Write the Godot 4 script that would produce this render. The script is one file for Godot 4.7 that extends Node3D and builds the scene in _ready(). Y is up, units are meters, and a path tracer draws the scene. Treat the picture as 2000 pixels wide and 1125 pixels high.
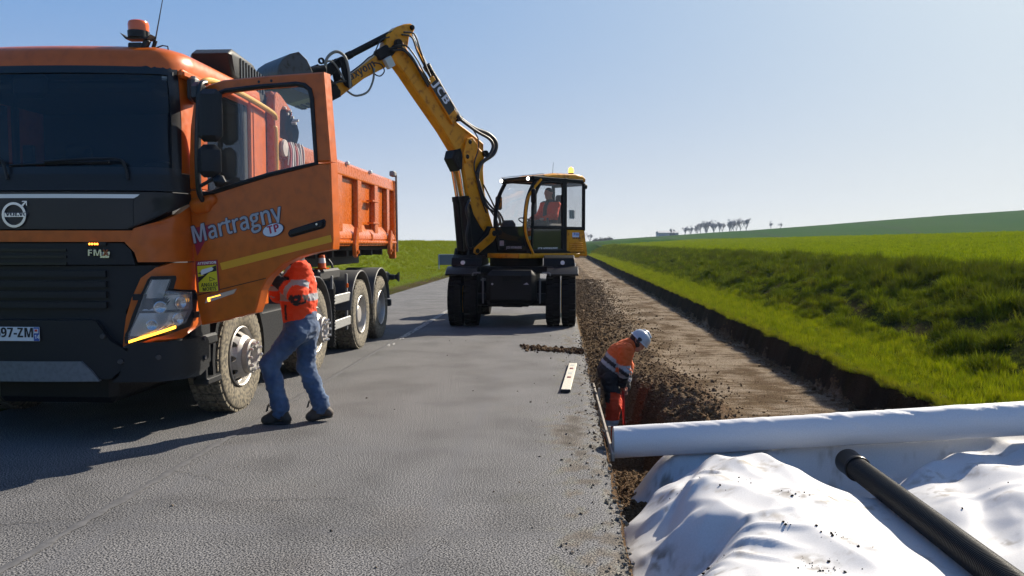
extends Node3D
# A roadside excavation: dump truck, wheeled excavator, two road workers, geotextile and drain pipe.
# x to the right, y up, the road runs along -z. Metres.

# ---------------------------------------------------------------- mesh builder
class MB:
	var v := PackedVector3Array()
	var t := PackedInt32Array()
	var col := PackedColorArray()
	var colored := false
	var cur := Color.WHITE
	var v0 := 0
	var t0 := 0
	var crease := 35.0
	func begin():
		v0 = v.size()
		t0 = t.size()
	func p(a: Vector3) -> int:
		v.append(a)
		if colored:
			col.append(cur)
		return v.size() - 1
	func tri(a: int, b: int, c: int):
		t.append(a); t.append(b); t.append(c)
	func quad(a: int, b: int, c: int, d: int):
		tri(a, b, c); tri(a, c, d)
	func close():   # turn the last shape so that its faces run clockwise seen from outside
		var vol := 0.0
		var o: Vector3 = v[v0] if v.size() > v0 else Vector3.ZERO
		for i in range(t0, t.size(), 3):
			vol += (v[t[i]] - o).dot((v[t[i + 1]] - o).cross(v[t[i + 2]] - o))
		if vol > 0.0:
			flip()
	func flip():
		for i in range(t0, t.size(), 3):
			var k := t[i + 1]
			t[i + 1] = t[i + 2]
			t[i + 2] = k
	func up(hint: Vector3):   # turn the last open sheet towards hint
		var s := 0.0
		for i in range(t0, t.size(), 3):
			s += (v[t[i + 2]] - v[t[i]]).cross(v[t[i + 1]] - v[t[i]]).dot(hint)
		if s < 0.0:
			flip()
	func out(a: int, b: int, c: int, m: Vector3):
		if (v[b] - v[a]).cross(v[c] - v[a]).dot((v[a] + v[b] + v[c]) / 3.0 - m) > 0.0:
			tri(a, c, b)
		else:
			tri(a, b, c)
	func box(c: Vector3, s: Vector3, bev := 0.0, bas := Basis.IDENTITY):
		begin()
		var h := s * 0.5
		bev = minf(bev, minf(h.x, minf(h.y, h.z)) * 0.95)
		if bev <= 0.0:
			var q := []
			for k in 8:
				q.append(p(c + bas * Vector3(h.x if k & 1 else -h.x, h.y if k & 2 else -h.y, h.z if k & 4 else -h.z)))
			for f in [[0, 1, 3, 2], [4, 6, 7, 5], [0, 4, 5, 1], [2, 3, 7, 6], [0, 2, 6, 4], [1, 5, 7, 3]]:
				out(q[f[0]], q[f[1]], q[f[2]], c); out(q[f[0]], q[f[2]], q[f[3]], c)
			return
		var id := []
		for k in 8:
			var sg := Vector3(1 if k & 1 else -1, 1 if k & 2 else -1, 1 if k & 4 else -1)
			for ax in 3:
				var e := h - Vector3(bev, bev, bev)
				e[ax] = h[ax]
				id.append(p(c + bas * (e * sg)))
		for f in [[0, 1, 3, 2], [4, 6, 7, 5], [0, 4, 5, 1], [2, 3, 7, 6], [0, 2, 6, 4], [1, 5, 7, 3]]:
			var ax := 0
			for a in 3:
				var bit := 1 << a
				if (f[0] & bit) == (f[1] & bit) and (f[0] & bit) == (f[2] & bit):
					ax = a
			out(id[f[0] * 3 + ax], id[f[1] * 3 + ax], id[f[2] * 3 + ax], c)
			out(id[f[0] * 3 + ax], id[f[2] * 3 + ax], id[f[3] * 3 + ax], c)
		for a in 3:
			var b1 := (a + 1) % 3
			var b2 := (a + 2) % 3
			for k in 8:
				if k & (1 << a):
					continue
				var k2 := k | (1 << a)
				out(id[k * 3 + b1], id[k2 * 3 + b1], id[k2 * 3 + b2], c)
				out(id[k * 3 + b1], id[k2 * 3 + b2], id[k * 3 + b2], c)
		for k in 8:
			out(id[k * 3], id[k * 3 + 1], id[k * 3 + 2], c)
	func loft(rings: Array, cap := true, closed := true):
		begin()
		var n: int = rings[0].size()
		for r in rings:
			for q in r:
				p(q)
		for i in rings.size() - 1:
			for j in (n if closed else n - 1):
				var a: int = v0 + i * n + j
				var b: int = v0 + i * n + (j + 1) % n
				quad(a, b, b + n, a + n)
		if cap:
			for e in [0, rings.size() - 1]:
				var m := Vector3.ZERO
				for q in rings[e]:
					m += q
				var k := p(m / n)
				for j in n:
					var a: int = v0 + e * n + j
					var b: int = v0 + e * n + (j + 1) % n
					if e == 0:
						tri(b, a, k)
					else:
						tri(a, b, k)
		if closed and cap:
			close()
	func tube(path: Array, r, n := 8, cap := true):
		var rings := []
		var d0: Vector3 = (path[1] - path[0]).normalized()
		var nx: Vector3 = d0.cross(Vector3.UP if absf(d0.y) < 0.9 else Vector3.RIGHT).normalized()
		for i in path.size():
			var d: Vector3 = (path[mini(i + 1, path.size() - 1)] - path[maxi(i - 1, 0)]).normalized()
			nx = (nx - d * nx.dot(d)).normalized()
			var ny := d.cross(nx)
			var rr: float = r[i] if r is Array else r
			var ring := PackedVector3Array()
			for j in n:
				var a := TAU * j / n
				ring.append(path[i] + (nx * cos(a) + ny * sin(a)) * rr)
			rings.append(ring)
		loft(rings, cap)
	func cyl(a: Vector3, b: Vector3, r: float, n := 16, bev := 0.0):
		if bev > 0.0:
			var d := (b - a).normalized() * bev
			tube([a, a + d * 0.999, a + d, b - d, b - d * 0.999, b], [r - bev, r, r, r, r, r - bev], n)
		else:
			tube([a, b], r, n)
	func lathe(prof: Array, n: int, xf: Transform3D, ring := false):   # (radius, along local y); ring: the profile closes on itself
		begin()
		var m := prof.size()
		for i in n:
			var a := TAU * i / n
			for q in prof:
				p(xf * Vector3(q[0] * cos(a), q[1], q[0] * sin(a)))
		for i in n:
			var i2 := (i + 1) % n
			for j in (m if ring else m - 1):
				var j2 := (j + 1) % m
				quad(v0 + i * m + j, v0 + i2 * m + j, v0 + i2 * m + j2, v0 + i * m + j2)
		close()
	func inset(poly: Array, b: float) -> Array:
		var o := []
		var n := poly.size()
		for i in n:
			var e1: Vector2 = (poly[i] - poly[(i + n - 1) % n]).normalized()
			var e2: Vector2 = (poly[(i + 1) % n] - poly[i]).normalized()
			var n1 := Vector2(-e1.y, e1.x)
			var n2 := Vector2(-e2.y, e2.x)
			var mm := (n1 + n2)
			mm = mm / maxf(0.35, 1.0 + n1.dot(n2))
			o.append(poly[i] + mm * b)
		return o
	func prism(poly0, xf: Transform3D, depth: float, bev := 0.0):   # polygon in local xy, local z from -depth/2 to depth/2
		var poly := []
		for q in poly0:
			poly.append(Vector2(q[0], q[1]) if q is Array else q)
		var area := 0.0
		for i in poly.size():
			area += poly[i].cross(poly[(i + 1) % poly.size()])
		if area < 0.0:
			poly.reverse()
		begin()
		var n := poly.size()
		var h := depth * 0.5
		var rows := []
		if bev > 0.0:
			var small := inset(poly, bev)
			rows = [[small, -h], [poly, -h + bev], [poly, h - bev], [small, h]]
		else:
			rows = [[poly, -h], [poly, h]]
		for r in rows:
			for q in r[0]:
				p(xf * Vector3(q.x, q.y, r[1]))
		for i in rows.size() - 1:
			for j in n:
				var j2 := (j + 1) % n
				quad(v0 + i * n + j, v0 + i * n + j2, v0 + (i + 1) * n + j2, v0 + (i + 1) * n + j)
		for e in [0, rows.size() - 1]:
			var pts := PackedVector2Array(rows[e][0])
			var ids := Geometry2D.triangulate_polygon(pts)
			for k in range(0, ids.size(), 3):
				var a := ids[k]
				var b := ids[k + 1]
				var c := ids[k + 2]
				if (pts[b] - pts[a]).cross(pts[c] - pts[a]) < 0.0:
					var s := b
					b = c
					c = s
				var o: int = v0 + e * n
				if e == 0:
					tri(o + a, o + c, o + b)
				else:
					tri(o + a, o + b, o + c)
		close()
	func sheet(pts: Array, hint: Vector3):   # rows of points, open
		begin()
		var n: int = pts[0].size()
		for r in pts:
			for q in r:
				p(q)
		for i in pts.size() - 1:
			for j in n - 1:
				var a := v0 + i * n + j
				quad(a, a + 1, a + n + 1, a + n)
		up(hint)
	func slab(front: Array, back: Array):   # two grids of points joined to a closed plate
		begin()
		var m := front.size()
		var n: int = front[0].size()
		for g in [front, back]:
			for r in g:
				for q in r:
					p(q)
		var o := m * n
		for i in m - 1:
			for j in n - 1:
				var a := v0 + i * n + j
				quad(a, a + 1, a + n + 1, a + n)
				quad(a + o, a + o + n, a + o + n + 1, a + o + 1)
		for i in m - 1:
			var a := v0 + i * n
			quad(a, a + n, a + n + o, a + o)
			var b := v0 + i * n + n - 1
			quad(b, b + o, b + n + o, b + n)
		for j in n - 1:
			var a := v0 + j
			quad(a, a + o, a + o + 1, a + 1)
			var b := v0 + (m - 1) * n + j
			quad(b, b + 1, b + 1 + o, b + o)
		close()
	func mesh() -> ArrayMesh:
		var nt := t.size() / 3
		var tn := PackedVector3Array()
		tn.resize(nt)
		var cnt := PackedInt32Array()
		cnt.resize(v.size() + 1)
		for i in nt:
			tn[i] = (v[t[i * 3 + 2]] - v[t[i * 3]]).cross(v[t[i * 3 + 1]] - v[t[i * 3]])
			for k in 3:
				cnt[t[i * 3 + k] + 1] += 1
		var arr := []
		arr.resize(Mesh.ARRAY_MAX)
		if crease >= 180.0:
			var nn := PackedVector3Array()
			nn.resize(v.size())
			for i in nt:
				for k in 3:
					nn[t[i * 3 + k]] += tn[i]
			for i in nn.size():
				nn[i] = nn[i].normalized()
			arr[Mesh.ARRAY_VERTEX] = v
			arr[Mesh.ARRAY_NORMAL] = nn
			arr[Mesh.ARRAY_INDEX] = t
			if colored:
				arr[Mesh.ARRAY_COLOR] = col
		else:
			for i in v.size():
				cnt[i + 1] += cnt[i]
			var fill := cnt.duplicate()
			var adj := PackedInt32Array()
			adj.resize(t.size())
			for i in nt:
				for k in 3:
					var q := t[i * 3 + k]
					adj[fill[q]] = i
					fill[q] += 1
			var un := PackedVector3Array()
			un.resize(nt)
			for i in nt:
				un[i] = tn[i].normalized()
			var lim := cos(deg_to_rad(crease))
			var ov := PackedVector3Array()
			var on := PackedVector3Array()
			var oc := PackedColorArray()
			ov.resize(t.size())
			on.resize(t.size())
			if colored:
				oc.resize(t.size())
			for i in nt:
				var m := un[i]
				for k in 3:
					var q := t[i * 3 + k]
					var s := Vector3.ZERO
					for a in range(cnt[q], cnt[q + 1]):
						var f := adj[a]
						if f == i or un[f].dot(m) > lim:
							s += tn[f]
					ov[i * 3 + k] = v[q]
					on[i * 3 + k] = s.normalized()
					if colored:
						oc[i * 3 + k] = col[q]
			arr[Mesh.ARRAY_VERTEX] = ov
			arr[Mesh.ARRAY_NORMAL] = on
			if colored:
				arr[Mesh.ARRAY_COLOR] = oc
		var am := ArrayMesh.new()
		am.add_surface_from_arrays(Mesh.PRIMITIVE_TRIANGLES, arr)
		return am

# ---------------------------------------------------------------- nodes
var taken := {}
func numbered(called: String) -> String:
	var n: int = taken.get(called, 0)
	taken[called] = n + 1
	return called if n == 0 else "%s_%03d" % [called, n]

func put(mesh: Mesh, called: String, m: Material, parent: Node = null) -> MeshInstance3D:
	var o := MeshInstance3D.new()
	o.mesh = mesh
	o.material_override = m
	if parent == null:
		o.name = numbered(called)
		add_child(o)
	else:
		o.name = called
		parent.add_child(o, true)
	return o

func part(b: MB, called: String, m: Material, parent: Node = null) -> MeshInstance3D:
	return put(b.mesh(), called, m, parent)

func thing(called: String, label: String, category: String, at := Vector3.ZERO, turn := 0.0, group := "") -> Node3D:
	var o := Node3D.new()
	o.name = numbered(called)
	add_child(o)
	o.position = at
	o.rotation.y = turn
	tag(o, label, category, group)
	return o

func tag(o: Node, label := "", category := "", group := "", kind := ""):
	if label: o.set_meta("label", label)
	if category: o.set_meta("category", category)
	if group: o.set_meta("group", group)
	if kind: o.set_meta("kind", kind)

func nb(crease := 35.0) -> MB:
	var b := MB.new()
	b.crease = crease
	return b

func cb(crease := 35.0) -> MB:
	var b := nb(crease)
	b.colored = true
	return b

# ---------------------------------------------------------------- small geometry
func spline(pts: Array, sub: int) -> Array:
	var o := []
	for i in pts.size() - 1:
		var a: Vector3 = pts[maxi(i - 1, 0)]
		var b: Vector3 = pts[i]
		var c: Vector3 = pts[i + 1]
		var d: Vector3 = pts[mini(i + 2, pts.size() - 1)]
		for k in sub:
			o.append(b.cubic_interpolate(c, a, d, float(k) / sub))
	o.append(pts[-1])
	return o

func at_x(pts: Array, x: float) -> float:   # piecewise linear through [x, y] pairs
	if x <= pts[0][0]:
		return pts[0][1]
	for i in pts.size() - 1:
		if x <= pts[i + 1][0]:
			var f: float = (x - pts[i][0]) / (pts[i + 1][0] - pts[i][0])
			return lerpf(pts[i][1], pts[i + 1][1], f)
	return pts[-1][1]

func rot(axis: Vector3, deg: float) -> Basis:
	return Basis(axis.normalized(), deg_to_rad(deg))

func aim(a: Vector3, b: Vector3, side := Vector3.ZERO) -> Transform3D:   # local y from a to b
	var y := (b - a).normalized()
	var x := side if side != Vector3.ZERO else (Vector3.RIGHT if absf(y.x) < 0.9 else Vector3.UP)
	x = (x - y * x.dot(y)).normalized()
	return Transform3D(Basis(x, y, x.cross(y)), a)

# ---------------------------------------------------------------- materials
var mats := {}
var nz := {}
func noise_tex(key: String, size: int, freq: float, kind: int, octaves: int, ramp: Array, sd := 1, normal := 0.0) -> NoiseTexture2D:
	if nz.has(key):
		return nz[key]
	var n := FastNoiseLite.new()
	n.noise_type = kind
	n.frequency = freq
	n.seed = sd
	n.fractal_octaves = octaves
	n.fractal_type = FastNoiseLite.FRACTAL_FBM if octaves > 1 else FastNoiseLite.FRACTAL_NONE
	if kind == FastNoiseLite.TYPE_CELLULAR:
		n.cellular_return_type = FastNoiseLite.RETURN_DISTANCE
		n.cellular_distance_function = FastNoiseLite.DISTANCE_EUCLIDEAN
	var x := NoiseTexture2D.new()
	x.width = size
	x.height = size
	x.seamless = true
	x.seamless_blend_skirt = 0.15
	x.noise = n
	if normal > 0.0:
		x.as_normal_map = true
		x.bump_strength = normal
	if ramp:
		var g := Gradient.new()
		var o := PackedFloat32Array()
		var c := PackedColorArray()
		for r in ramp:
			o.append(r[0])
			c.append(r[1] if r[1] is Color else Color(r[1], r[1], r[1]))
		g.offsets = o
		g.colors = c
		x.color_ramp = g
	nz[key] = x
	return x

func lin(r: float, g: float, b: float, a := 1.0) -> Color:
	var c := Color(r, g, b).linear_to_srgb()
	c.a = a
	return c

func mat(key: String, c: Color, rough: float, metal := 0.0, o := {}) -> StandardMaterial3D:
	if mats.has(key):
		return mats[key]
	var m := StandardMaterial3D.new()
	m.resource_name = key
	m.albedo_color = c
	m.roughness = rough
	m.metallic = metal
	if o.has("vc"):
		m.vertex_color_use_as_albedo = true
	if o.has("spec"):
		m.metallic_specular = o.spec
	if o.has("coat"):
		m.clearcoat_enabled = true
		m.clearcoat = o.coat
		m.clearcoat_roughness = o.get("coat_rough", 0.08)
	if o.has("tex"):
		m.albedo_texture = o.tex
		m.uv1_triplanar = true
		m.uv1_world_triplanar = o.get("world", false)
		m.uv1_scale = Vector3.ONE * o.get("scale", 1.0)
	if o.has("rtex"):
		m.roughness_texture = o.rtex
		m.uv1_triplanar = true
		m.uv1_world_triplanar = o.get("world", false)
		m.uv1_scale = Vector3.ONE * o.get("scale", 1.0)
	if o.has("bump"):
		m.heightmap_enabled = true
		m.heightmap_texture = o.bump
		m.heightmap_scale = o.get("depth", 1.0)
		m.uv1_triplanar = true
		m.uv1_world_triplanar = o.get("world", false)
		m.uv1_scale = Vector3.ONE * o.get("scale", 1.0)
	if o.has("detail"):
		m.detail_enabled = true
		m.detail_albedo = o.detail
		m.detail_blend_mode = BaseMaterial3D.BLEND_MODE_MUL
		m.detail_uv_layer = BaseMaterial3D.DETAIL_UV_2
		m.uv2_triplanar = true
		m.uv2_world_triplanar = o.get("world", false)
		m.uv2_scale = Vector3.ONE * o.get("dscale", 1.0)
	if o.has("alpha"):
		m.transparency = BaseMaterial3D.TRANSPARENCY_ALPHA
		m.albedo_color.a = o.alpha
	if o.has("glow"):
		m.emission_enabled = true
		m.emission = o.glow
		m.emission_energy_multiplier = o.get("power", 1.0)
	if o.has("back"):
		m.backlight_enabled = true
		m.backlight = o.back
		m.cull_mode = BaseMaterial3D.CULL_DISABLED
	if o.has("sheen"):
		m.rim_enabled = true
		m.rim = o.sheen
		m.rim_tint = 0.7
	mats[key] = m
	return m

# ---------------------------------------------------------------- bodies: tapered capsules joined smoothly, meshed as surface nets
func body(b: MB, bones: Array, cell: float, soft: float, wrinkle := 0.0, paint = null):
	var lo := Vector3.INF
	var hi := -Vector3.INF
	var reach := soft * 3.0 + cell * 2.0
	for q in bones:
		var r: float = maxf(q[2], q[3]) + reach
		lo = lo.min(q[0].min(q[1]) - Vector3.ONE * r)
		hi = hi.max(q[0].max(q[1]) + Vector3.ONE * r)
	var nx := int((hi.x - lo.x) / cell) + 2
	var ny := int((hi.y - lo.y) / cell) + 2
	var nzz := int((hi.z - lo.z) / cell) + 2
	var f := PackedFloat32Array()
	f.resize(nx * ny * nzz)
	var sl := nx * ny
	for q in bones:
		var a: Vector3 = q[0]
		var d: Vector3 = q[1] - q[0]
		var l2 := maxf(d.length_squared(), 1e-9)
		var ra: float = q[2]
		var rb: float = q[3]
		var fl: Vector3 = q[4] if q.size() > 4 else Vector3.ONE   # flattening: distances across each axis are divided by it
		var rr := maxf(ra, rb) * maxf(1.0, maxf(fl.x, maxf(fl.y, fl.z))) + reach
		var mn: Vector3 = (q[0].min(q[1]) - Vector3.ONE * rr - lo) / cell
		var mx: Vector3 = (q[0].max(q[1]) + Vector3.ONE * rr - lo) / cell
		for z in range(maxi(0, int(mn.z)), mini(nzz - 1, int(mx.z)) + 1):
			for y in range(maxi(0, int(mn.y)), mini(ny - 1, int(mx.y)) + 1):
				var at := z * sl + y * nx
				for x in range(maxi(0, int(mn.x)), mini(nx - 1, int(mx.x)) + 1):
					var w := lo + Vector3(x, y, z) * cell - a
					var h := clampf(w.dot(d) / l2, 0.0, 1.0)
					var dist := ((w - d * h) / fl).length() - lerpf(ra, rb, h)
					if dist < reach:
						f[at + x] += exp(-dist / soft)
	var id := PackedInt32Array()
	id.resize(nx * ny * nzz)
	id.fill(-1)
	var first := b.v.size()
	b.begin()
	var offs := [0, 1, nx, nx + 1, sl, sl + 1, sl + nx, sl + nx + 1]
	var cor := [Vector3(0, 0, 0), Vector3(1, 0, 0), Vector3(0, 1, 0), Vector3(1, 1, 0), Vector3(0, 0, 1), Vector3(1, 0, 1), Vector3(0, 1, 1), Vector3(1, 1, 1)]
	var ed := [[0, 1], [2, 3], [4, 5], [6, 7], [0, 2], [1, 3], [4, 6], [5, 7], [0, 4], [1, 5], [2, 6], [3, 7]]
	for z in nzz - 1:
		for y in ny - 1:
			for x in nx - 1:
				var at := z * sl + y * nx + x
				var msk := 0
				for k in 8:
					if f[at + offs[k]] > 1.0:
						msk |= 1 << k
				if msk == 0 or msk == 255:
					continue
				var s := Vector3.ZERO
				var n := 0
				for e in ed:
					var i0: int = e[0]
					var i1: int = e[1]
					if ((msk >> i0) & 1) != ((msk >> i1) & 1):
						var f0 := log(maxf(f[at + offs[i0]], 1e-6))
						var f1 := log(maxf(f[at + offs[i1]], 1e-6))
						s += cor[i0].lerp(cor[i1], clampf(f0 / (f0 - f1), 0.0, 1.0))
						n += 1
				id[at] = b.p(lo + (Vector3(x, y, z) + s / n) * cell)
	for z in range(1, nzz - 1):
		for y in range(1, ny - 1):
			for x in range(1, nx - 1):
				var at := z * sl + y * nx + x
				var s0 := f[at] > 1.0
				if s0 != (f[at + 1] > 1.0):
					var q := [id[at - nx - sl], id[at - sl], id[at], id[at - nx]]
					if q.min() >= 0:
						if s0: b.quad(q[0], q[1], q[2], q[3])
						else: b.quad(q[3], q[2], q[1], q[0])
				if s0 != (f[at + nx] > 1.0):
					var q := [id[at - 1 - sl], id[at - 1], id[at], id[at - sl]]
					if q.min() >= 0:
						if s0: b.quad(q[0], q[1], q[2], q[3])
						else: b.quad(q[3], q[2], q[1], q[0])
				if s0 != (f[at + sl] > 1.0):
					var q := [id[at - 1 - nx], id[at - nx], id[at], id[at - 1]]
					if q.min() >= 0:
						if s0: b.quad(q[0], q[1], q[2], q[3])
						else: b.quad(q[3], q[2], q[1], q[0])
	b.close()
	if wrinkle > 0.0:
		var nn := PackedVector3Array()
		nn.resize(b.v.size())
		for i in range(b.t0, b.t.size(), 3):
			var m := (b.v[b.t[i + 2]] - b.v[b.t[i]]).cross(b.v[b.t[i + 1]] - b.v[b.t[i]])
			for k in 3:
				nn[b.t[i + k]] += m
		var ns := FastNoiseLite.new()
		ns.seed = 5
		ns.frequency = 7.0
		ns.domain_warp_enabled = false
		ns.fractal_type = FastNoiseLite.FRACTAL_RIDGED
		ns.fractal_octaves = 2
		for i in range(first, b.v.size()):
			var q := b.v[i]
			b.v[i] = q + nn[i].normalized() * wrinkle * ns.get_noise_3d(q.x, q.y * 1.6, q.z)
	if paint != null:
		for i in range(first, b.v.size()):
			b.col[i] = paint.call(b.v[i])

func hand(b: MB, wrist: Vector3, along: Vector3, palm: Vector3, curl: float, sz := 1.0, mirror := 1.0):
	# palm: the way the palm faces; fingers bend towards it
	along = along.normalized()
	palm = (palm - along * palm.dot(along)).normalized()
	var side := along.cross(palm) * mirror
	var k := wrist + along * 0.085 * sz
	var bones := [[wrist - along * 0.03 * sz, wrist + along * 0.01, 0.026 * sz, 0.027 * sz]]
	for i in 4:
		bones.append([wrist + side * (i - 1.5) * 0.012 * sz + along * 0.012 * sz, k + side * (i - 1.5) * 0.021 * sz, 0.016 * sz, 0.0125 * sz])
	body(b, bones, 0.006, 0.004)
	var ln := [0.068, 0.078, 0.073, 0.056]
	for i in 4:
		var p0: Vector3 = k + side * (i - 1.5) * 0.021 * sz
		var bn := [[p0 - along * 0.015, p0, 0.011 * sz, 0.0105 * sz]]
		var ang := curl * 0.35
		for s in 3:
			ang += curl * 0.45
			var dr := along * cos(ang) + palm * sin(ang)
			var p1: Vector3 = p0 + dr * ln[i] * [0.45, 0.32, 0.23][s] * sz
			bn.append([p0, p1, (0.0098 - s * 0.0007) * sz, (0.0092 - s * 0.0008) * sz])
			p0 = p1
		body(b, bn, 0.005, 0.0025)
	var t0 := wrist + along * 0.03 * sz + side * 0.022 * sz * -1.0
	var t1 := t0 - side * 0.024 * sz + along * 0.028 * sz + palm * 0.016 * sz
	var t2 := t1 - side * 0.004 * sz + along * 0.026 * sz + palm * 0.018 * sz * curl
	var t3 := t2 + along * 0.018 * sz + palm * 0.014 * sz * curl
	body(b, [[t0, t1, 0.015 * sz, 0.0115 * sz], [t1, t2, 0.011 * sz, 0.0105 * sz], [t2, t3, 0.0103 * sz, 0.009 * sz]], 0.005, 0.003)

# ---------------------------------------------------------------- place
const SUN_AZ := 40.5      # degrees to the right of the road's direction
const SUN_EL := 32.0
var rng := RandomNumberGenerator.new()
var ns := FastNoiseLite.new()
var ns2 := FastNoiseLite.new()
var ns1 := FastNoiseLite.new()   # one smooth octave

func sun_dir() -> Vector3:
	var a := deg_to_rad(SUN_AZ)
	var e := deg_to_rad(SUN_EL)
	return Vector3(sin(a) * cos(e), sin(e), -cos(a) * cos(e))

func _ready():
	rng.seed = 11
	ns.seed = 3
	ns.frequency = 1.0
	ns.fractal_octaves = 3
	ns1.seed = 15
	ns1.frequency = 1.0
	ns1.fractal_type = FastNoiseLite.FRACTAL_NONE
	ns2.seed = 8
	ns2.frequency = 1.0
	ns2.fractal_octaves = 4
	make_view()
	make_ground()
	make_strip()
	make_road()
	make_grass()
	make_far()
	make_truck()
	make_excavator()
	make_people()
	make_works()

func make_view():
	var cam := Camera3D.new()
	cam.name = "camera"
	add_child(cam)
	cam.position = Vector3(0, 1.65, 0)
	cam.rotation = Vector3(-atan(86.5 / 1550.0), deg_to_rad(3.5), 0)
	cam.fov = rad_to_deg(2.0 * atan(562.5 / 1550.0))
	cam.near = 0.05
	cam.far = 4000.0
	cam.current = true
	var sun := DirectionalLight3D.new()
	sun.name = "sun"
	add_child(sun)
	sun.look_at_from_position(Vector3.ZERO, -sun_dir(), Vector3.UP)
	sun.light_energy = 1.6
	sun.light_color = Color(1.0, 0.955, 0.88)
	sun.light_angular_distance = 0.5
	sun.shadow_enabled = true
	var w := 512
	var h := 256
	var im := Image.create_empty(w, h, false, Image.FORMAT_RGBF)
	var sd := sun_dir()
	for j in h:
		var el := (0.5 - (j + 0.5) / h) * PI
		for i in w:
			var az := (i + 0.5) / w * TAU
			var dir := Vector3(sin(az) * cos(el), sin(el), -cos(az) * cos(el))
			var e := maxf(rad_to_deg(el), 0.0)
			var k := 1.0 - exp(-e / 8.3)
			var ang := rad_to_deg(acos(clampf(dir.dot(sd), -1, 1)))
			var g := exp(-ang / 25.0)
			var high := Vector3(0.010, 0.230, 0.640).lerp(Vector3(0.03, 0.13, 0.42), smoothstep(14.0, 65.0, e))
			var c := Vector3(0.695, 0.732, 0.788).lerp(high, k)
			c += Vector3(1.27, 1.06, 0.45) * g
			c *= 0.5
			im.set_pixel(i, j, Color(c.x, c.y, c.z))
	var pm := PanoramaSkyMaterial.new()
	pm.panorama = ImageTexture.create_from_image(im)
	var sky := Sky.new()
	sky.sky_material = pm
	var env := Environment.new()
	env.background_mode = Environment.BG_SKY
	env.sky = sky
	env.tonemap_mode = Environment.TONE_MAPPER_LINEAR
	env.tonemap_exposure = 2.0
	env.sdfgi_enabled = true
	env.ssao_enabled = true
	env.ssil_enabled = true
	env.fog_enabled = true
	env.fog_light_color = Color(0.80, 0.86, 0.93)
	env.fog_density = 0.0003
	var we := WorldEnvironment.new()
	we.name = "world_environment"
	we.environment = env
	add_child(we)

const SECTION := [[-400.0, 3.0], [-60.0, 2.4], [-30.0, 2.0], [-12.6, 1.72], [-11.4, 1.6], [-8.9, 0.2], [-7.2, 0.02], [-5.62, -0.03], [-5.5, -0.09], [0.30, -0.09], [0.32, -1.7], [4.16, -1.7], [4.18, -0.02], [5.15, 0.13], [5.9, 0.5], [7.5, 1.08], [8.3, 1.17], [26.0, 2.3], [34.0, 2.1], [60.0, -1.5], [120.0, -2.0], [2000.0, -2.0]]

func hgt(x: float, d: float) -> float:
	var h := at_x(SECTION, x)
	if d > 112.0 and x > 0.28 and x < 4.2:
		h = lerpf(h, -0.06, smoothstep(112.0, 118.0, d))
	if x > 5.0 and x < 9.5:
		var k := smoothstep(5.0, 6.2, x) * (1.0 - smoothstep(8.0, 9.5, x))
		h += k * (0.10 * ns.get_noise_2d(x * 0.45, d * 0.35) + 0.07 * ns.get_noise_2d(x * 1.3 + 40, d * 1.1))
	elif x < -7.5 and x > -20.0:
		h += 0.22 * ns.get_noise_2d(x * 0.25, d * 0.12)
	elif x > 9.5:
		h += 0.05 * ns.get_noise_2d(x * 0.1, d * 0.1)
	var s := smoothstep(110.0, 430.0, d)
	if s > 0.0:
		var f := (1.65 + 0.073 * x) if x > 0.0 else 1.65 + 0.004 * x
		f -= maxf(0.0, d - 430.0) * 0.02
		f += 0.5 * ns.get_noise_2d(x * 0.008, d * 0.008)
		h = lerpf(h, f, s)
	return h

func steps(spec: Array) -> PackedFloat32Array:   # [from, to, step] triples
	var o := PackedFloat32Array()
	for q in spec:
		var n := int(ceil((q[1] - q[0]) / q[2]))
		for i in n:
			o.append(lerpf(q[0], q[1], float(i) / n))
	o.append(spec[-1][1])
	return o

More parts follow.
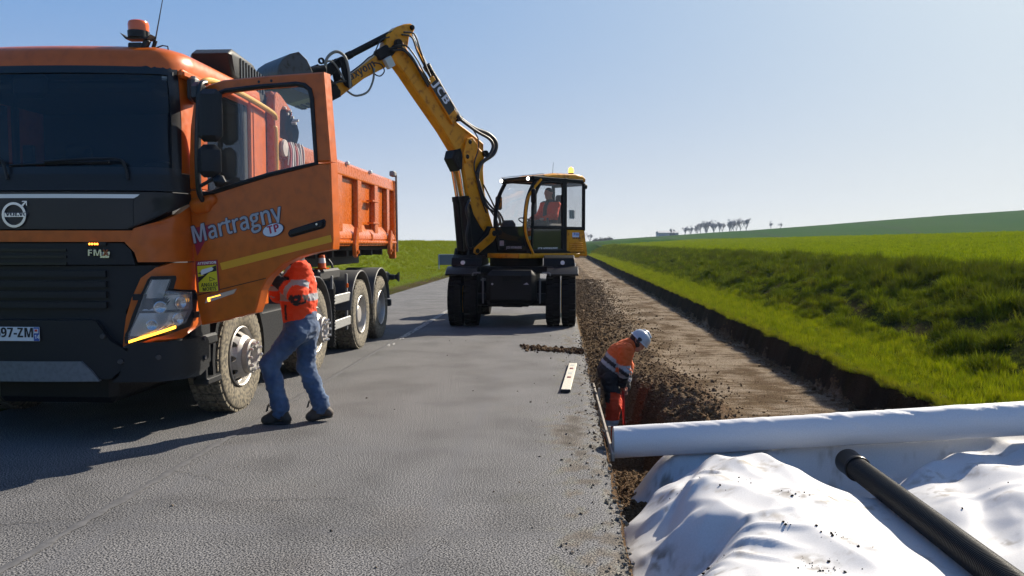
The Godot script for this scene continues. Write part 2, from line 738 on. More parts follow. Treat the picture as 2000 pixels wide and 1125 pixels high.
func make_ground():
	var xs := steps([[-700, -400, 100], [-400, -60, 40], [-60, -13, 3.5], [-13, -7, 0.4], [-7, -5.62, 0.5], [-5.62, -5.5, 0.12], [-5.5, 0.30, 1.5], [0.30, 0.32, 0.02], [0.32, 4.16, 1.3], [4.16, 4.18, 0.02], [4.18, 9.6, 0.2], [9.6, 28, 1.0], [28, 60, 4], [60, 400, 20], [400, 800, 100]])
	var ds := steps([[-40, 2, 4], [2, 30, 0.4], [30, 112, 1.6], [112, 120, 1], [120, 460, 9], [460, 1000, 90]])
	var b := cb(180.0)
	b.begin()
	for d in ds:
		for x in xs:
			var n := ns2.get_noise_2d(x * 0.35, d * 0.35)
			var c := Color(0.050, 0.105, 0.012)
			if x > 8.4:
				c = Color(0.125, 0.180, 0.008)
				c = c.lerp(Color(0.085, 0.135, 0.02), clampf(0.4 + 1.2 * ns.get_noise_2d(x * 0.03, d * 0.03), 0, 1) * 0.7)
				if d > 110 and x > 0:
					c = Color(0.038, 0.096, 0.016).lerp(Color(0.052, 0.104, 0.022), clampf(0.5 + 1.5 * ns.get_noise_2d(x * 0.012, d * 0.004), 0, 1))
			elif x > 4.1:
				c = Color(0.035, 0.050, 0.012).lerp(Color(0.060, 0.050, 0.026), clampf(n * 1.6 + 0.2, 0, 1))
			elif x > -5.6:
				c = Color(0.10, 0.07, 0.042)
			elif x > -6.5:
				c = Color(0.07, 0.068, 0.024).lerp(Color(0.10, 0.08, 0.05), clampf(0.4 + n * 2.0, 0, 1))
			else:
				c = Color(0.125, 0.175, 0.022).lerp(Color(0.150, 0.165, 0.035), clampf(0.3 + n * 1.5, 0, 1))
			if d > 118 and x > -5.6 and x <= 8.4:
				c = Color(0.040, 0.090, 0.022)
			b.cur = c
			b.p(Vector3(x, hgt(x, d), -d))
	var w := xs.size()
	for i in ds.size() - 1:
		for j in w - 1:
			var a := i * w + j
			b.quad(a, a + 1, a + w + 1, a + w)
	b.up(Vector3.UP)
	var g := noise_tex("turf", 1024, 0.05, FastNoiseLite.TYPE_SIMPLEX, 5, [[0.0, 0.55], [0.45, 0.85], [1.0, 1.0]], 4)
	var m := mat("turf", Color(1, 1, 1), 0.95, 0, {"vc": 1, "tex": g, "scale": 0.7, "world": true, "bump": g, "depth": 4.0, "spec": 0.0})
	var o := part(b, "ground", m)
	tag(o, "", "", "", "structure")

# ---- the excavated strip beside the road
func strip_h(x: float, d: float) -> float:
	var f := -0.42 + 0.03 * ns2.get_noise_2d(x * 0.8, d * 0.5)
	var loose := 1.0 - smoothstep(1.15, 2.0, x + 0.5 * ns2.get_noise_2d(3.0, d * 0.5))
	f += loose * (0.045 * ns2.get_noise_2d(x * 4.0, d * 4.0) + 0.02 * ns2.get_noise_2d(x * 14.0, d * 14.0))
	f += (1.0 - loose) * (0.012 * ns2.get_noise_2d(x * 3.0 + 9, d * 9.0) + 0.009 * ns2.get_noise_2d(x * 9.0, d * 22.0))
	# wheel rut and low ridge of loose soil along it
	f += 0.05 * exp(-pow((x - 1.75 - 0.15 * ns.get_noise_2d(1.0, d * 0.2)) / 0.22, 2.0)) * smoothstep(8.0, 14.0, d)
	# pit by the road edge with the spoil thrown up beside it
	var mx := (x - 1.52 - 0.08 * ns.get_noise_2d(7.0, d)) / 0.42
	var md := (d - 9.3) / 1.9
	f += (0.24 + 0.16 * ns2.get_noise_2d(x * 2.5, d * 2.5)) * exp(-pow(absf(mx), 2.6)) * exp(-pow(absf(md), 3.0))
	var along := smoothstep(7.1, 7.5, d) * (1.0 - smoothstep(12.2, 13.4, d))
	var rim := 1.08 + 0.10 * ns2.get_noise_2d(5.0, d * 1.2) + 0.05 * ns2.get_noise_2d(5.0, d * 5.0)
	f = lerpf(f, -0.97 + 0.04 * ns2.get_noise_2d(x * 4.0, d * 4.0), along * (1.0 - smoothstep(rim - 0.10, rim + 0.14, x)))
	# walls
	var right := 3.86 + 0.11 * ns.get_noise_2d(2.0, d * 0.7) + 0.07 * ns.get_noise_2d(2.0, d * 3.0)
	var wr := smoothstep(right - 0.14, right + 0.07, x)
	var top := 0.0 + 0.03 * ns.get_noise_2d(x * 2, d * 2)
	f = lerpf(f, top, wr) + 4.0 * wr * (1.0 - wr) * (0.07 * ns2.get_noise_2d(x * 6.0, d * 2.2) + 0.05 * ns2.get_noise_2d(x * 14.0, d * 7.0))
	var left := 0.37 + 0.025 * ns2.get_noise_2d(11.0, d * 2.0)
	f = lerpf(-0.07, f, smoothstep(left, left + 0.11, x))
	return f

func make_strip():
	var dirt := noise_tex("dirt", 1024, 0.02, FastNoiseLite.TYPE_SIMPLEX, 6, [[0.0, 0.42], [0.35, 0.72], [0.6, 0.92], [1.0, 1.0]], 21)
	var grain := noise_tex("grain", 1024, 0.06, FastNoiseLite.TYPE_CELLULAR, 1, [[0.0, 1.0], [0.5, 0.7], [1.0, 0.25]], 22)
	var m := mat("soil", Color(1, 1, 1), 0.97, 0, {"vc": 1, "tex": dirt, "scale": 1.4, "world": true, "bump": grain, "depth": 2.2, "spec": 0.15})
	var xs := steps([[0.26, 0.6, 0.025], [0.6, 2.0, 0.035], [2.0, 3.5, 0.06], [3.5, 4.2, 0.03]])
	var ds := steps([[1.5, 5.5, 0.5], [5.5, 12.0, 0.035], [12, 20, 0.07], [20, 40, 0.2], [40, 116, 0.8]])
	var b := cb(180.0)
	b.begin()
	for d in ds:
		for x in xs:
			var n := ns2.get_noise_2d(x * 1.1, d * 0.9)
			var st := ns2.get_noise_2d(x * 1.6 + 30, d * 7.0)
			var dry := smoothstep(1.2, 1.9, x + 0.7 * ns2.get_noise_2d(x * 0.7, d * 0.45)) * (1.0 - smoothstep(3.5, 3.85, x))
			var c := Color(0.135, 0.090, 0.050).lerp(Color(0.195, 0.135, 0.082), clampf(0.5 + 1.4 * n, 0, 1))
			c = c.lerp(Color(0.340, 0.270, 0.195), dry * clampf(0.45 + 1.5 * st + 1.3 * n + 0.9 * ns.get_noise_2d(x * 0.5, d * 0.16), 0, 1))
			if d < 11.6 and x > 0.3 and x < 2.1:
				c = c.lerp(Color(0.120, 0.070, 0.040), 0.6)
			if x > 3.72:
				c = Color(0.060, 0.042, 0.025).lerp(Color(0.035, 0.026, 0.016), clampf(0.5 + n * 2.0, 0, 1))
			b.cur = c
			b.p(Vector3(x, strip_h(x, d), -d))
	var w := xs.size()
	for i in ds.size() - 1:
		for j in w - 1:
			var a := i * w + j
			b.quad(a, a + 1, a + w + 1, a + w)
	b.up(Vector3.UP)
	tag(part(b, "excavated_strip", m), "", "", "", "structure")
	# loose clods
	var rocks := [rock(1), rock(2), rock(3)]
	var spots := [[], [], []]
	for i in 24000:
		var d := 5.6 + pow(rng.randf(), 1.8) * 40.0
		var x := 0.42 + absf(rng.randfn(0.0, 0.75))
		if x > 3.8:
			continue
		var s := 0.004 + 0.009 * pow(rng.randf(), 3.0) + 0.0005 * d
		if rng.randf() < 0.04:
			s *= 2.2
		spots[i % 3].append([Vector3(x, strip_h(x, d) + s * 0.2, -d), s])
	for i in 4200:   # on the spoil heap and in the pit
		var d := rng.randf_range(7.2, 12.4)
		var x := clampf(rng.randfn(1.45, 0.33), 0.5, 2.5)
		var s := 0.005 + 0.030 * pow(rng.randf(), 6.0)
		spots[i % 3].append([Vector3(x, strip_h(x, d) + s * 0.15, -d), s])
	for i in 1500:   # crumbled from the cut bank
		var d := 5.6 + pow(rng.randf(), 1.6) * 30.0
		var x := 3.75 - absf(rng.randfn(0.0, 0.12))
		spots[i % 3].append([Vector3(x, strip_h(x, d), -d), 0.012 + 0.03 * pow(rng.randf(), 3.0)])
	var mc := mat("clod", Color(1, 1, 1), 0.97, 0, {"vc": 1, "tex": dirt, "scale": 6.0, "spec": 0.15})
	for k in 3:
		var o := scatter(rocks[k], mc, spots[k], "soil_clods", 0.8, [Color(0.135, 0.088, 0.048), Color(0.215, 0.150, 0.092), Color(0.165, 0.106, 0.058)])
		tag(o, "loose brown clods of soil along the excavated strip", "soil", "", "stuff")

func rock(sd: int) -> Mesh:
	var f := FastNoiseLite.new()
	f.seed = sd
	f.frequency = 0.9
	var b := nb(50.0)
	var prof := []
	b.begin()
	var rows := 5
	var cols := 7
	for i in rows + 1:
		for j in cols:
			var th := PI * i / rows
			var ph := TAU * (j + 0.5 * (i % 2)) / cols
			var q := Vector3(sin(th) * cos(ph), cos(th) * 0.8, sin(th) * sin(ph))
			b.p(q * (1.0 + 0.55 * f.get_noise_3dv(q * 1.7)))
	for i in rows:
		for j in cols:
			var a := i * cols + j
			var a2 := i * cols + (j + 1) % cols
			b.quad(a, a2, a2 + cols, a + cols)
	b.close()
	return b.mesh()

func scatter(mesh: Mesh, m: Material, spots: Array, called: String, squash: float, tones: Array, parent: Node = null, tilt := 6.3) -> MultiMeshInstance3D:
	var mm := MultiMesh.new()
	mm.transform_format = MultiMesh.TRANSFORM_3D
	mm.use_colors = true
	mm.mesh = mesh
	mm.instance_count = spots.size()
	for i in spots.size():
		var s: float = spots[i][1]
		var bs := Basis(Vector3.UP, rng.randf() * TAU)
		if tilt > 3.0:
			bs = bs * Basis(Vector3.RIGHT, rng.randf() * tilt)
		else:
			bs = Basis(Vector3(rng.randf() - 0.5, 0, rng.randf() - 0.5).normalized(), rng.randf() * tilt) * bs
		bs = bs.scaled_local(Vector3(s, s * squash * rng.randf_range(0.75, 1.25), s * rng.randf_range(0.8, 1.3)))
		mm.set_instance_transform(i, Transform3D(bs, spots[i][0]))
		var c: Color = tones[rng.randi() % tones.size()].lerp(tones[rng.randi() % tones.size()], rng.randf())
		if spots[i].size() > 2:
			c = spots[i][2]
		mm.set_instance_color(i, c * rng.randf_range(0.85, 1.15))
	var o := MultiMeshInstance3D.new()
	o.multimesh = mm
	o.material_override = m
	if parent == null:
		o.name = numbered(called)
		add_child(o)
	else:
		o.name = called
		parent.add_child(o, true)
	return o

# ---- road
func edge_x(d: float) -> float:
	return 0.362 + 0.030 * ns2.get_noise_2d(0.0, d * 1.6) + 0.012 * ns2.get_noise_2d(4.0, d * 9.0)

func make_road():
	var stone := noise_tex("asphalt", 2048, 0.055, FastNoiseLite.TYPE_SIMPLEX, 4, [[0.0, Color(0.02, 0.022, 0.03)], [0.28, Color(0.10, 0.105, 0.12)], [0.40, Color(0.31, 0.315, 0.33)], [0.55, Color(0.42, 0.42, 0.43)], [0.70, Color(0.50, 0.495, 0.49)], [1.0, Color(0.75, 0.74, 0.72)]], 31)
	var patch := noise_tex("road_patch", 512, 0.012, FastNoiseLite.TYPE_SIMPLEX, 5, [[0.0, 0.82], [0.5, 0.94], [1.0, 1.0]], 32)
	var m := mat("asphalt", Color(1, 1, 1), 0.88, 0, {"vc": 1, "tex": stone, "scale": 0.55, "world": true, "bump": stone, "depth": 0.32, "detail": patch, "dscale": 0.14, "spec": 0.35})
	var u := steps([[0.0, 4.2, 0.6], [4.2, 5.35, 0.09], [5.35, 5.8, 0.03], [5.8, 5.865, 0.012]])
	var ds := steps([[-30, 2, 4], [2, 14, 0.06], [14, 26, 0.2], [26, 112, 2], [112, 430, 10]])
	var b := cb(60.0)
	var top := []
	var bot := []
	var cols := []
	for d in ds:
		var e := edge_x(d)
		var r1 := PackedVector3Array()
		var r2 := PackedVector3Array()
		for q in u:
			var x := -5.5 + q * (e + 5.5) / 5.865
			var y := 0.0
			if d > 105:
				y = hgt(clampf(x, -5.4, 0.2), d) + 0.09
			if d < 30 and d > 1.5:
				y += -0.02 * smoothstep(e - 0.10, e, x) + 0.006 * ns2.get_noise_2d(x * 1.5, d * 1.5) * smoothstep(-0.6, 0.2, x)
				y -= 0.02 * smoothstep(e - 0.22, e - 0.02, x) * maxf(0.0, ns2.get_noise_2d(x * 6.0, d * 6.0))
			r1.append(Vector3(x, y, -d))
			r2.append(Vector3(x - 0.02 * smoothstep(5.7, 5.865, q), y - 0.085 - (0.0 if d <= 105 else 0.3), -d))
			var n := ns2.get_noise_2d(x * 1.2, d * 0.8)
			var f := ns2.get_noise_2d(x * 5.0, d * 5.0)
			var c := Color(1.13, 1.11, 1.09) * (1.0 + 0.22 * n + 0.10 * ns2.get_noise_2d(x * 0.35, d * 0.2 + 40.0))
			# pale trodden dust and crumbled soil towards the broken edge
			var dust := smoothstep(-0.55, -0.05, x + 0.22 * n) * (0.4 + 0.6 * clampf(0.5 + f * 1.5, 0, 1))
			c = c.lerp(Color(1.42, 1.22, 0.98), dust * 0.8)
			var mud := clampf(2.6 * (f + 0.7 * n) - 0.15, 0, 1) * smoothstep(-0.15, 0.2, x)
			c = c.lerp(Color(0.50, 0.43, 0.35), mud * 0.75)
			var mud2 := clampf(1.0 - Vector2((x - 0.12) / 0.26, (d - 6.9) / 0.75).length() + 0.9 * f, 0, 1)
			c = c.lerp(Color(0.36, 0.30, 0.23), mud2 * 0.85)
			# tyre-polished lanes are a little darker and smoother of colour
			c = c * (1.0 - 0.05 * exp(-pow((x + 1.6) / 0.5, 2.0)))
			cols.append(c)
		top.append(r1)
		bot.append(r2)
	b.slab(top, bot)
	for i in cols.size():
		b.col[i] = cols[i]
		b.col[i + cols.size()] = Color(0.35, 0.33, 0.3)
	var road := part(b, "road", m)
	tag(road, "", "", "", "structure")
	# sealed joint along the middle
	var sm := mat("joint_seal", lin(0.125, 0.125, 0.13), 0.7, 0, {"spec": 0.3, "detail": patch, "dscale": 2.0, "world": true})
	b = nb(180.0)
	var rows := []
	for i in 420:
		var d := 2.2 + i * 0.045
		var x := -2.82 + 0.02 * ns2.get_noise_2d(2.0, d * 0.8)
		var wd := 0.032 + 0.024 * ns2.get_noise_2d(6.0, d * 4.0) + 0.014 * ns2.get_noise_2d(6.0, d * 13.0)
		wd *= 1.0 - 0.6 * smoothstep(11.0, 18.0, d)
		rows.append([Vector3(x - wd, 0.0035, -d), Vector3(x - wd * 0.4, 0.0075, -d), Vector3(x + wd * 0.4, 0.0075, -d), Vector3(x + wd * (1.0 + 0.5 * ns2.get_noise_2d(9.0, d * 7.0)), 0.0035, -d)])
	b.sheet(rows, Vector3.UP)
	tag(part(b, "joint_seal", sm, road), "grey crack seal along the road joint")
	# hairline cracks
	var km := mat("crack_dirt", lin(0.022, 0.021, 0.02), 0.95)
	for q in [[-2.3, 4.85, 0.15, 1.3], [-2.9, 5.6, -0.5, 0.9], [-1.4, 7.4, 0.35, 1.6], [-0.9, 3.6, 1.2, 1.1], [-1.9, 9.8, 0.1, 1.9], [-3.6, 4.3, 0.3, 0.8]]:
		b = nb(180.0)
		var cr := []
		for i in 40:
			var t := i / 39.0
			var cx: float = q[0] + cos(q[2]) * q[3] * t + 0.05 * ns2.get_noise_2d(t * 6.0, q[0])
			var cd: float = q[1] + sin(q[2]) * q[3] * t + 0.07 * ns2.get_noise_2d(t * 6.0, q[1] + 9.0)
			var wd := (0.0028 + 0.0018 * ns2.get_noise_2d(t * 20.0, q[1])) * sin(PI * clampf(t, 0.02, 0.98))
			cr.append([Vector3(cx, 0.0065, -cd - wd), Vector3(cx, 0.0065, -cd + wd)])
		b.sheet(cr, Vector3.UP)
		part(b, "crack", km, road)
	# worn white line: flakes of paint
	var wm := mat("road_paint", lin(0.42, 0.42, 0.41), 0.7)
	b = nb(180.0)
	for i in 5200:
		var d := 12.5 + pow(rng.randf(), 1.3) * 60.0
		var keep := smoothstep(12.0, 17.0, d) * 0.95
		if rng.randf() > keep or ns2.get_noise_2d(d * 0.4, 3.0) > 0.28:
			continue
		var x := -2.76 + rng.randf_range(-0.05, 0.05)
		b.begin()
		var c := Vector3(x, 0.009, -d)
		var k0 := b.p(c)
		var n := 6
		var l := rng.randf_range(0.02, 0.055) * (1.0 + d * 0.03)
		var a0 := rng.randf() * TAU
		for j in n:
			var a := a0 + TAU * j / n
			b.p(c + Vector3(cos(a) * rng.randf_range(0.008, 0.02), 0, sin(a) * l))
		for j in n:
			b.tri(k0, k0 + 1 + j, k0 + 1 + (j + 1) % n)
		b.up(Vector3.UP)
	tag(part(b, "centre_line", wm, road), "worn white centre line flaking off the asphalt")
	# bits of stone and dried mud on the asphalt
	var bits := []
	for i in 520:
		var d := 2.5 + pow(rng.randf(), 1.5) * 12.0
		var x := edge_x(d) - absf(rng.randfn(0.0, 0.22)) if rng.randf() < 0.85 else rng.randf_range(-3.5, 0.2)
		var s := 0.003 + 0.010 * pow(rng.randf(), 3.0)
		bits.append([Vector3(x, s * 0.25, -d), s])
	var mc := mat("grit", Color(1, 1, 1), 0.95, 0, {"vc": 1})
	tag(scatter(rock(5), mc, bits, "grit", 0.7, [Color(0.08, 0.062, 0.045), Color(0.14, 0.11, 0.08), Color(0.10, 0.09, 0.08)]), "dark grit and crumbs of soil strewn over the asphalt", "grit", "", "stuff")
	var crumbs := []
	for i in 800:   # broken asphalt edge
		var d := 2.2 + pow(rng.randf(), 1.4) * 12.0
		crumbs.append([Vector3(edge_x(d) + rng.randf_range(-0.07, 0.03), -0.02 + rng.randf() * 0.018, -d), 0.004 + 0.013 * pow(rng.randf(), 3.0)])
	tag(scatter(rock(6), mc, crumbs, "edge_crumbs", 0.8, [Color(0.09, 0.08, 0.07), Color(0.13, 0.115, 0.095), Color(0.15, 0.115, 0.075)]), "crumbled asphalt along the broken road edge", "rubble", "", "stuff")

# ---- grass
func tuft(sd: int, blades: int, spread: float, lean: float, width: float) -> Mesh:
	var r := RandomNumberGenerator.new()
	r.seed = sd
	var b := nb(180.0)
	for i in blades:
		var a := r.randf() * TAU
		var base := Vector3(cos(a), 0, sin(a)) * spread * sqrt(r.randf())
		var dir := Vector3(cos(a + r.randfn(0, 0.8)), 0, sin(a + r.randfn(0, 0.8)))
		var h := r.randf_range(0.45, 1.0)
		var l := lean * r.randf_range(0.3, 1.3)
		var side := dir.cross(Vector3.UP).rotated(Vector3.UP, r.randfn(0, 0.7)) * width * r.randf_range(0.7, 1.2)
		b.begin()
		for k in 3:
			var t: float = [0.0, 0.55, 1.0][k]
			var c := base + dir * l * h * t * t + Vector3.UP * h * (t - 0.35 * l * t * t)
			if k < 2:
				b.p(c - side * (1.0 - 0.35 * t)); b.p(c + side * (1.0 - 0.35 * t))
			else:
				b.p(c)
		b.quad(b.v0, b.v0 + 1, b.v0 + 3, b.v0 + 2)
		b.tri(b.v0 + 2, b.v0 + 3, b.v0 + 4)
	return b.mesh()

func make_grass():
	var gm := mat("grass_blade", Color(1, 1, 1), 0.8, 0, {"vc": 1, "back": Color(0.95, 0.92, 0.25), "spec": 0.1})
	var kinds := [tuft(1, 34, 0.30, 0.35, 0.015), tuft(2, 32, 0.38, 0.55, 0.013), tuft(3, 28, 0.45, 0.8, 0.012)]
	var rm := mat("rough_grass_blade", Color(1, 1, 1), 0.85, 0, {"vc": 1, "back": Color(0.72, 0.7, 0.24), "spec": 0.05})
	var bank := [[], [], []]
	var lush := [Color(0.165, 0.215, 0.018), Color(0.210, 0.250, 0.026), Color(0.115, 0.165, 0.016)]
	var spots := [[], [], []]
	# verge along the top of the cut
	for i in 17000:
		var d := 5.8 + pow(rng.randf(), 2.0) * 110.0
		var x := 3.93 + 0.10 * ns.get_noise_2d(2.0, d * 0.7) + pow(rng.randf(), 0.9) * 1.4
		var s := rng.randf_range(0.07, 0.15) * (1.0 + d * 0.012)
		if x < 4.1:
			s *= 0.8
		var y := maxf(hgt(maxf(x, 4.2), d), 0.0)
		var c: Color = lush[rng.randi() % 3].lerp(Color(0.16, 0.15, 0.04), maxf(0.0, rng.randf() - 0.8) * 2.0)
		spots[rng.randi() % 2].append([Vector3(x, y - 0.015, -d), s, c])
	# turf hanging over the lip of the cut
	for i in 5200:
		var d := 5.8 + pow(rng.randf(), 1.8) * 60.0
		var x := 3.90 + 0.11 * ns.get_noise_2d(2.0, d * 0.7) + 0.07 * ns.get_noise_2d(2.0, d * 3.0) + rng.randf_range(-0.03, 0.08)
		spots[rng.randi() % 3].append([Vector3(x, strip_h(x + 0.06, d) - 0.03, -d), rng.randf_range(0.05, 0.13), lush[rng.randi() % 3].lerp(Color(0.13, 0.115, 0.05), rng.randf() * 0.7)])
	# rough bank: uneven tussocks
	for i in 80000:
		var d := 5.5 + pow(rng.randf(), 2.1) * 125.0
		var x := rng.randf_range(5.0, 8.4)
		var clump := ns2.get_noise_2d(x * 1.5, d * 1.1)
		if clump < -0.10 and rng.randf() < 0.6:
			continue
		var s := (0.06 + 0.36 * maxf(0.0, clump + 0.02)) * rng.randf_range(0.75, 1.3) * (1.0 + d * 0.009)
		var dry := clampf(0.25 + 1.5 * ns.get_noise_2d(x * 0.9 + 50, d * 0.7), 0, 1)
		var c := Color(0.085, 0.120, 0.014).lerp(Color(0.120, 0.095, 0.038), dry * 0.9 * rng.randf())
		if rng.randf() < 0.42:
			c = lush[rng.randi() % 3]
		bank[rng.randi() % 3].append([Vector3(x, hgt(x, d) - 0.02, -d), s, c])
	# tall overhanging tussocks on the shoulder of the bank, a few dozen
	for i in 210:
		var d := 7.0 + pow(rng.randf(), 1.6) * 90.0
		var x := rng.randf_range(6.6, 8.1)
		for k in 22:
			var q := Vector3(x + rng.randfn(0, 0.13), 0, -d + rng.randfn(0, 0.13))
			bank[rng.randi() % 3].append([Vector3(q.x, hgt(q.x, -q.z), q.z), rng.randf_range(0.18, 0.36), Color(0.085, 0.125, 0.012).lerp(Color(0.10, 0.09, 0.04), rng.randf() * 0.6)])
	for k in 3:
		tag(scatter(kinds[k], gm, spots[k], "grass", 1.0, lush, null, 0.35), "bright grass on the verge along the cut", "grass", "", "stuff")
		tag(scatter(kinds[k], rm, bank[k], "bank_grass", 1.0, lush, null, 0.45), "rough dry tussocks of grass on the bank below the field", "grass", "", "stuff")
	# young crop on the field above
	var crop := [[], []]
	for i in 90000:
		var d := 6.0 + pow(rng.randf(), 1.9) * 150.0
		var x := 8.1 + pow(rng.randf(), 1.25) * (20.0 + d * 0.25)
		if x > 40.0:
			continue
		var s := rng.randf_range(0.07, 0.13) * (1.0 + d * 0.012)
		var c: Color = Color(0.190, 0.245, 0.014).lerp(Color(0.125, 0.185, 0.014), rng.randf())
		crop[i % 2].append([Vector3(x, hgt(x, d) - 0.01, -d), s, c])
	var ck := [tuft(11, 14, 0.55, 0.8, 0.035), tuft(12, 12, 0.6, 0.6, 0.035)]
	for k in 2:
		tag(scatter(ck[k], gm, crop[k], "crop", 1.0, lush, null, 0.2), "young green crop covering the field above the bank", "crop", "", "stuff")
	# the far side of the road
	var lf := [[], []]
	for i in 26000:
		var d := 14.0 + pow(rng.randf(), 1.3) * 110.0
		var x := -5.75 - pow(rng.randf(), 0.8) * 8.0
		var s := rng.randf_range(0.05, 0.10) * (1.0 + d * 0.012)
		if x < -8.4:
			s *= 1.7
		elif x > -7.0 and rng.randf() < 0.6:
			continue
		var c: Color = Color(0.200, 0.245, 0.028).lerp(Color(0.150, 0.200, 0.024), rng.randf())
		if x > -7.6:
			c = c.lerp(Color(0.13, 0.125, 0.035), rng.randf() * 0.7)
		lf[i % 2].append([Vector3(x, hgt(x, d) - 0.01, -d), s, c])
	for k in 2:
		tag(scatter(kinds[k], gm, lf[k], "verge_grass", 1.0, lush, null, 0.3), "mown grass on the bank across the road", "grass", "", "stuff")

# ---------------------------------------------------------------- far things
func bare_tree(sd: int) -> Array:   # [trunk mesh, crown mesh], about one unit high
	var r := RandomNumberGenerator.new()
	r.seed = sd
	var tb := nb(180.0)
	var cbm := nb(180.0)
	var todo := [[Vector3.ZERO, Vector3(r.randfn(0, 0.04), 1, r.randfn(0, 0.04)).normalized(), 0.09, 0.022, 0]]
	while todo:
		var q = todo.pop_back()
		var a: Vector3 = q[0]
		var l: float = q[2]
		var e: Vector3 = a + q[1] * l
		var rr: float = q[3]
		var mid := (a + e) * 0.5 + Vector3(r.randfn(0, 1), r.randfn(0, 1), r.randfn(0, 1)) * l * 0.05
		(tb if q[4] < 2 else cbm).tube([a, mid, e], [maxf(rr, 0.0022), maxf(rr * 0.85, 0.0020), maxf(rr * 0.66, 0.0018)], 6 if q[4] < 2 else 3, false)
		if q[4] >= 6:
			continue
		for k in (5 if q[4] == 0 else 3):
			var dv := Vector3(r.randfn(0, 1), r.randfn(0.5, 0.5), r.randfn(0, 1)).normalized()
			var nd: Vector3 = (q[1] * 0.9 + dv * 0.62 + Vector3(0, 0.12, 0)).normalized()
			todo.append([a.lerp(e, r.randf_range(0.55, 1.0)), nd, (0.31 if q[4] == 0 else l) * r.randf_range(0.6, 0.82), rr * 0.58, q[4] + 1])
	return [tb.mesh(), cbm.mesh()]

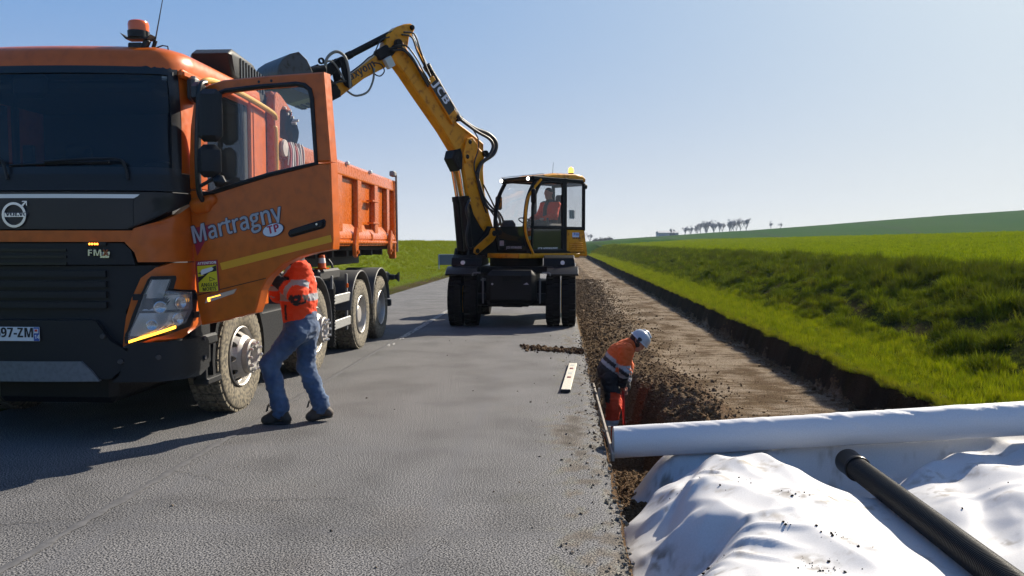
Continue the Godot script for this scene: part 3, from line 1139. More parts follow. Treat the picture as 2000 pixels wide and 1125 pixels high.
func make_far():
	var bark := mat("bark", lin(0.22, 0.215, 0.23), 0.9)
	var twig := mat("twig", lin(0.30, 0.30, 0.34), 0.9)
	var kinds := [bare_tree(3), bare_tree(9), bare_tree(14), bare_tree(27)]
	var spec := []
	for i in 22:
		var x := 66.0 + i * 1.5 + rng.randf_range(-0.5, 0.5)
		spec.append([x, 428.0 + rng.randf_range(-6, 14), rng.randf_range(8.0, 10.5) * (0.68 if i < 6 else 1.0), "grove"])
	spec.append([59.5, 432.0, 6.5, "lone"])
	spec.append([114.0, 440.0, 5.6, "pair"])
	spec.append([119.5, 441.0, 4.6, "pair"])
	spec.append([10.5, 395.0, 9.0, "near"])
	spec.append([14.5, 395.0, 6.5, "near"])
	for i in spec.size():
		var q = spec[i]
		var lab: String = {"grove": "bare grey tree in the dense grove on the skyline", "lone": "small bare tree between the barn and the grove", "pair": "small bare tree of the pair on the hill crest", "near": "bare tree on the skyline behind the excavator cab"}[q[3]]
		var grp: String = {"grove": "grove of bare trees on the skyline", "lone": "", "pair": "pair of trees on the hill crest", "near": "trees behind the excavator"}[q[3]]
		var t := thing("bare_tree", lab, "tree", Vector3(q[0], hgt(q[0], q[1]) - 0.15, -q[1]), rng.randf() * TAU, grp)
		t.scale = Vector3(q[2] * rng.randf_range(0.8, 1.0), q[2], q[2] * 0.9)
		var k = kinds[i % 4]
		put(k[0], "trunk", bark, t)
		put(k[1], "crown", twig, t)
	# hedge bushes on the skyline
	var leaf := mat("hedge_leaf", Color(1, 1, 1), 0.8, 0, {"vc": 1})
	for i in 4:
		var x := 17.5 + i * 2.3
		var d := 398.0
		var t := thing("bush", "dark low bush in the hedge on the skyline", "bush", Vector3(x, hgt(x, d) - 0.2, -d), 0.0, "hedge bushes on the skyline")
		var sp := []
		for k in 260:
			var v := Vector3(rng.randfn(0, 0.75), absf(rng.randfn(0, 0.65)), rng.randfn(0, 0.6))
			sp.append([v, rng.randf_range(0.3, 0.6)])
		scatter(tuft(40 + i, 10, 0.5, 0.8, 0.1), leaf, sp, "foliage", 1.0, [Color(0.03, 0.045, 0.02), Color(0.05, 0.055, 0.03)], t).set_meta("kind", "stuff")
		var b := nb()
		b.tube([Vector3(0, -0.2, 0), Vector3(0.1, 0.5, 0), Vector3(0.05, 1.1, 0.1)], [0.12, 0.09, 0.04], 6)
		part(b, "stem", bark, t)
	# barn
	var bx := 59.0
	var bd := 446.0
	var barn := thing("barn", "long grey barn roof showing over the hill crest", "barn", Vector3(bx, hgt(bx, bd), -bd), 0.1)
	var b := nb()
	b.box(Vector3(0, 1.0, 0), Vector3(11, 2.0, 7))
	part(b, "wall", mat("barn_wall", lin(0.42, 0.43, 0.45), 0.8), barn)
	b = nb()
	b.prism([[-3.9, 2.0], [0, 3.1], [3.9, 2.0], [3.9, 1.9], [-3.9, 1.9]], Transform3D(rot(Vector3.UP, 90), Vector3.ZERO), 11.4)
	part(b, "roof", mat("barn_roof", lin(0.30, 0.31, 0.33), 0.8), barn)
	b = nb()
	b.box(Vector3(2, 1.0, 3.55), Vector3(3, 1.9, 0.1))
	part(b, "door", mat("barn_door", lin(0.16, 0.17, 0.18), 0.7), barn)
	# tractor tramlines across the far field
	var tm := mat("tramline", lin(0.022, 0.050, 0.012), 0.95, 0, {"spec": 0.1})
	for q in [[8.0, 140.0, 10.5, 390.0], [40.0, 235.0, 46.0, 420.0], [75.0, 235.0, 88.0, 420.0], [118.0, 260.0, 150.0, 420.0]]:
		for side in [-0.9, 0.9]:
			b = nb(180.0)
			var rows := []
			for i in 60:
				var f := i / 59.0
				var d := lerpf(q[1], q[3], f)
				var x: float = lerpf(q[0], q[2], f) + side + 1.5 * sin(f * 4.0)
				var row := []
				for k in [-0.28, 0.28]:
					row.append(Vector3(x + k, hgt(x + k, d) + 0.14, -d))
				rows.append(row)
			b.sheet(rows, Vector3.UP)
			tag(part(b, "field_track", tm), "", "", "", "structure")
	# temporary road sign on the far verge, seen from behind
	var sp := Vector3(-7.0, hgt(-7.0, 50.0), -50.0)
	var t := thing("road_sign", "low grey road sign on a folding stand on the far verge, seen from behind", "sign", sp, 0.25)
	var gm := mat("galvanised", lin(0.36, 0.38, 0.40), 0.5, 0.6)
	b = nb()
	b.box(Vector3(0, 0.62, 0), Vector3(1.5, 0.66, 0.03), 0.01, rot(Vector3.RIGHT, -12))
	part(b, "panel", mat("sign_back", lin(0.09, 0.10, 0.11), 0.7), t)
	for s in [-1, 1]:
		b = nb()
		b.tube([Vector3(0.7 * s, 0, 0.25), Vector3(0.7 * s, 0.95, -0.06)], 0.025, 8)
		part(b, "leg", gm, t)
		b = nb()
		b.tube([Vector3(0.7 * s, 0.9, -0.08), Vector3(0.7 * s, 0.0, -0.45)], 0.02, 8)
		part(b, "stay", gm, t)
	b = nb()
	b.tube([Vector3(-0.7, 0.95, -0.06), Vector3(0.7, 0.95, -0.06)], 0.025, 8)
	part(b, "rail", gm, t)

# ---------------------------------------------------------------- dump truck
# local: x to the truck's left side (+), z = 0 at the middle of the front, going back is -z
func cs(s: float, y: float, off := 0.0) -> Vector3:
	var a := absf(s)
	var x := a
	var z := -0.10 * a * a
	var n := Vector2(0.2 * a, 1.0)
	if a > 1.45:
		x = 1.25
		z = -0.42 - (a - 1.45)
		n = Vector2(1, 0)
	elif a > 1.0:
		var th := (a - 1.0) / 0.45 * PI / 2
		x = 1.0 + 0.25 * sin(th)
		z = -0.10 - 0.32 * (1.0 - cos(th))
		n = Vector2(0.2 * cos(th) + sin(th) * 1.1, cos(th))
	n = n.normalized() * off
	var k := maxf(0.0, y - 2.1)
	return Vector3(signf(s) * ((x + n.x) * (1.0 - 0.03 * k)), y, z + n.y - 0.17 * k)

func skin(b: MB, rows: Array, o1: float, o2: float, cols := 28):   # plate on the cab front; rows: [y, s from, s to]
	var f := []
	var g := []
	var all := []
	for i in rows.size() - 1:
		var n := maxi(1, int(absf(rows[i + 1][0] - rows[i][0]) / 0.09))
		for k in n:
			var t := float(k) / n
			all.append([lerpf(rows[i][0], rows[i + 1][0], t), lerpf(rows[i][1], rows[i + 1][1], t), lerpf(rows[i][2], rows[i + 1][2], t)])
	all.append(rows[-1])
	for r in all:
		var p1 := []
		var p2 := []
		for j in cols + 1:
			var s := lerpf(r[1], r[2], float(j) / cols)
			p1.append(cs(s, r[0], o1))
			p2.append(cs(s, r[0], o2))
		f.append(p1)
		g.append(p2)
	b.slab(f, g)

func wheel(parent: Node, at: Vector3, side: float, front: bool, m: Dictionary) -> void:
	# axis along x; side +1: outer face towards +x
	var w := Node3D.new()
	w.name = "wheel"
	parent.add_child(w, true)
	w.position = at
	var ax := Transform3D(Basis(Vector3(0, 0, 1), Vector3(side, 0, 0), Vector3(0, side, 0)), Vector3.ZERO)
	var R := 0.535
	for k in (1 if front else 2):
		var o := -0.35 * k
		var b := nb(40.0)
		b.lathe([[0.285, -0.30 + o], [0.30, -0.33 + o], [0.42, -0.345 + o], [0.50, -0.335 + o], [R - 0.015, -0.31 + o], [R, -0.27 + o], [R, -0.05 + o], [R - 0.012, -0.012 + o], [0.505, 0.0 + o], [0.47, 0.006 + o], [0.455, 0.002 + o], [0.42, 0.008 + o], [0.36, 0.0 + o], [0.305, -0.02 + o], [0.285, -0.05 + o]], 56, ax, true)
		var nt := 60
		for i in nt:   # tread lugs on the shoulder and crown
			var a := TAU * i / nt
			var bs := ax.basis * Basis(Vector3.UP, a)
			for q in [[-0.052, 0.075], [-0.16, 0.10], [-0.265, 0.075]]:
				b.box(bs * Vector3(R + 0.002, q[0] + o, 0.01 * (i % 2)), Vector3(0.022, q[1], 0.042), 0.0, bs)
		part(b, "tyre", m.tyre, w)
	var b := nb(30.0)
	if front:
		b.lathe([[0.295, -0.03], [0.30, -0.005], [0.29, 0.004], [0.278, -0.005], [0.262, -0.05], [0.252, -0.058], [0.252, -0.072], [0.27, -0.09]], 40, ax, true)
		b.lathe([[0.21, 0.020], [0.205, 0.030], [0.175, 0.055], [0.166, 0.04], [0.198, 0.010]], 40, ax, true)
		part(b, "rim", m.rim, w)
		b = nb(30.0)
		b.lathe([[0.0, -0.05], [0.168, -0.05], [0.168, 0.105], [0.158, 0.115], [0.10, 0.115], [0.092, 0.10], [0.085, 0.06], [0.0, 0.055]], 32, ax)
		var hb := part(b, "hub", m.hub, w)
		for i in 10:
			var a := TAU * i / 10
			b = nb(30.0)
			var c := ax * Vector3(0.132 * cos(a), 0.11, 0.132 * sin(a))
			var cx := ax * Vector3(0.132 * cos(a), 0.155, 0.132 * sin(a))
			b.tube([c, c.lerp(cx, 0.75), cx], [0.019, 0.018, 0.009], 6)
			part(b, "nut", m.nut, hb)
		for i in 10:   # webs between the hand holes of the disc
			var mid := TAU * (i + 0.5) / 10
			var fr := []
			var bk := []
			for j in 4:
				var t := j / 3.0
				var r1 := []
				var r2 := []
				for k in 4:
					var an := mid + (k / 3.0 - 0.5) * TAU / 10 * (0.55 + 0.35 * pow(absf(t - 0.5) * 2.0, 2.0))
					var rr := lerpf(0.256, 0.205, t)
					r1.append(ax * Vector3(rr * cos(an), lerpf(-0.057, 0.026, t), rr * sin(an)))
					r2.append(ax * Vector3(rr * cos(an), lerpf(-0.070, 0.012, t), rr * sin(an)))
				fr.append(r1)
				bk.append(r2)
			b = nb(30.0)
			b.slab(fr, bk)
			part(b, "disc_web", m.rim, w)
	else:
		b.lathe([[0.295, -0.03], [0.30, -0.005], [0.29, 0.004], [0.278, -0.01], [0.262, -0.10], [0.25, -0.17], [0.2, -0.19], [0.155, -0.20], [0.15, -0.23], [0.2, -0.22], [0.26, -0.20]], 40, ax, true)
		part(b, "rim", m.rim, w)
		b = nb(30.0)
		b.lathe([[0.0, -0.25], [0.15, -0.25], [0.145, -0.06], [0.12, -0.035], [0.05, -0.03], [0.0, -0.03]], 28, ax)
		var hb := part(b, "hub", m.hub, w)
		for i in 10:
			var a := TAU * i / 10
			b = nb(30.0)
			var c := ax * Vector3(0.175, 0, 0).rotated(Vector3.UP, 0)
			c = ax * Vector3(0.178 * cos(a), -0.20, 0.178 * sin(a))
			var cx := ax * Vector3(0.178 * cos(a), -0.155, 0.178 * sin(a))
			b.tube([c, c.lerp(cx, 0.75), cx], [0.018, 0.017, 0.009], 6)
			part(b, "nut", m.nut, hb)

func lettering(parent: Node, txt: String, size: float, xf: Transform3D, m: Material, called := "lettering", bold := true, depth := 0.004, squeeze := 1.0, family := "Droid Sans") -> MeshInstance3D:
	var f := SystemFont.new()
	f.font_names = PackedStringArray([family])
	f.font_weight = 700 if bold else 400
	var t := TextMesh.new()
	t.text = txt
	t.font = f
	t.font_size = 64
	t.pixel_size = size / 46.0
	t.depth = depth
	t.horizontal_alignment = HORIZONTAL_ALIGNMENT_LEFT
	t.vertical_alignment = VERTICAL_ALIGNMENT_BOTTOM
	t.curve_step = 1.0
	var o := put(t, called, m, parent)
	o.transform = xf * Transform3D(Basis.from_scale(Vector3(squeeze, 1, 1)), Vector3.ZERO)
	return o

func make_truck():
	var grime := noise_tex("grime", 512, 0.02, FastNoiseLite.TYPE_SIMPLEX, 5, [[0.0, 0.86], [0.45, 0.95], [1.0, 1.0]], 61)
	var rgrime := noise_tex("rgrime", 512, 0.03, FastNoiseLite.TYPE_SIMPLEX, 5, [[0.0, 1.0], [0.5, 0.75], [1.0, 0.55]], 62)
	var orange := mat("truck_orange", lin(0.60, 0.118, 0.008), 0.5, 0, {"spec": 0.4, "coat": 0.22, "coat_rough": 0.12, "detail": grime, "dscale": 0.6, "rtex": rgrime, "scale": 0.8})
	var bed := mat("bed_orange", lin(0.56, 0.120, 0.006), 0.38, 0, {"spec": 0.5, "coat": 0.5, "coat_rough": 0.22, "detail": grime, "dscale": 0.5, "rtex": rgrime, "scale": 0.7})
	var black := mat("black_plastic", lin(0.015, 0.016, 0.018), 0.65, 0, {"spec": 0.4, "rtex": rgrime, "scale": 2.0})
	var gloss := mat("black_gloss", lin(0.012, 0.013, 0.016), 0.35, 0, {"spec": 0.4, "coat": 0.2})
	var dark := mat("dark_steel", lin(0.03, 0.03, 0.032), 0.6, 0.2, {"detail": grime, "dscale": 1.0})
	var inside := mat("cab_trim", lin(0.035, 0.037, 0.043), 0.8)
	var seatm := mat("seat_cloth", lin(0.022, 0.024, 0.03), 0.95, 0, {"sheen": 0.3})
	var alu := mat("aluminium", lin(0.62, 0.62, 0.60), 0.42, 0.7, {"detail": grime, "dscale": 2.0})
	var white := mat("white_paint", lin(0.74, 0.74, 0.72), 0.5)
	var chrome := mat("chrome", lin(0.55, 0.57, 0.6), 0.2, 0.95)
	var glass := mat("windscreen_glass", lin(0.012, 0.016, 0.022), 0.02, 0, {"alpha": 0.36, "spec": 0.35})
	var sideglass := mat("door_glass", lin(0.10, 0.14, 0.16), 0.02, 0, {"alpha": 0.12})
	var lens := mat("lamp_lens", lin(0.6, 0.65, 0.7), 0.03, 0, {"alpha": 0.10})
	var amber_on := mat("amber_lit", lin(0.9, 0.35, 0.03), 0.3, 0, {"glow": lin(1.0, 0.42, 0.03), "power": 2.6})
	var led_on := mat("led_lit", lin(0.9, 0.3, 0.03), 0.3, 0, {"glow": lin(1.0, 0.22, 0.02), "power": 5.0})
	var amber := mat("amber_plastic", lin(0.75, 0.12, 0.006), 0.15, 0, {"coat": 0.6})
	var yellow := mat("yellow_stripe", lin(0.74, 0.34, 0.008), 0.4)
	var railm := mat("yellow_rail", lin(0.62, 0.36, 0.06), 0.45, 0)
	var dusty := noise_tex("dusty", 512, 0.025, FastNoiseLite.TYPE_SIMPLEX, 5, [[0.0, Color(0.60, 0.57, 0.51)], [0.4, Color(0.50, 0.48, 0.43)], [0.6, Color(0.38, 0.365, 0.34)], [1.0, Color(0.22, 0.215, 0.205)]], 63)
	var wm := {
		"tyre": mat("tyre", Color(0.9, 0.88, 0.84), 0.9, 0, {"tex": dusty, "scale": 1.4}),
		"rim": mat("rim", lin(0.46, 0.44, 0.41), 0.45, 0.5, {"detail": grime, "dscale": 2.5}),
		"hub": mat("hub", lin(0.40, 0.38, 0.36), 0.5, 0.3, {"detail": grime, "dscale": 3.0}),
		"nut": mat("nut", lin(0.50, 0.50, 0.50), 0.35, 0.8),
		"black": black,
	}
	var T := thing("dump_truck", "orange four axle dump truck with its driver door swung open", "truck", Vector3(-4.4, 0, -6.2))
	var b := nb()
	# roof
	b = nb(60.0)
	var rings := []
	for q in [[3.10, 0.0, 1.0], [3.16, 0.012, 1.0], [3.24, 0.0, 1.0], [3.285, -0.04, 0.985], [3.315, -0.09, 0.95], [3.335, -0.12, 0.86], [3.35, -0.12, 0.6]]:
		var ring := PackedVector3Array()
		for j in 65:
			var s := lerpf(-1.45, 1.45, j / 64.0)
			ring.append(cs(s, q[0], q[1]))
		for z in [-0.9, -1.4, -1.95]:
			ring.append(Vector3(1.21 + q[1], q[0], z - 0.17))
		ring.append(Vector3(1.1, q[0], -2.2))
		ring.append(Vector3(-1.1, q[0], -2.2))
		for z in [-1.95, -1.4, -0.9]:
			ring.append(Vector3(-1.21 - q[1], q[0], z - 0.17))
		for j in ring.size():
			var c := Vector3(0, ring[j].y, -1.2)
			var v: Vector3 = (ring[j] - c) * q[2] + c
			ring[j] = v
		rings.append(ring)
	b.loft(rings)
	var roof := part(b, "roof", orange, T)
	for sx in [-0.8, -0.4, 0.0, 0.4, 0.8]:
		b = nb()
		b.box(Vector3(sx, 3.352, -1.4), Vector3(0.05, 0.02, 1.1), 0.008)
		part(b, "roof_rib", orange, roof)
	# windscreen and its seal
	b = nb(60.0)
	skin(b, [[3.10, -1.245, 1.245], [2.72, -1.285, 1.285], [2.235, -1.305, 1.305]], -0.012, -0.017, 40)
	part(b, "windscreen", glass, T)
	b = nb(60.0)
	skin(b, [[3.125, -1.27, 1.27], [3.055, -1.265, 1.265]], 0.003, -0.03, 40)
	skin(b, [[2.275, -1.33, 1.33], [2.20, -1.335, 1.335]], 0.003, -0.03, 40)
	for s in [-1, 1]:
		skin(b, [[3.06, 1.185 * s, 1.275 * s], [2.72, 1.225 * s, 1.315 * s], [2.27, 1.245 * s, 1.335 * s]], 0.004, -0.03, 4)
	part(b, "windscreen_seal", gloss, T)
	b = nb()
	b.box(cs(1.175, 3.03, -0.02), Vector3(0.055, 0.035, 0.003), 0, rot(Vector3.UP, 38))
	part(b, "sticker", mat("sticker_pale", lin(0.55, 0.65, 0.7), 0.5), T)
	# pillars
	for s in [-1, 1]:
		b = nb(60.0)
		skin(b, [[3.11, 1.275 * s, 1.50 * s], [2.7, 1.315 * s, 1.50 * s], [2.24, 1.335 * s, 1.50 * s]], 0.006, -0.05, 8)
		part(b, "pillar", orange, T)
	# black cowl panel with the pale stripe
	b = nb(60.0)
	skin(b, [[2.215, -1.47, 1.47], [2.08, -1.475, 1.475]], 0.018, -0.05, 40)
	part(b, "cowl", black, T)
	b = nb(60.0)
	skin(b, [[2.068, -1.47, 1.47], [2.0, -1.43, 1.43], [1.93, -1.27, 1.27], [1.86, -1.11, 1.11], [1.79, -0.94, 0.94], [1.768, -0.88, 0.88]], 0.022, -0.05, 48)
	part(b, "front_panel", gloss, T)
	for s in [-1, 1]:
		b = nb()
		skin(b, [[2.068, 0.935 * s, 0.941 * s], [1.80, 0.929 * s, 0.935 * s]], 0.0235, 0.0, 1)
		part(b, "panel_joint", mat("joint_black", lin(0.010, 0.010, 0.011), 0.8), T)
	b = nb(60.0)
	skin(b, [[2.05, -0.93, 0.985], [2.035, -0.97, 0.97], [2.018, -0.955, 0.94]], 0.026, 0.018, 30)
	part(b, "trim_strip", mat("trim_silver", lin(0.62, 0.63, 0.66), 0.3, 0.6), T)
	# round maker badge with arrow
	var bd := Node3D.new()
	bd.name = "badge"
	T.add_child(bd)
	bd.position = cs(0.0, 1.882, 0.03)
	b = nb()
	b.lathe([[0.082, -0.006], [0.102, -0.006], [0.102, 0.008], [0.082, 0.008]], 40, Transform3D(rot(Vector3.RIGHT, 90), Vector3.ZERO), true)
	part(b, "ring", chrome, bd)
	b = nb()
	b.prism([[0.066, 0.078], [0.095, 0.105], [0.068, 0.105], [0.075, 0.112], [0.112, 0.112], [0.112, 0.072], [0.104, 0.078], [0.104, 0.098], [0.076, 0.066]], Transform3D.IDENTITY, 0.014)
	part(b, "arrow", chrome, bd)
	b = nb()
	b.box(Vector3(0, 0, 0), Vector3(0.165, 0.036, 0.01), 0.002)
	part(b, "bar", chrome, bd)
	lettering(bd, "VOLVO", 0.030, Transform3D(Basis.IDENTITY, Vector3(-0.072, -0.019, 0.007)), mat("badge_blue", lin(0.02, 0.03, 0.06), 0.4), "lettering", true, 0.004, 1.25, "Droid Serif")
	# orange band under the panel
	b = nb(60.0)
	skin(b, [[1.985, 1.45, 1.52], [1.90, 1.30, 1.52], [1.83, 1.12, 1.52], [1.775, 0.93, 1.525], [1.66, 0.86, 1.525], [1.58, 0.93, 1.53], [1.50, 0.955, 1.53]], 0.014, -0.05, 18)
	skin(b, [[1.985, -1.52, -1.45], [1.90, -1.52, -1.30], [1.83, -1.52, -1.12], [1.775, -1.525, -0.93], [1.66, -1.525, -0.86], [1.58, -1.53, -0.93], [1.50, -1.53, -0.955]], 0.014, -0.05, 18)
	skin(b, [[1.757, -0.92, 0.92], [1.70, -0.9, 0.9], [1.665, -0.86, 0.86]], 0.016, -0.05, 30)
	part(b, "front_band", orange, T)
	# upper grille
	b = nb(60.0)
	skin(b, [[1.655, -0.84, 0.84], [1.60, -0.90, 0.90], [1.48, -0.93, 0.93]], 0.0, -0.06, 30)
	var gr := part(b, "upper_grille", black, T)
	for k in 3:
		b = nb()
		var y := 1.61 - k * 0.055
		skin(b, [[y, -0.44, 0.40], [y - 0.022, -0.44, 0.40]], 0.014, 0.001, 12)
		part(b, "grille_bar", gloss, gr)
	var lp := Node3D.new()
	lp.name = "strobe_lamp"
	T.add_child(lp)
	b = nb()
	skin(b, [[1.662, 0.56, 0.715], [1.634, 0.56, 0.715]], 0.022, 0.0, 4)
	part(b, "housing", gloss, lp)
	for k in 4:
		b = nb()
		b.box(cs(0.592 + k * 0.02, 1.648, 0.024), Vector3(0.013, 0.015, 0.006), 0.002)
		part(b, "diode_light", led_on, lp)
	lettering(T, "FM", 0.05, Transform3D(Basis.IDENTITY, cs(0.565, 1.535, 0.01)), chrome, "model_lettering", true, 0.006, 1.25)
	b = nb()
	b.prism([[0, 0], [0.075, 0], [0.085, 0.05], [0.01, 0.05]], Transform3D(Basis.IDENTITY, cs(0.665, 1.535, 0.008)), 0.006)
	part(b, "model_plate", chrome, T)
	lettering(T, "X", 0.05, Transform3D(Basis.IDENTITY, cs(0.69, 1.535, 0.02)), mat("badge_orange", lin(0.35, 0.08, 0.01), 0.4), "model_lettering", true, 0.006, 1.1)
	# lower grille field
	b = nb(60.0)
	skin(b, [[1.47, -1.14, 1.14], [1.38, -1.0, 1.0], [1.10, -0.84, 0.84], [0.80, -0.86, 0.86], [0.62, -0.80, 0.80]], -0.03, -0.10, 30)
	var lg := part(b, "lower_grille", black, T)
	for k in 4:
		b = nb()
		var y := 1.43 - k * 0.085
		skin(b, [[y, -0.72, 0.70], [y - 0.05, -0.72, 0.70]], 0.006, -0.029, 20)
		part(b, "grille_slat", black, lg)
	# bumper
	b = nb(50.0)
	skin(b, [[1.03, -0.60, 0.60], [1.02, -0.63, 0.63], [0.86, -0.74, 0.74], [0.78, -0.86, 0.86], [0.72, -0.90, 0.90], [0.66, -0.86, 0.86], [0.55, -0.74, 0.74]], 0.05, -0.06, 30)
	for s in [-1, 1]:
		skin(b, [[0.80, 0.82 * s, 1.0 * s], [0.845, 0.90 * s, 1.56 * s], [0.80, 0.88 * s, 1.62 * s], [0.57, 0.80 * s, 1.62 * s], [0.52, 0.74 * s, 1.45 * s]], 0.055, -0.06, 16)
	var bmp := part(b, "bumper", black, T)
	for q in [[0.69, 0.90], [0.82, 0.69], [1.1, 0.72], [1.52, 0.83], [1.52, 0.66]]:
		b = nb()
		var c := cs(q[0], q[1], 0.055)
		var c2 := cs(q[0], q[1], 0.072)
		b.cyl(c, c2, 0.022, 12, 0.004)
		part(b, "bolt", mat("bolt_dark", lin(0.06, 0.06, 0.065), 0.4, 0.6), bmp)
	b = nb(50.0)
	skin(b, [[0.69, -0.52, 0.50], [0.70, -0.52, 0.52], [0.62, -0.60, 0.60], [0.535, -0.66, 0.66]], 0.078, 0.03, 24)
	part(b, "skid_plate", mat("skid_grey", lin(0.20, 0.21, 0.23), 0.5, 0.5, {"detail": grime, "dscale": 1.5}), bmp)
	# number plate
	var np := Node3D.new()
	np.name = "number_plate"
	T.add_child(np)
	np.position = cs(-0.06, 0.92, 0.062)
	b = nb()
	b.box(Vector3.ZERO, Vector3(0.52, 0.115, 0.008), 0.003)
	part(b, "plate", white, np)
	for s in [-1, 1]:
		b = nb()
		b.box(Vector3(0.236 * s, 0, 0.003), Vector3(0.046, 0.111, 0.005), 0.001)
		part(b, "blue_band", mat("plate_blue", lin(0.03, 0.09, 0.35), 0.4), np)
	b = nb()
	b.box(Vector3(0.236, 0.026, 0.0065), Vector3(0.034, 0.036, 0.002))
	part(b, "region_badge", white, np)
	b = nb()
	b.box(Vector3(0.236, 0.03, 0.0085), Vector3(0.022, 0.018, 0.002))
	part(b, "region_mark", mat("plate_red", lin(0.6, 0.03, 0.02), 0.5), np)
	var ink := mat("plate_ink", lin(0.01, 0.01, 0.012), 0.5)
	lettering(np, "697-ZM", 0.078, Transform3D(Basis.IDENTITY, Vector3(-0.118, -0.053, 0.006)), ink, "lettering", true, 0.002, 0.90)
	lettering(np, "14", 0.032, Transform3D(Basis.IDENTITY, Vector3(0.220, -0.048, 0.0075)), white, "lettering", true, 0.002, 0.9)
	# headlamps
	for s in [-1, 1]:
		b = nb(60.0)
		skin(b, [[1.49, 1.22 * s, 1.46 * s], [1.455, 1.10 * s, 1.49 * s], [1.37, 0.975 * s, 1.53 * s], [1.20, 0.90 * s, 1.56 * s], [1.05, 0.855 * s, 1.575 * s], [0.95, 0.84 * s, 1.575 * s], [0.86, 0.83 * s, 1.30 * s], [0.81, 0.825 * s, 0.98 * s]], 0.018, -0.06, 18)
		var sur := part(b, "headlamp_surround", orange, T)
		var hl := Node3D.new()
		hl.name = "headlamp"
		T.add_child(hl, true)
		b = nb(60.0)
		skin(b, [[1.385, 1.06 * s, 1.245 * s], [1.36, 1.035 * s, 1.25 * s], [1.275, 0.995 * s, 1.225 * s], [1.255, 0.985 * s, 1.43 * s], [1.21, 0.965 * s, 1.47 * s], [1.06, 0.905 * s, 1.43 * s], [0.95, 0.87 * s, 1.36 * s], [0.91, 0.85 * s, 1.20 * s], [0.835, 0.85 * s, 0.93 * s]], 0.036, -0.02, 12)
		part(b, "bezel", black, hl)
		for k in [[1.20, 1.47], [1.045, 1.44], [0.87, 0.90], [1.215, 0.97]]:
			b = nb(60.0)
			skin(b, [[k[0] + 0.025, (k[1] - 0.05) * s, (k[1] + 0.055) * s], [k[0] - 0.025, (k[1] - 0.05) * s, (k[1] + 0.045) * s]], 0.05, 0.0, 3)
			part(b, "clip", black, hl)
		# bright reflector tray, bowls and cover lens
		b = nb(30.0)
		skin(b, [[1.355, 1.07 * s, 1.195 * s], [1.27, 1.03 * s, 1.165 * s], [1.19, 0.995 * s, 1.14 * s]], 0.040, 0.03, 5)
		skin(b, [[1.225, 1.16 * s, 1.345 * s], [1.10, 0.975 * s, 1.345 * s], [0.995, 0.925 * s, 1.285 * s], [0.94, 0.90 * s, 1.15 * s], [0.875, 0.885 * s, 0.94 * s]], 0.040, 0.03, 10)
		part(b, "reflector", mat("reflector", lin(0.36, 0.38, 0.41), 0.28, 0.85), hl)
		for q in [[1.27, 1.16, 0.055], [1.12, 1.13, 0.05], [1.245, 1.025, 0.05], [1.06, 0.985, 0.045]]:
			b = nb(40.0)
			var c := cs(q[0] * s, q[1], 0.042)
			b.lathe([[q[2], 0.0], [q[2], 0.014], [q[2] * 0.86, 0.016], [q[2] * 0.5, 0.006], [0.0, 0.004]], 24, aim(c, cs(q[0] * s, q[1], 0.1)))
			part(b, "lamp_bowl", chrome, hl)
		for k in [[1.105, 0.96, 1.38], [1.205, 1.0, 1.15]]:
			b = nb(40.0)
			skin(b, [[k[0], k[1] * s, k[2] * s], [k[0] - 0.02, (k[1] - 0.005) * s, k[2] * s]], 0.05, 0.03, 5)
			part(b, "divider", black, hl)
		b = nb(60.0)
		skin(b, [[1.36, 1.06 * s, 1.20 * s], [1.27, 1.02 * s, 1.17 * s], [1.24, 1.01 * s, 1.36 * s], [1.10, 0.96 * s, 1.36 * s], [0.99, 0.92 * s, 1.30 * s], [0.93, 0.89 * s, 1.15 * s], [0.87, 0.88 * s, 0.94 * s]], 0.064, 0.059, 10)
		part(b, "lens", lens, hl)
		b = nb(40.0)
		var fr := []
		var bk := []
		for k in 9:
			var t := k / 8.0
			var ss = lerpf(0.885, 1.225, t) * s
			var yy := lerpf(0.852, 0.962, t)
			fr.append([cs(ss, yy + 0.011, 0.062), cs(ss, yy - 0.011, 0.062)])
			bk.append([cs(ss, yy + 0.011, 0.05), cs(ss, yy - 0.011, 0.05)])
		b.slab(fr, bk)
		part(b, "indicator_light", amber_on, hl)
	# wipers
	for q in [[0.86, -0.06], [-0.1, -0.95]]:
		var w := Node3D.new()
		w.name = "wiper"
		T.add_child(w, true)
		b = nb()
		b.tube(spline([cs(q[0] + 0.04, 2.17, 0.03), cs(q[0] + 0.01, 2.29, 0.045), cs(q[0] - 0.06, 2.335, 0.05), cs(q[0] - 0.4, 2.325, 0.045), cs(q[0] - 0.62, 2.31, 0.035)], 6), 0.012, 8)
		part(b, "arm", black, w)
		b = nb()
		b.tube([cs(q[0] - 0.12, 2.312, 0.015), cs(q[0] - 0.5, 2.303, 0.015), cs(q[1], 2.285, 0.015)], 0.011, 6)
		part(b, "blade", black, w)
	cab_inside(T, inside, seatm, orange, black, gloss, sideglass, railm)
	truck_door(T, orange, black, gloss, sideglass, yellow, amber_on, chrome, white)
	# beacon on the roof
	var bc := Node3D.new()
	bc.name = "beacon_lamp"
	T.add_child(bc)
	bc.position = Vector3(0.83, 3.285, -0.42)
	b = nb()
	b.box(Vector3(-0.02, 0.03, 0), Vector3(0.12, 0.06, 0.08), 0.01)
	b.box(Vector3(0.06, 0.05, 0.0), Vector3(0.05, 0.09, 0.05), 0.01, rot(Vector3.BACK, -28))
	b.prism([[-0.14, 0.14], [-0.09, 0.10], [0.10, 0.10], [0.13, 0.12], [0.10, 0.085], [-0.09, 0.085]], Transform3D.IDENTITY, 0.1)
	part(b, "bracket", dark, bc)
	b = nb()
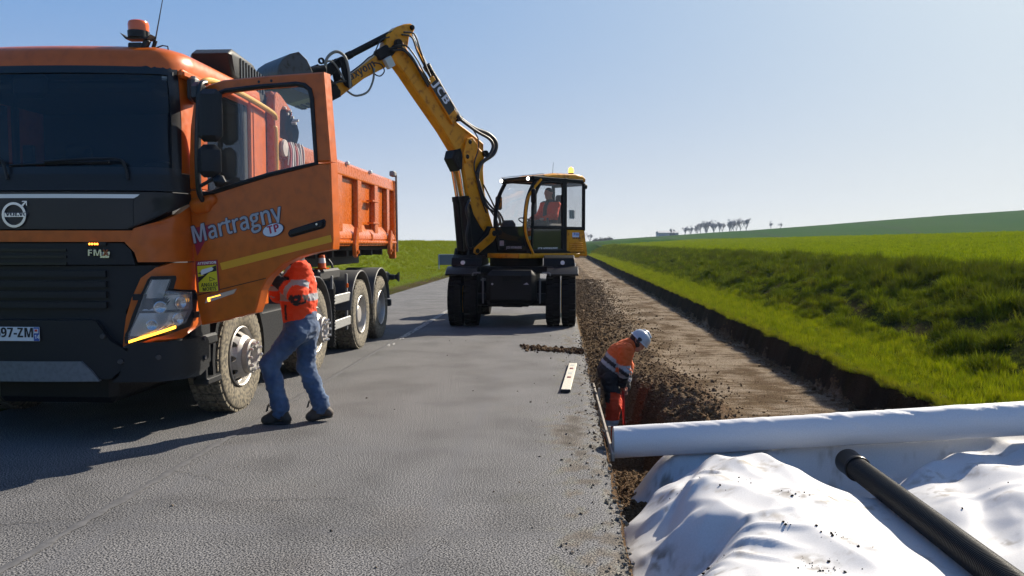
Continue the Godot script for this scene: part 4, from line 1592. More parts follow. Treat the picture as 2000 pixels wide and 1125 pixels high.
	b.lathe([[0.0, 0.10], [0.085, 0.10], [0.088, 0.155], [0.0, 0.155]], 28, Transform3D.IDENTITY)
	part(b, "base", black, bc)
	b = nb()
	b.lathe([[0.0, 0.156], [0.082, 0.156], [0.085, 0.21], [0.078, 0.235], [0.06, 0.246], [0.0, 0.25]], 28, Transform3D.IDENTITY)
	part(b, "dome", amber, bc)
	b = nb()
	b.cyl(Vector3(0.10, 0.02, -0.04), Vector3(0.125, 0.09, -0.04), 0.017, 10)
	b.tube([Vector3(0.12, 0.08, -0.04), Vector3(0.19, 0.46, -0.06)], [0.006, 0.003], 6)
	b.tube([Vector3(0.1, 0.02, -0.04), Vector3(0.18, 0.05, -0.05), Vector3(0.22, 0.045, -0.06), Vector3(0.23, -0.02, -0.06)], 0.006, 6)
	part(b, "antenna", black, T).position = bc.position
	# air intake snorkel behind the cab
	b = nb(45.0)
	b.prism([[-2.52, 2.2], [-2.52, 3.16], [-2.40, 3.40], [-2.12, 3.55], [-1.62, 3.58], [-1.52, 3.52], [-1.60, 3.30], [-2.15, 3.24], [-2.22, 2.2]], Transform3D(Basis(Vector3(0, 0, 1), Vector3(0, 1, 0), Vector3(-1, 0, 0)), Vector3(0.95, 0, 0)), 0.42, 0.03)
	var sn := part(b, "air_intake", black, T)
	for k in 9:
		b = nb()
		b.box(Vector3(1.165, 3.42 - 0.006 * k, -1.76 - k * 0.075), Vector3(0.012, 0.20, 0.03))
		part(b, "grille_bar", gloss, sn)
	truck_chassis(T, orange, black, dark, alu, white, wm, amber)
	truck_bed(T, bed, dark, alu, white, yellow)

func cab_inside(T: Node, inside, seatm, orange, black, gloss, sideglass, railm):
	var b := nb()
	# floor, engine tunnel, rear wall, far side
	b.box(Vector3(0, 1.18, -1.15), Vector3(2.36, 0.08, 1.95))
	b.box(Vector3(0, 1.34, -1.3), Vector3(0.7, 0.24, 1.6), 0.05)
	part(b, "cab_floor", inside, T)
	b = nb()
	b.box(Vector3(0, 2.15, -2.16), Vector3(2.36, 1.95, 0.05))
	part(b, "rear_wall_lining", inside, T)
	b = nb(45.0)
	b.box(Vector3(0, 2.12, -2.215), Vector3(2.46, 2.0, 0.05), 0.02)
	part(b, "rear_wall", orange, T)
	b = nb()
	b.box(Vector3(0, 3.06, -1.25), Vector3(2.3, 0.05, 1.8))
	part(b, "roof_lining", inside, T)
	# side walls behind the doors
	for s in [-1, 1]:
		b = nb(45.0)
		b.box(Vector3(1.225 * s, 2.05, -1.98), Vector3(0.05, 2.12, 0.44), 0.02)
		b.box(Vector3(1.252 * s, 2.55, -1.98), Vector3(0.012, 0.9, 0.30), 0.005)
		b.box(Vector3(1.215 * s, 3.075, -1.05), Vector3(0.06, 0.07, 1.4), 0.02)
		b.box(Vector3(1.225 * s, 1.10, -1.1), Vector3(0.05, 0.22, 1.3), 0.02)
		part(b, "cab_side", orange, T)
		b = nb(45.0)
		b.box(Vector3(1.20 * s, 2.05, -1.70), Vector3(0.06, 2.0, 0.10), 0.02)
		part(b, "door_jamb", black, T)
	# passenger door, closed
	b = nb(45.0)
	b.box(Vector3(-1.235, 1.62, -1.08), Vector3(0.05, 0.94, 1.26), 0.02)
	for z in [-0.49, -1.67]:
		b.box(Vector3(-1.225, 2.58, z), Vector3(0.05, 0.98, 0.08), 0.02)
	var pd := part(b, "passenger_door", orange, T)
	b = nb()
	b.box(Vector3(-1.225, 2.58, -1.08), Vector3(0.006, 0.98, 1.1))
	part(b, "window", mat("dark_side_glass", lin(0.012, 0.015, 0.02), 0.05, 0, {"alpha": 0.9}), pd)
	b = nb(45.0)
	b.prism([[-0.5, 1.2], [-0.36, 1.6], [-0.34, 2.12], [-0.42, 2.2], [-0.62, 2.22], [-0.80, 2.14], [-0.86, 1.95], [-0.80, 1.6], [-0.72, 1.2]], Transform3D(Basis(Vector3(0, 0, 1), Vector3(0, 1, 0), Vector3(-1, 0, 0)), Vector3.ZERO), 2.2, 0.03)
	var dash := part(b, "dashboard", inside, T)
	b = nb()
	b.box(Vector3(0.35, 2.225, -0.56), Vector3(0.42, 0.012, 0.2), 0.004, rot(Vector3.UP, 6))
	part(b, "papers", mat("paper", lin(0.55, 0.56, 0.57), 0.8), dash)
	b = nb()
	b.lathe([[0.215, 0.0], [0.222, 0.012], [0.235, 0.015], [0.245, 0.0], [0.235, -0.015], [0.222, -0.012]], 36, Transform3D(rot(Vector3.RIGHT, 62), Vector3(0.62, 2.22, -0.98)), true)
	b.tube([Vector3(0.4, 2.22, -0.98), Vector3(0.84, 2.22, -0.98)], 0.018, 8)
	b.tube([Vector3(0.62, 2.2, -0.98), Vector3(0.62, 1.9, -0.75)], 0.04, 10)
	part(b, "steering_wheel", black, T)
	for s in [-1, 1]:
		var seat := Node3D.new()
		seat.name = "seat"
		T.add_child(seat, true)
		seat.position = Vector3(0.62 * s, 0, 0)
		b = nb(50.0)
		b.box(Vector3(0, 1.72, -1.5), Vector3(0.5, 0.16, 0.5), 0.05)
		part(b, "cushion", seatm, seat)
		b = nb(50.0)
		b.box(Vector3(0, 2.12, -1.78), Vector3(0.48, 0.72, 0.14), 0.05, rot(Vector3.RIGHT, 10))
		part(b, "backrest", seatm, seat)
		b = nb(50.0)
		b.box(Vector3(0, 2.58, -1.86), Vector3(0.28, 0.2, 0.1), 0.04, rot(Vector3.RIGHT, 8))
		part(b, "headrest", seatm, seat)
		b = nb()
		b.box(Vector3(0, 1.45, -1.52), Vector3(0.36, 0.42, 0.4), 0.03)
		part(b, "base", inside, seat)
	b = nb()
	b.box(Vector3(0.0, 2.99, -0.55), Vector3(1.9, 0.10, 0.3), 0.03)
	part(b, "header_shelf", inside, T)
	b = nb(45.0)
	b.box(cs(-0.02, 2.96, -0.10), Vector3(0.30, 0.20, 0.10), 0.04)
	part(b, "camera_housing", black, T)
	# gas bottle of a phone holder on the dash
	b = nb()
	b.box(cs(0.02, 2.36, -0.10), Vector3(0.1, 0.20, 0.03), 0.01)
	part(b, "phone_holder", black, T)
	# corner deflector and small side mirror by the roof
	b = nb(45.0)
	b.box(Vector3(1.265, 2.96, -0.50), Vector3(0.10, 0.22, 0.20), 0.035, rot(Vector3.UP, 20))
	part(b, "kerb_mirror", mat("mirror_grey", lin(0.045, 0.047, 0.05), 0.5), T)
	# yellow grab rails
	b = nb()
	b.tube(spline([Vector3(1.24, 3.02, -0.62), Vector3(1.30, 3.09, -0.72), Vector3(1.305, 3.10, -1.2), Vector3(1.305, 3.085, -1.75), Vector3(1.305, 3.05, -2.25), Vector3(1.30, 3.0, -2.34)], 5), 0.028, 10)
	part(b, "grab_rail", railm, T)
	b = nb()
	b.tube(spline([Vector3(1.30, 2.90, -2.30), Vector3(1.32, 2.86, -2.30), Vector3(1.32, 2.4, -2.30), Vector3(1.32, 1.75, -2.30), Vector3(1.26, 1.70, -2.29)], 5), 0.022, 10)
	b.box(Vector3(1.30, 2.28, -2.29), Vector3(0.07, 0.04, 0.05), 0.008)
	part(b, "grab_rail", railm, T)
	# seals of the door opening
	b = nb()
	b.tube(spline([Vector3(1.20, 1.0, -0.46), Vector3(1.215, 2.1, -0.50), Vector3(1.19, 2.9, -0.62), Vector3(1.19, 3.03, -0.75), Vector3(1.19, 3.04, -1.5), Vector3(1.20, 2.95, -1.66), Vector3(1.215, 1.3, -1.66)], 6), 0.022, 8)
	part(b, "door_seal", gloss, T)

func truck_door(T: Node, orange, black, gloss, glass, yellow, amber_on, chrome, white):
	var D := Node3D.new()
	D.name = "driver_door"
	T.add_child(D)
	# hinge on the front corner; the door stands open a little past square
	D.position = Vector3(-3.13 + 4.4, 0, -6.585 + 6.2)
	D.rotation.y = -atan2(0.355, 1.30)
	var win := [[0.083, 2.39], [0.098, 2.62], [0.142, 2.80], [0.20, 2.868], [0.376, 2.914], [0.7, 2.925], [1.055, 2.925], [1.13, 2.91], [1.18, 2.87], [1.198, 2.80], [1.229, 2.289], [0.786, 2.213], [0.45, 2.135], [0.2, 2.075], [0.12, 2.072], [0.085, 2.103]]
	var outl := [[0.055, 2.917], [0.0, 2.62], [-0.02, 2.3], [-0.02, 2.023], [0.0, 1.6], [0.037, 1.109], [0.076, 0.957], [0.35, 1.01], [0.618, 1.077], [0.639, 1.125], [0.682, 1.27], [0.749, 1.364], [0.792, 1.4], [0.899, 1.481], [1.055, 1.544], [1.209, 1.58], [1.362, 1.605], [1.37, 1.687], [1.355, 2.289], [1.301, 3.005], [0.8, 3.01], [0.347, 3.004], [0.20, 2.975]]
	# two halves joined along the line of the window so that the pane is a real opening
	var b := nb(30.0)
	var lowp := []
	for q in outl:
		if q[1] < 2.1 or (q[0] > 1.3 and q[1] < 2.3):
			lowp.append(q)
	# lower: from the front edge at window-sill height, down and round to the free edge, back along the sill
	var lower := [[-0.02, 2.10], [-0.02, 2.023], [0.0, 1.6], [0.037, 1.109], [0.076, 0.957], [0.35, 1.01], [0.618, 1.077], [0.639, 1.125], [0.682, 1.27], [0.749, 1.364], [0.792, 1.4], [0.899, 1.481], [1.055, 1.544], [1.209, 1.58], [1.362, 1.605], [1.37, 1.687], [1.355, 2.289], [1.229, 2.289], [0.786, 2.213], [0.45, 2.135], [0.2, 2.075], [0.12, 2.072], [0.085, 2.103]]
	b.prism(lower, Transform3D(Basis.IDENTITY, Vector3(0, 0, -0.06)), 0.12, 0.012)
	part(b, "door_panel", orange, D)
	b = nb(30.0)
	var upper := [[-0.02, 2.112], [-0.02, 2.3], [0.0, 2.62], [0.055, 2.917], [0.20, 2.975], [0.347, 3.004], [0.8, 3.01], [1.301, 3.005], [1.355, 2.30], [1.229, 2.30], [1.198, 2.80], [1.18, 2.87], [1.13, 2.91], [1.055, 2.925], [0.7, 2.925], [0.376, 2.914], [0.20, 2.868], [0.142, 2.80], [0.098, 2.62], [0.083, 2.39], [0.085, 2.112]]
	b.prism(upper, Transform3D(Basis.IDENTITY, Vector3(0, 0, -0.06)), 0.118, 0.012)
	var fr := part(b, "window_frame", orange, D)
	for x in [0.70, 0.82]:
		b = nb()
		b.cyl(Vector3(x, 2.965, -0.004), Vector3(x, 2.965, 0.002), 0.012, 10)
		part(b, "screw", black, fr)
	b = nb()
	var ring := []
	var wv := []
	for q in win:
		wv.append(Vector3(q[0], q[1], 0.0))
	wv.append(wv[0])
	b.tube(wv, 0.02, 8, false)
	part(b, "window_seal", black, D)
	b = nb()
	b.prism(win, Transform3D(Basis.IDENTITY, Vector3(0, 0, -0.02)), 0.005)
	part(b, "window_glass", glass, D)
	b = nb(45.0)
	var lining := [[0.05, 2.0], [0.06, 1.6], [0.1, 1.15], [0.55, 1.2], [0.62, 1.35], [0.8, 1.5], [1.05, 1.62], [1.28, 1.68], [1.27, 2.2], [0.7, 2.12], [0.2, 1.98]]
	b.prism(lining, Transform3D(Basis.IDENTITY, Vector3(0, 0, -0.145)), 0.05, 0.015)
	part(b, "inner_lining", black, D)
	# pressed line across the lower panel
	b = nb()
	b.tube([Vector3(0.045, 1.212, 0.0), Vector3(0.4, 1.292, 0.0), Vector3(0.735, 1.366, 0.0)], 0.0035, 6)
	part(b, "panel_joint", mats["joint_black"], D)
	# recessed handle
	b = nb(40.0)
	b.prism([[0.955, 1.735], [0.965, 1.71], [0.985, 1.70], [1.285, 1.772], [1.305, 1.79], [1.31, 1.83], [1.295, 1.848], [1.03, 1.778], [0.975, 1.762]], Transform3D(Basis.IDENTITY, Vector3(0, 0, 0.0)), 0.012, 0.004)
	var hd := part(b, "handle_recess", mats["joint_black"], D)
	b = nb(40.0)
	b.prism([[0.985, 1.735], [0.995, 1.715], [1.28, 1.783], [1.292, 1.80], [1.29, 1.825], [1.275, 1.832], [1.0, 1.760]], Transform3D(Basis.IDENTITY, Vector3(0, 0, 0.016)), 0.03, 0.008)
	part(b, "handle", black, hd)
	b = nb()
	b.cyl(Vector3(1.245, 1.805, 0.02), Vector3(1.245, 1.805, 0.036), 0.009, 10)
	part(b, "lock", chrome, hd)
	# printed marks
	b = nb()
	b.prism([[0.282, 1.487], [0.302, 1.428], [1.362, 1.664], [1.352, 1.720]], Transform3D(Basis.IDENTITY, Vector3(0, 0, 0.0005)), 0.004)
	part(b, "yellow_band", yellow, D)
	b = nb()
	b.prism([[0.0, 1.778], [0.235, 1.822], [0.052, 1.548]], Transform3D(Basis.IDENTITY, Vector3(0, 0, 0.0002)), 0.004)
	part(b, "logo_triangle", mat("magenta", lin(0.30, 0.012, 0.045), 0.5), D)
	var navy := mat("letter_navy", lin(0.012, 0.014, 0.05), 0.5)
	var pale := mat("letter_white", lin(0.66, 0.68, 0.74), 0.45)
	var tx := Transform3D(Basis(Vector3(0, 0, 1), 0.212), Vector3(0.020, 1.603, 0.0))
	for k in 12:
		var a := TAU * k / 12
		lettering(D, "Martragny", 0.142, tx.translated(Vector3(cos(a) * 0.009, sin(a) * 0.009, 0.003)), navy, "lettering_outline", false, 0.002, 1.0)
	for k in 4:
		var a := TAU * k / 4
		lettering(D, "Martragny", 0.142, tx.translated(Vector3(cos(a) * 0.0025, sin(a) * 0.0025, 0.006)), pale, "lettering", false, 0.003, 1.0)
	var ell := []
	var ell2 := []
	for k in 28:
		var a := TAU * k / 28
		ell.append([0.105 * cos(a), 0.056 * sin(a)])
		ell2.append([0.098 * cos(a), 0.050 * sin(a)])
	var ex := Transform3D(Basis(Vector3(0, 0, 1), 0.22), Vector3(0.82, 1.762, 0.008))
	b = nb()
	b.prism(ell, ex, 0.004)
	part(b, "logo_oval_border", navy, D)
	b = nb()
	b.prism(ell2, ex.translated(Vector3(0, 0, 0.003)), 0.004)
	part(b, "logo_oval", pale, D)
	lettering(D, "TP", 0.064, ex * Transform3D(Basis.IDENTITY, Vector3(-0.052, -0.046, 0.006)), mat("letter_crimson", lin(0.40, 0.01, 0.05), 0.5), "lettering", true, 0.003, 1.15)
	# blind-spot sticker
	var st := Node3D.new()
	st.name = "warning_sticker"
	D.add_child(st)
	st.position = Vector3(0.155, 1.375, 0.001)
	st.rotation.z = 0.07
	b = nb()
	b.box(Vector3.ZERO, Vector3(0.225, 0.268, 0.004))
	part(b, "border", mats["magenta"], st)
	b = nb()
	b.box(Vector3(0, -0.019, 0.002), Vector3(0.196, 0.222, 0.004))
	part(b, "yellow_field", mat("sticker_yellow", lin(0.72, 0.60, 0.015), 0.45), st)
	var blk := mat("sticker_black", lin(0.012, 0.012, 0.012), 0.5)
	b = nb()
	b.prism([[-0.097, 0.03], [0.097, 0.088], [0.097, 0.04], [0.02, 0.03], [-0.097, -0.05], [-0.097, 0.0], [-0.03, 0.01]], Transform3D(Basis.IDENTITY, Vector3(0, 0, 0.0035)), 0.003)
	part(b, "diagonal", blk, st)
	b = nb()
	b.prism([[-0.06, 0.012], [0.055, 0.045], [0.07, 0.06], [0.055, 0.075], [-0.05, 0.06], [-0.065, 0.04]], Transform3D(Basis.IDENTITY, Vector3(0, 0, 0.0055)), 0.003)
	part(b, "lorry_shape", white, st)
	b = nb()
	b.prism([[0.02, -0.045], [0.08, -0.03], [0.02, -0.005]], Transform3D(Basis.IDENTITY, Vector3(0, 0, 0.0045)), 0.003)
	part(b, "triangle", blk, st)
	b = nb()
	b.prism([[0.027, -0.039], [0.068, -0.029], [0.027, -0.013]], Transform3D(Basis.IDENTITY, Vector3(0, 0, 0.0055)), 0.003)
	part(b, "triangle_fill", mats["sticker_yellow"], st)
	lettering(st, "ATTENTION", 0.022, Transform3D(Basis.IDENTITY, Vector3(-0.092, 0.094, 0.003)), white, "lettering", true, 0.002, 1.13)
	lettering(st, "ANGLES", 0.031, Transform3D(Basis.IDENTITY, Vector3(-0.072, -0.098, 0.0045)), blk, "lettering", true, 0.002, 1.05)
	lettering(st, "MORTS", 0.031, Transform3D(Basis.IDENTITY, Vector3(-0.062, -0.134, 0.0045)), blk, "lettering", true, 0.002, 1.0)
	# side marker lamp
	b = nb(40.0)
	b.prism([[0.122, 1.142], [0.15, 1.20], [0.45, 1.275], [0.42, 1.232]], Transform3D(Basis.IDENTITY, Vector3(0, 0, 0.004)), 0.014, 0.004)
	var mk := part(b, "side_lamp", mat("marker_lens", lin(0.55, 0.40, 0.34), 0.2, 0, {"coat": 0.6}), D)
	b = nb()
	b.box(Vector3(0.17, 1.178, 0.012), Vector3(0.022, 0.034, 0.006), 0.002, rot(Vector3.BACK, 14))
	b.box(Vector3(0.23, 1.205, 0.011), Vector3(0.12, 0.006, 0.004), 0.001, rot(Vector3.BACK, 14))
	part(b, "light_element", amber_on, mk)
	# bracket bulge for the mirrors
	b = nb(180.0)
	body(b, [[Vector3(0.05, 1.985, 0.0), Vector3(0.22, 2.02, 0.0), 0.05, 0.045], [Vector3(0.06, 1.94, -0.01), Vector3(0.16, 1.95, -0.01), 0.045, 0.04]], 0.012, 0.02)
	part(b, "mirror_foot", orange, D)
	# mirrors on one upright arm
	b = nb()
	b.tube(spline([Vector3(0.155, 2.01, 0.04), Vector3(0.165, 2.10, 0.10), Vector3(0.175, 2.4, 0.12), Vector3(0.20, 2.8, 0.12), Vector3(0.205, 2.95, 0.10), Vector3(0.19, 2.99, 0.02)], 6), 0.022, 10)
	b.box(Vector3(0.15, 2.90, 0.06), Vector3(0.13, 0.17, 0.12), 0.04)
	part(b, "mirror_arm", gloss, D)
	b = nb(45.0)
	b.box(Vector3(0.295, 2.70, 0.10), Vector3(0.20, 0.43, 0.10), 0.05, rot(Vector3.UP, 20))
	b.box(Vector3(0.22, 2.68, 0.11), Vector3(0.08, 0.10, 0.06), 0.02)
	part(b, "mirror", black, D)
	b = nb(45.0)
	b.box(Vector3(0.28, 2.33, 0.10), Vector3(0.19, 0.27, 0.10), 0.05, rot(Vector3.UP, 20))
	b.box(Vector3(0.21, 2.35, 0.11), Vector3(0.08, 0.08, 0.06), 0.02)
	part(b, "mirror", black, D)
	b = nb(45.0)
	b.box(Vector3(0.36, 2.165, 0.08), Vector3(0.12, 0.10, 0.10), 0.04, rot(Vector3.BACK, -15))
	b.tube([Vector3(0.19, 2.13, 0.10), Vector3(0.32, 2.19, 0.09)], 0.016, 8)
	part(b, "close_view_mirror", black, D)

func truck_chassis(T: Node, orange, black, dark, alu, white, wm, amber):
	var b := nb()
	for s in [-1, 1]:
		b.box(Vector3(0.42 * s, 0.98, -4.7), Vector3(0.09, 0.28, 8.2), 0.01)
	for z in [-1.2, -2.6, -4.2, -5.4, -6.9, -8.6]:
		b.box(Vector3(0, 0.98, z), Vector3(0.8, 0.2, 0.12))
	part(b, "chassis", dark, T)
	b = nb()
	b.box(Vector3(0, 0.78, -1.1), Vector3(0.9, 0.7, 1.2), 0.05)
	b.box(Vector3(0, 0.95, -0.45), Vector3(1.9, 0.9, 0.5), 0.05)
	part(b, "engine_block", black, T)
	var axles := [-1.46, -3.86, -6.15, -7.53]
	b = nb(45.0)
	b.box(Vector3(0, 0.40, -1.0), Vector3(1.1, 0.28, 1.2), 0.06)
	b.box(Vector3(0, 0.55, -3.0), Vector3(0.8, 0.5, 2.6), 0.08)
	part(b, "gearbox", black, T)
	for i in 4:
		b = nb()
		b.cyl(Vector3(-1.0, 0.53, axles[i]), Vector3(1.0, 0.53, axles[i]), 0.09, 12)
		if i > 1:
			b.lathe([[0.0, -0.2], [0.2, -0.16], [0.24, 0.0], [0.2, 0.16], [0.0, 0.2]], 16, Transform3D(rot(Vector3.BACK, 90), Vector3(0, 0.55, axles[i])))
		part(b, "axle", dark, T)
		for s in [-1, 1]:
			wheel(T, Vector3((1.25 if i < 2 else 1.26) * s, 0.537, axles[i]), s, i < 2, wm)
	# lower cab skirt, wheel arches and steps
	for s in [-1, 1]:
		b = nb(45.0)
		b.box(Vector3(1.12 * s, 0.83, -0.62), Vector3(0.24, 0.54, 0.34), 0.03)
		b.box(Vector3(1.20 * s, 0.79, -0.72), Vector3(0.12, 0.10, 0.34), 0.02)
		b.box(Vector3(1.20 * s, 0.42, -0.78), Vector3(0.14, 0.07, 0.30), 0.015)
		b.box(Vector3(1.20 * s, 0.58, -0.66), Vector3(0.10, 0.32, 0.05), 0.01)
		part(b, "cab_step", black, T)
		b = nb(45.0)
		var arch := []
		for k in 15:
			var a := deg_to_rad(-12 + 204.0 * k / 14)
			arch.append([axles[0] + cos(a) * 0.66, 0.56 + sin(a) * 0.66])
		for k in 15:
			var a := deg_to_rad(192 - 204.0 * k / 14)
			arch.append([axles[0] + cos(a) * 0.61, 0.56 + sin(a) * 0.61])
		b.prism(arch, Transform3D(Basis(Vector3(0, 0, 1), Vector3(0, 1, 0), Vector3(-1, 0, 0)), Vector3(1.03 * s, 0, 0)), 0.42, 0.0)
		b.box(Vector3(1.0 * s, 1.18, -2.0), Vector3(0.40, 0.5, 0.06), 0.01)
		part(b, "wheel_arch", black, T)
		for i in [1, 2, 3]:
			b = nb(45.0)
			var a0 := -20.0 if i == 1 else 8.0
			var a1 := 196.0 if i == 1 else 172.0
			if i == 1:
				a0 = 178.0 - 198.0
			var mg := []
			for k in 17:
				var a := deg_to_rad(lerpf(a0, a1, k / 16.0))
				mg.append([axles[i] + cos(a) * 0.675, 0.56 + sin(a) * 0.675])
			for k in 17:
				var a := deg_to_rad(lerpf(a1, a0, k / 16.0))
				mg.append([axles[i] + cos(a) * 0.65, 0.56 + sin(a) * 0.65])
			b.prism(mg, Transform3D(Basis(Vector3(0, 0, 1), Vector3(0, 1, 0), Vector3(-1, 0, 0)), Vector3((0.97 if i > 1 else 1.03) * s, 0, 0)), 0.60 if i > 1 else 0.46, 0.008)
			part(b, "mudguard", mat("mudguard", lin(0.075, 0.077, 0.082), 0.6, 0, {"detail": nz["grime"], "dscale": 1.0}), T)
		b = nb()
		b.box(Vector3(1.03 * s, 0.62, axles[1] - 0.78), Vector3(0.46, 0.80, 0.02))
		for k in 16:
			b.box(Vector3(1.265 * s, 0.26 + k * 0.045, axles[1] - 0.78), Vector3(0.012, 0.02, 0.026))
		part(b, "mud_flap", black, T)
		b = nb(45.0)
		b.box(Vector3(0.86 * s, 0.62, -2.65), Vector3(0.62, 0.62, 0.95), 0.04)
		part(b, "battery_box", black, T)
		# side guard
		for y in [0.86, 0.50]:
			b = nb()
			b.box(Vector3(1.22 * s, y, -5.16), Vector3(0.035, 0.13, 0.86), 0.008)
			part(b, "guard_rail", alu, T)
		for z in [-4.78, -5.54]:
			b = nb()
			b.box(Vector3(1.185 * s, 0.78, z), Vector3(0.035, 0.84, 0.05), 0.006)
			part(b, "guard_post", mat("guard_grey", lin(0.15, 0.155, 0.16), 0.55, 0.3), T)
		b = nb(40.0)
		b.cyl(Vector3(0.85 * s, 0.72, -4.3), Vector3(0.85 * s, 0.72, -5.3), 0.21, 20, 0.04)
		part(b, "air_tank", dark, T)
		b = nb(40.0)
		b.box(Vector3(1.0 * s, 1.22, -4.75), Vector3(0.36, 0.16, 1.0), 0.03)
		b.box(Vector3(0.92 * s, 1.06, -4.4), Vector3(0.2, 0.5, 0.3), 0.03)
		b.tube(spline([Vector3(1.1 * s, 1.2, -4.9), Vector3(1.14 * s, 1.05, -5.0), Vector3(1.1 * s, 0.9, -5.1), Vector3(0.9 * s, 0.85, -5.2)], 5), 0.025, 8)
		b.tube(spline([Vector3(1.0 * s, 1.5, -5.0), Vector3(1.12 * s, 1.35, -5.02), Vector3(1.12 * s, 1.15, -5.1)], 5), 0.018, 8)
		part(b, "valve_box", dark, T)
		b = nb(40.0)
		b.cyl(Vector3(1.13 * s, 0.60, -4.72), Vector3(1.13 * s, 0.72, -4.72), 0.065, 14, 0.02)
		part(b, "filter_cap", mat("cream_cap", lin(0.45, 0.40, 0.32), 0.6), T)
		b = nb()
		b.box(Vector3(1.235 * s, 1.03, axles[2] + 0.74), Vector3(0.03, 0.07, 0.04), 0.008)
		part(b, "marker_lamp", amber, T)
		b = nb(40.0)
		b.box(Vector3(1.0 * s, 1.02, -8.45), Vector3(0.36, 0.22, 0.24), 0.03)
		b.box(Vector3(1.16 * s, 1.02, -8.64), Vector3(0.22, 0.10, 0.12), 0.02)
		b.prism([[-0.11, -0.09], [-0.06, -0.04], [0.06, -0.04], [0.11, -0.09], [0.11, 0.09], [0.06, 0.04], [-0.06, 0.04], [-0.11, 0.09]], Transform3D(Basis.IDENTITY, Vector3(1.22 * s, 1.02, -8.74)), 0.12, 0.0)
		part(b, "rear_lamp_bracket", dark, T)
	b = nb()
	b.box(Vector3(0, 0.55, -8.48), Vector3(2.46, 0.13, 0.12), 0.02)
	for s in [-1, 1]:
		b.box(Vector3(0.6 * s, 0.78, -8.45), Vector3(0.1, 0.5, 0.1))
	part(b, "underrun_bar", black, T)

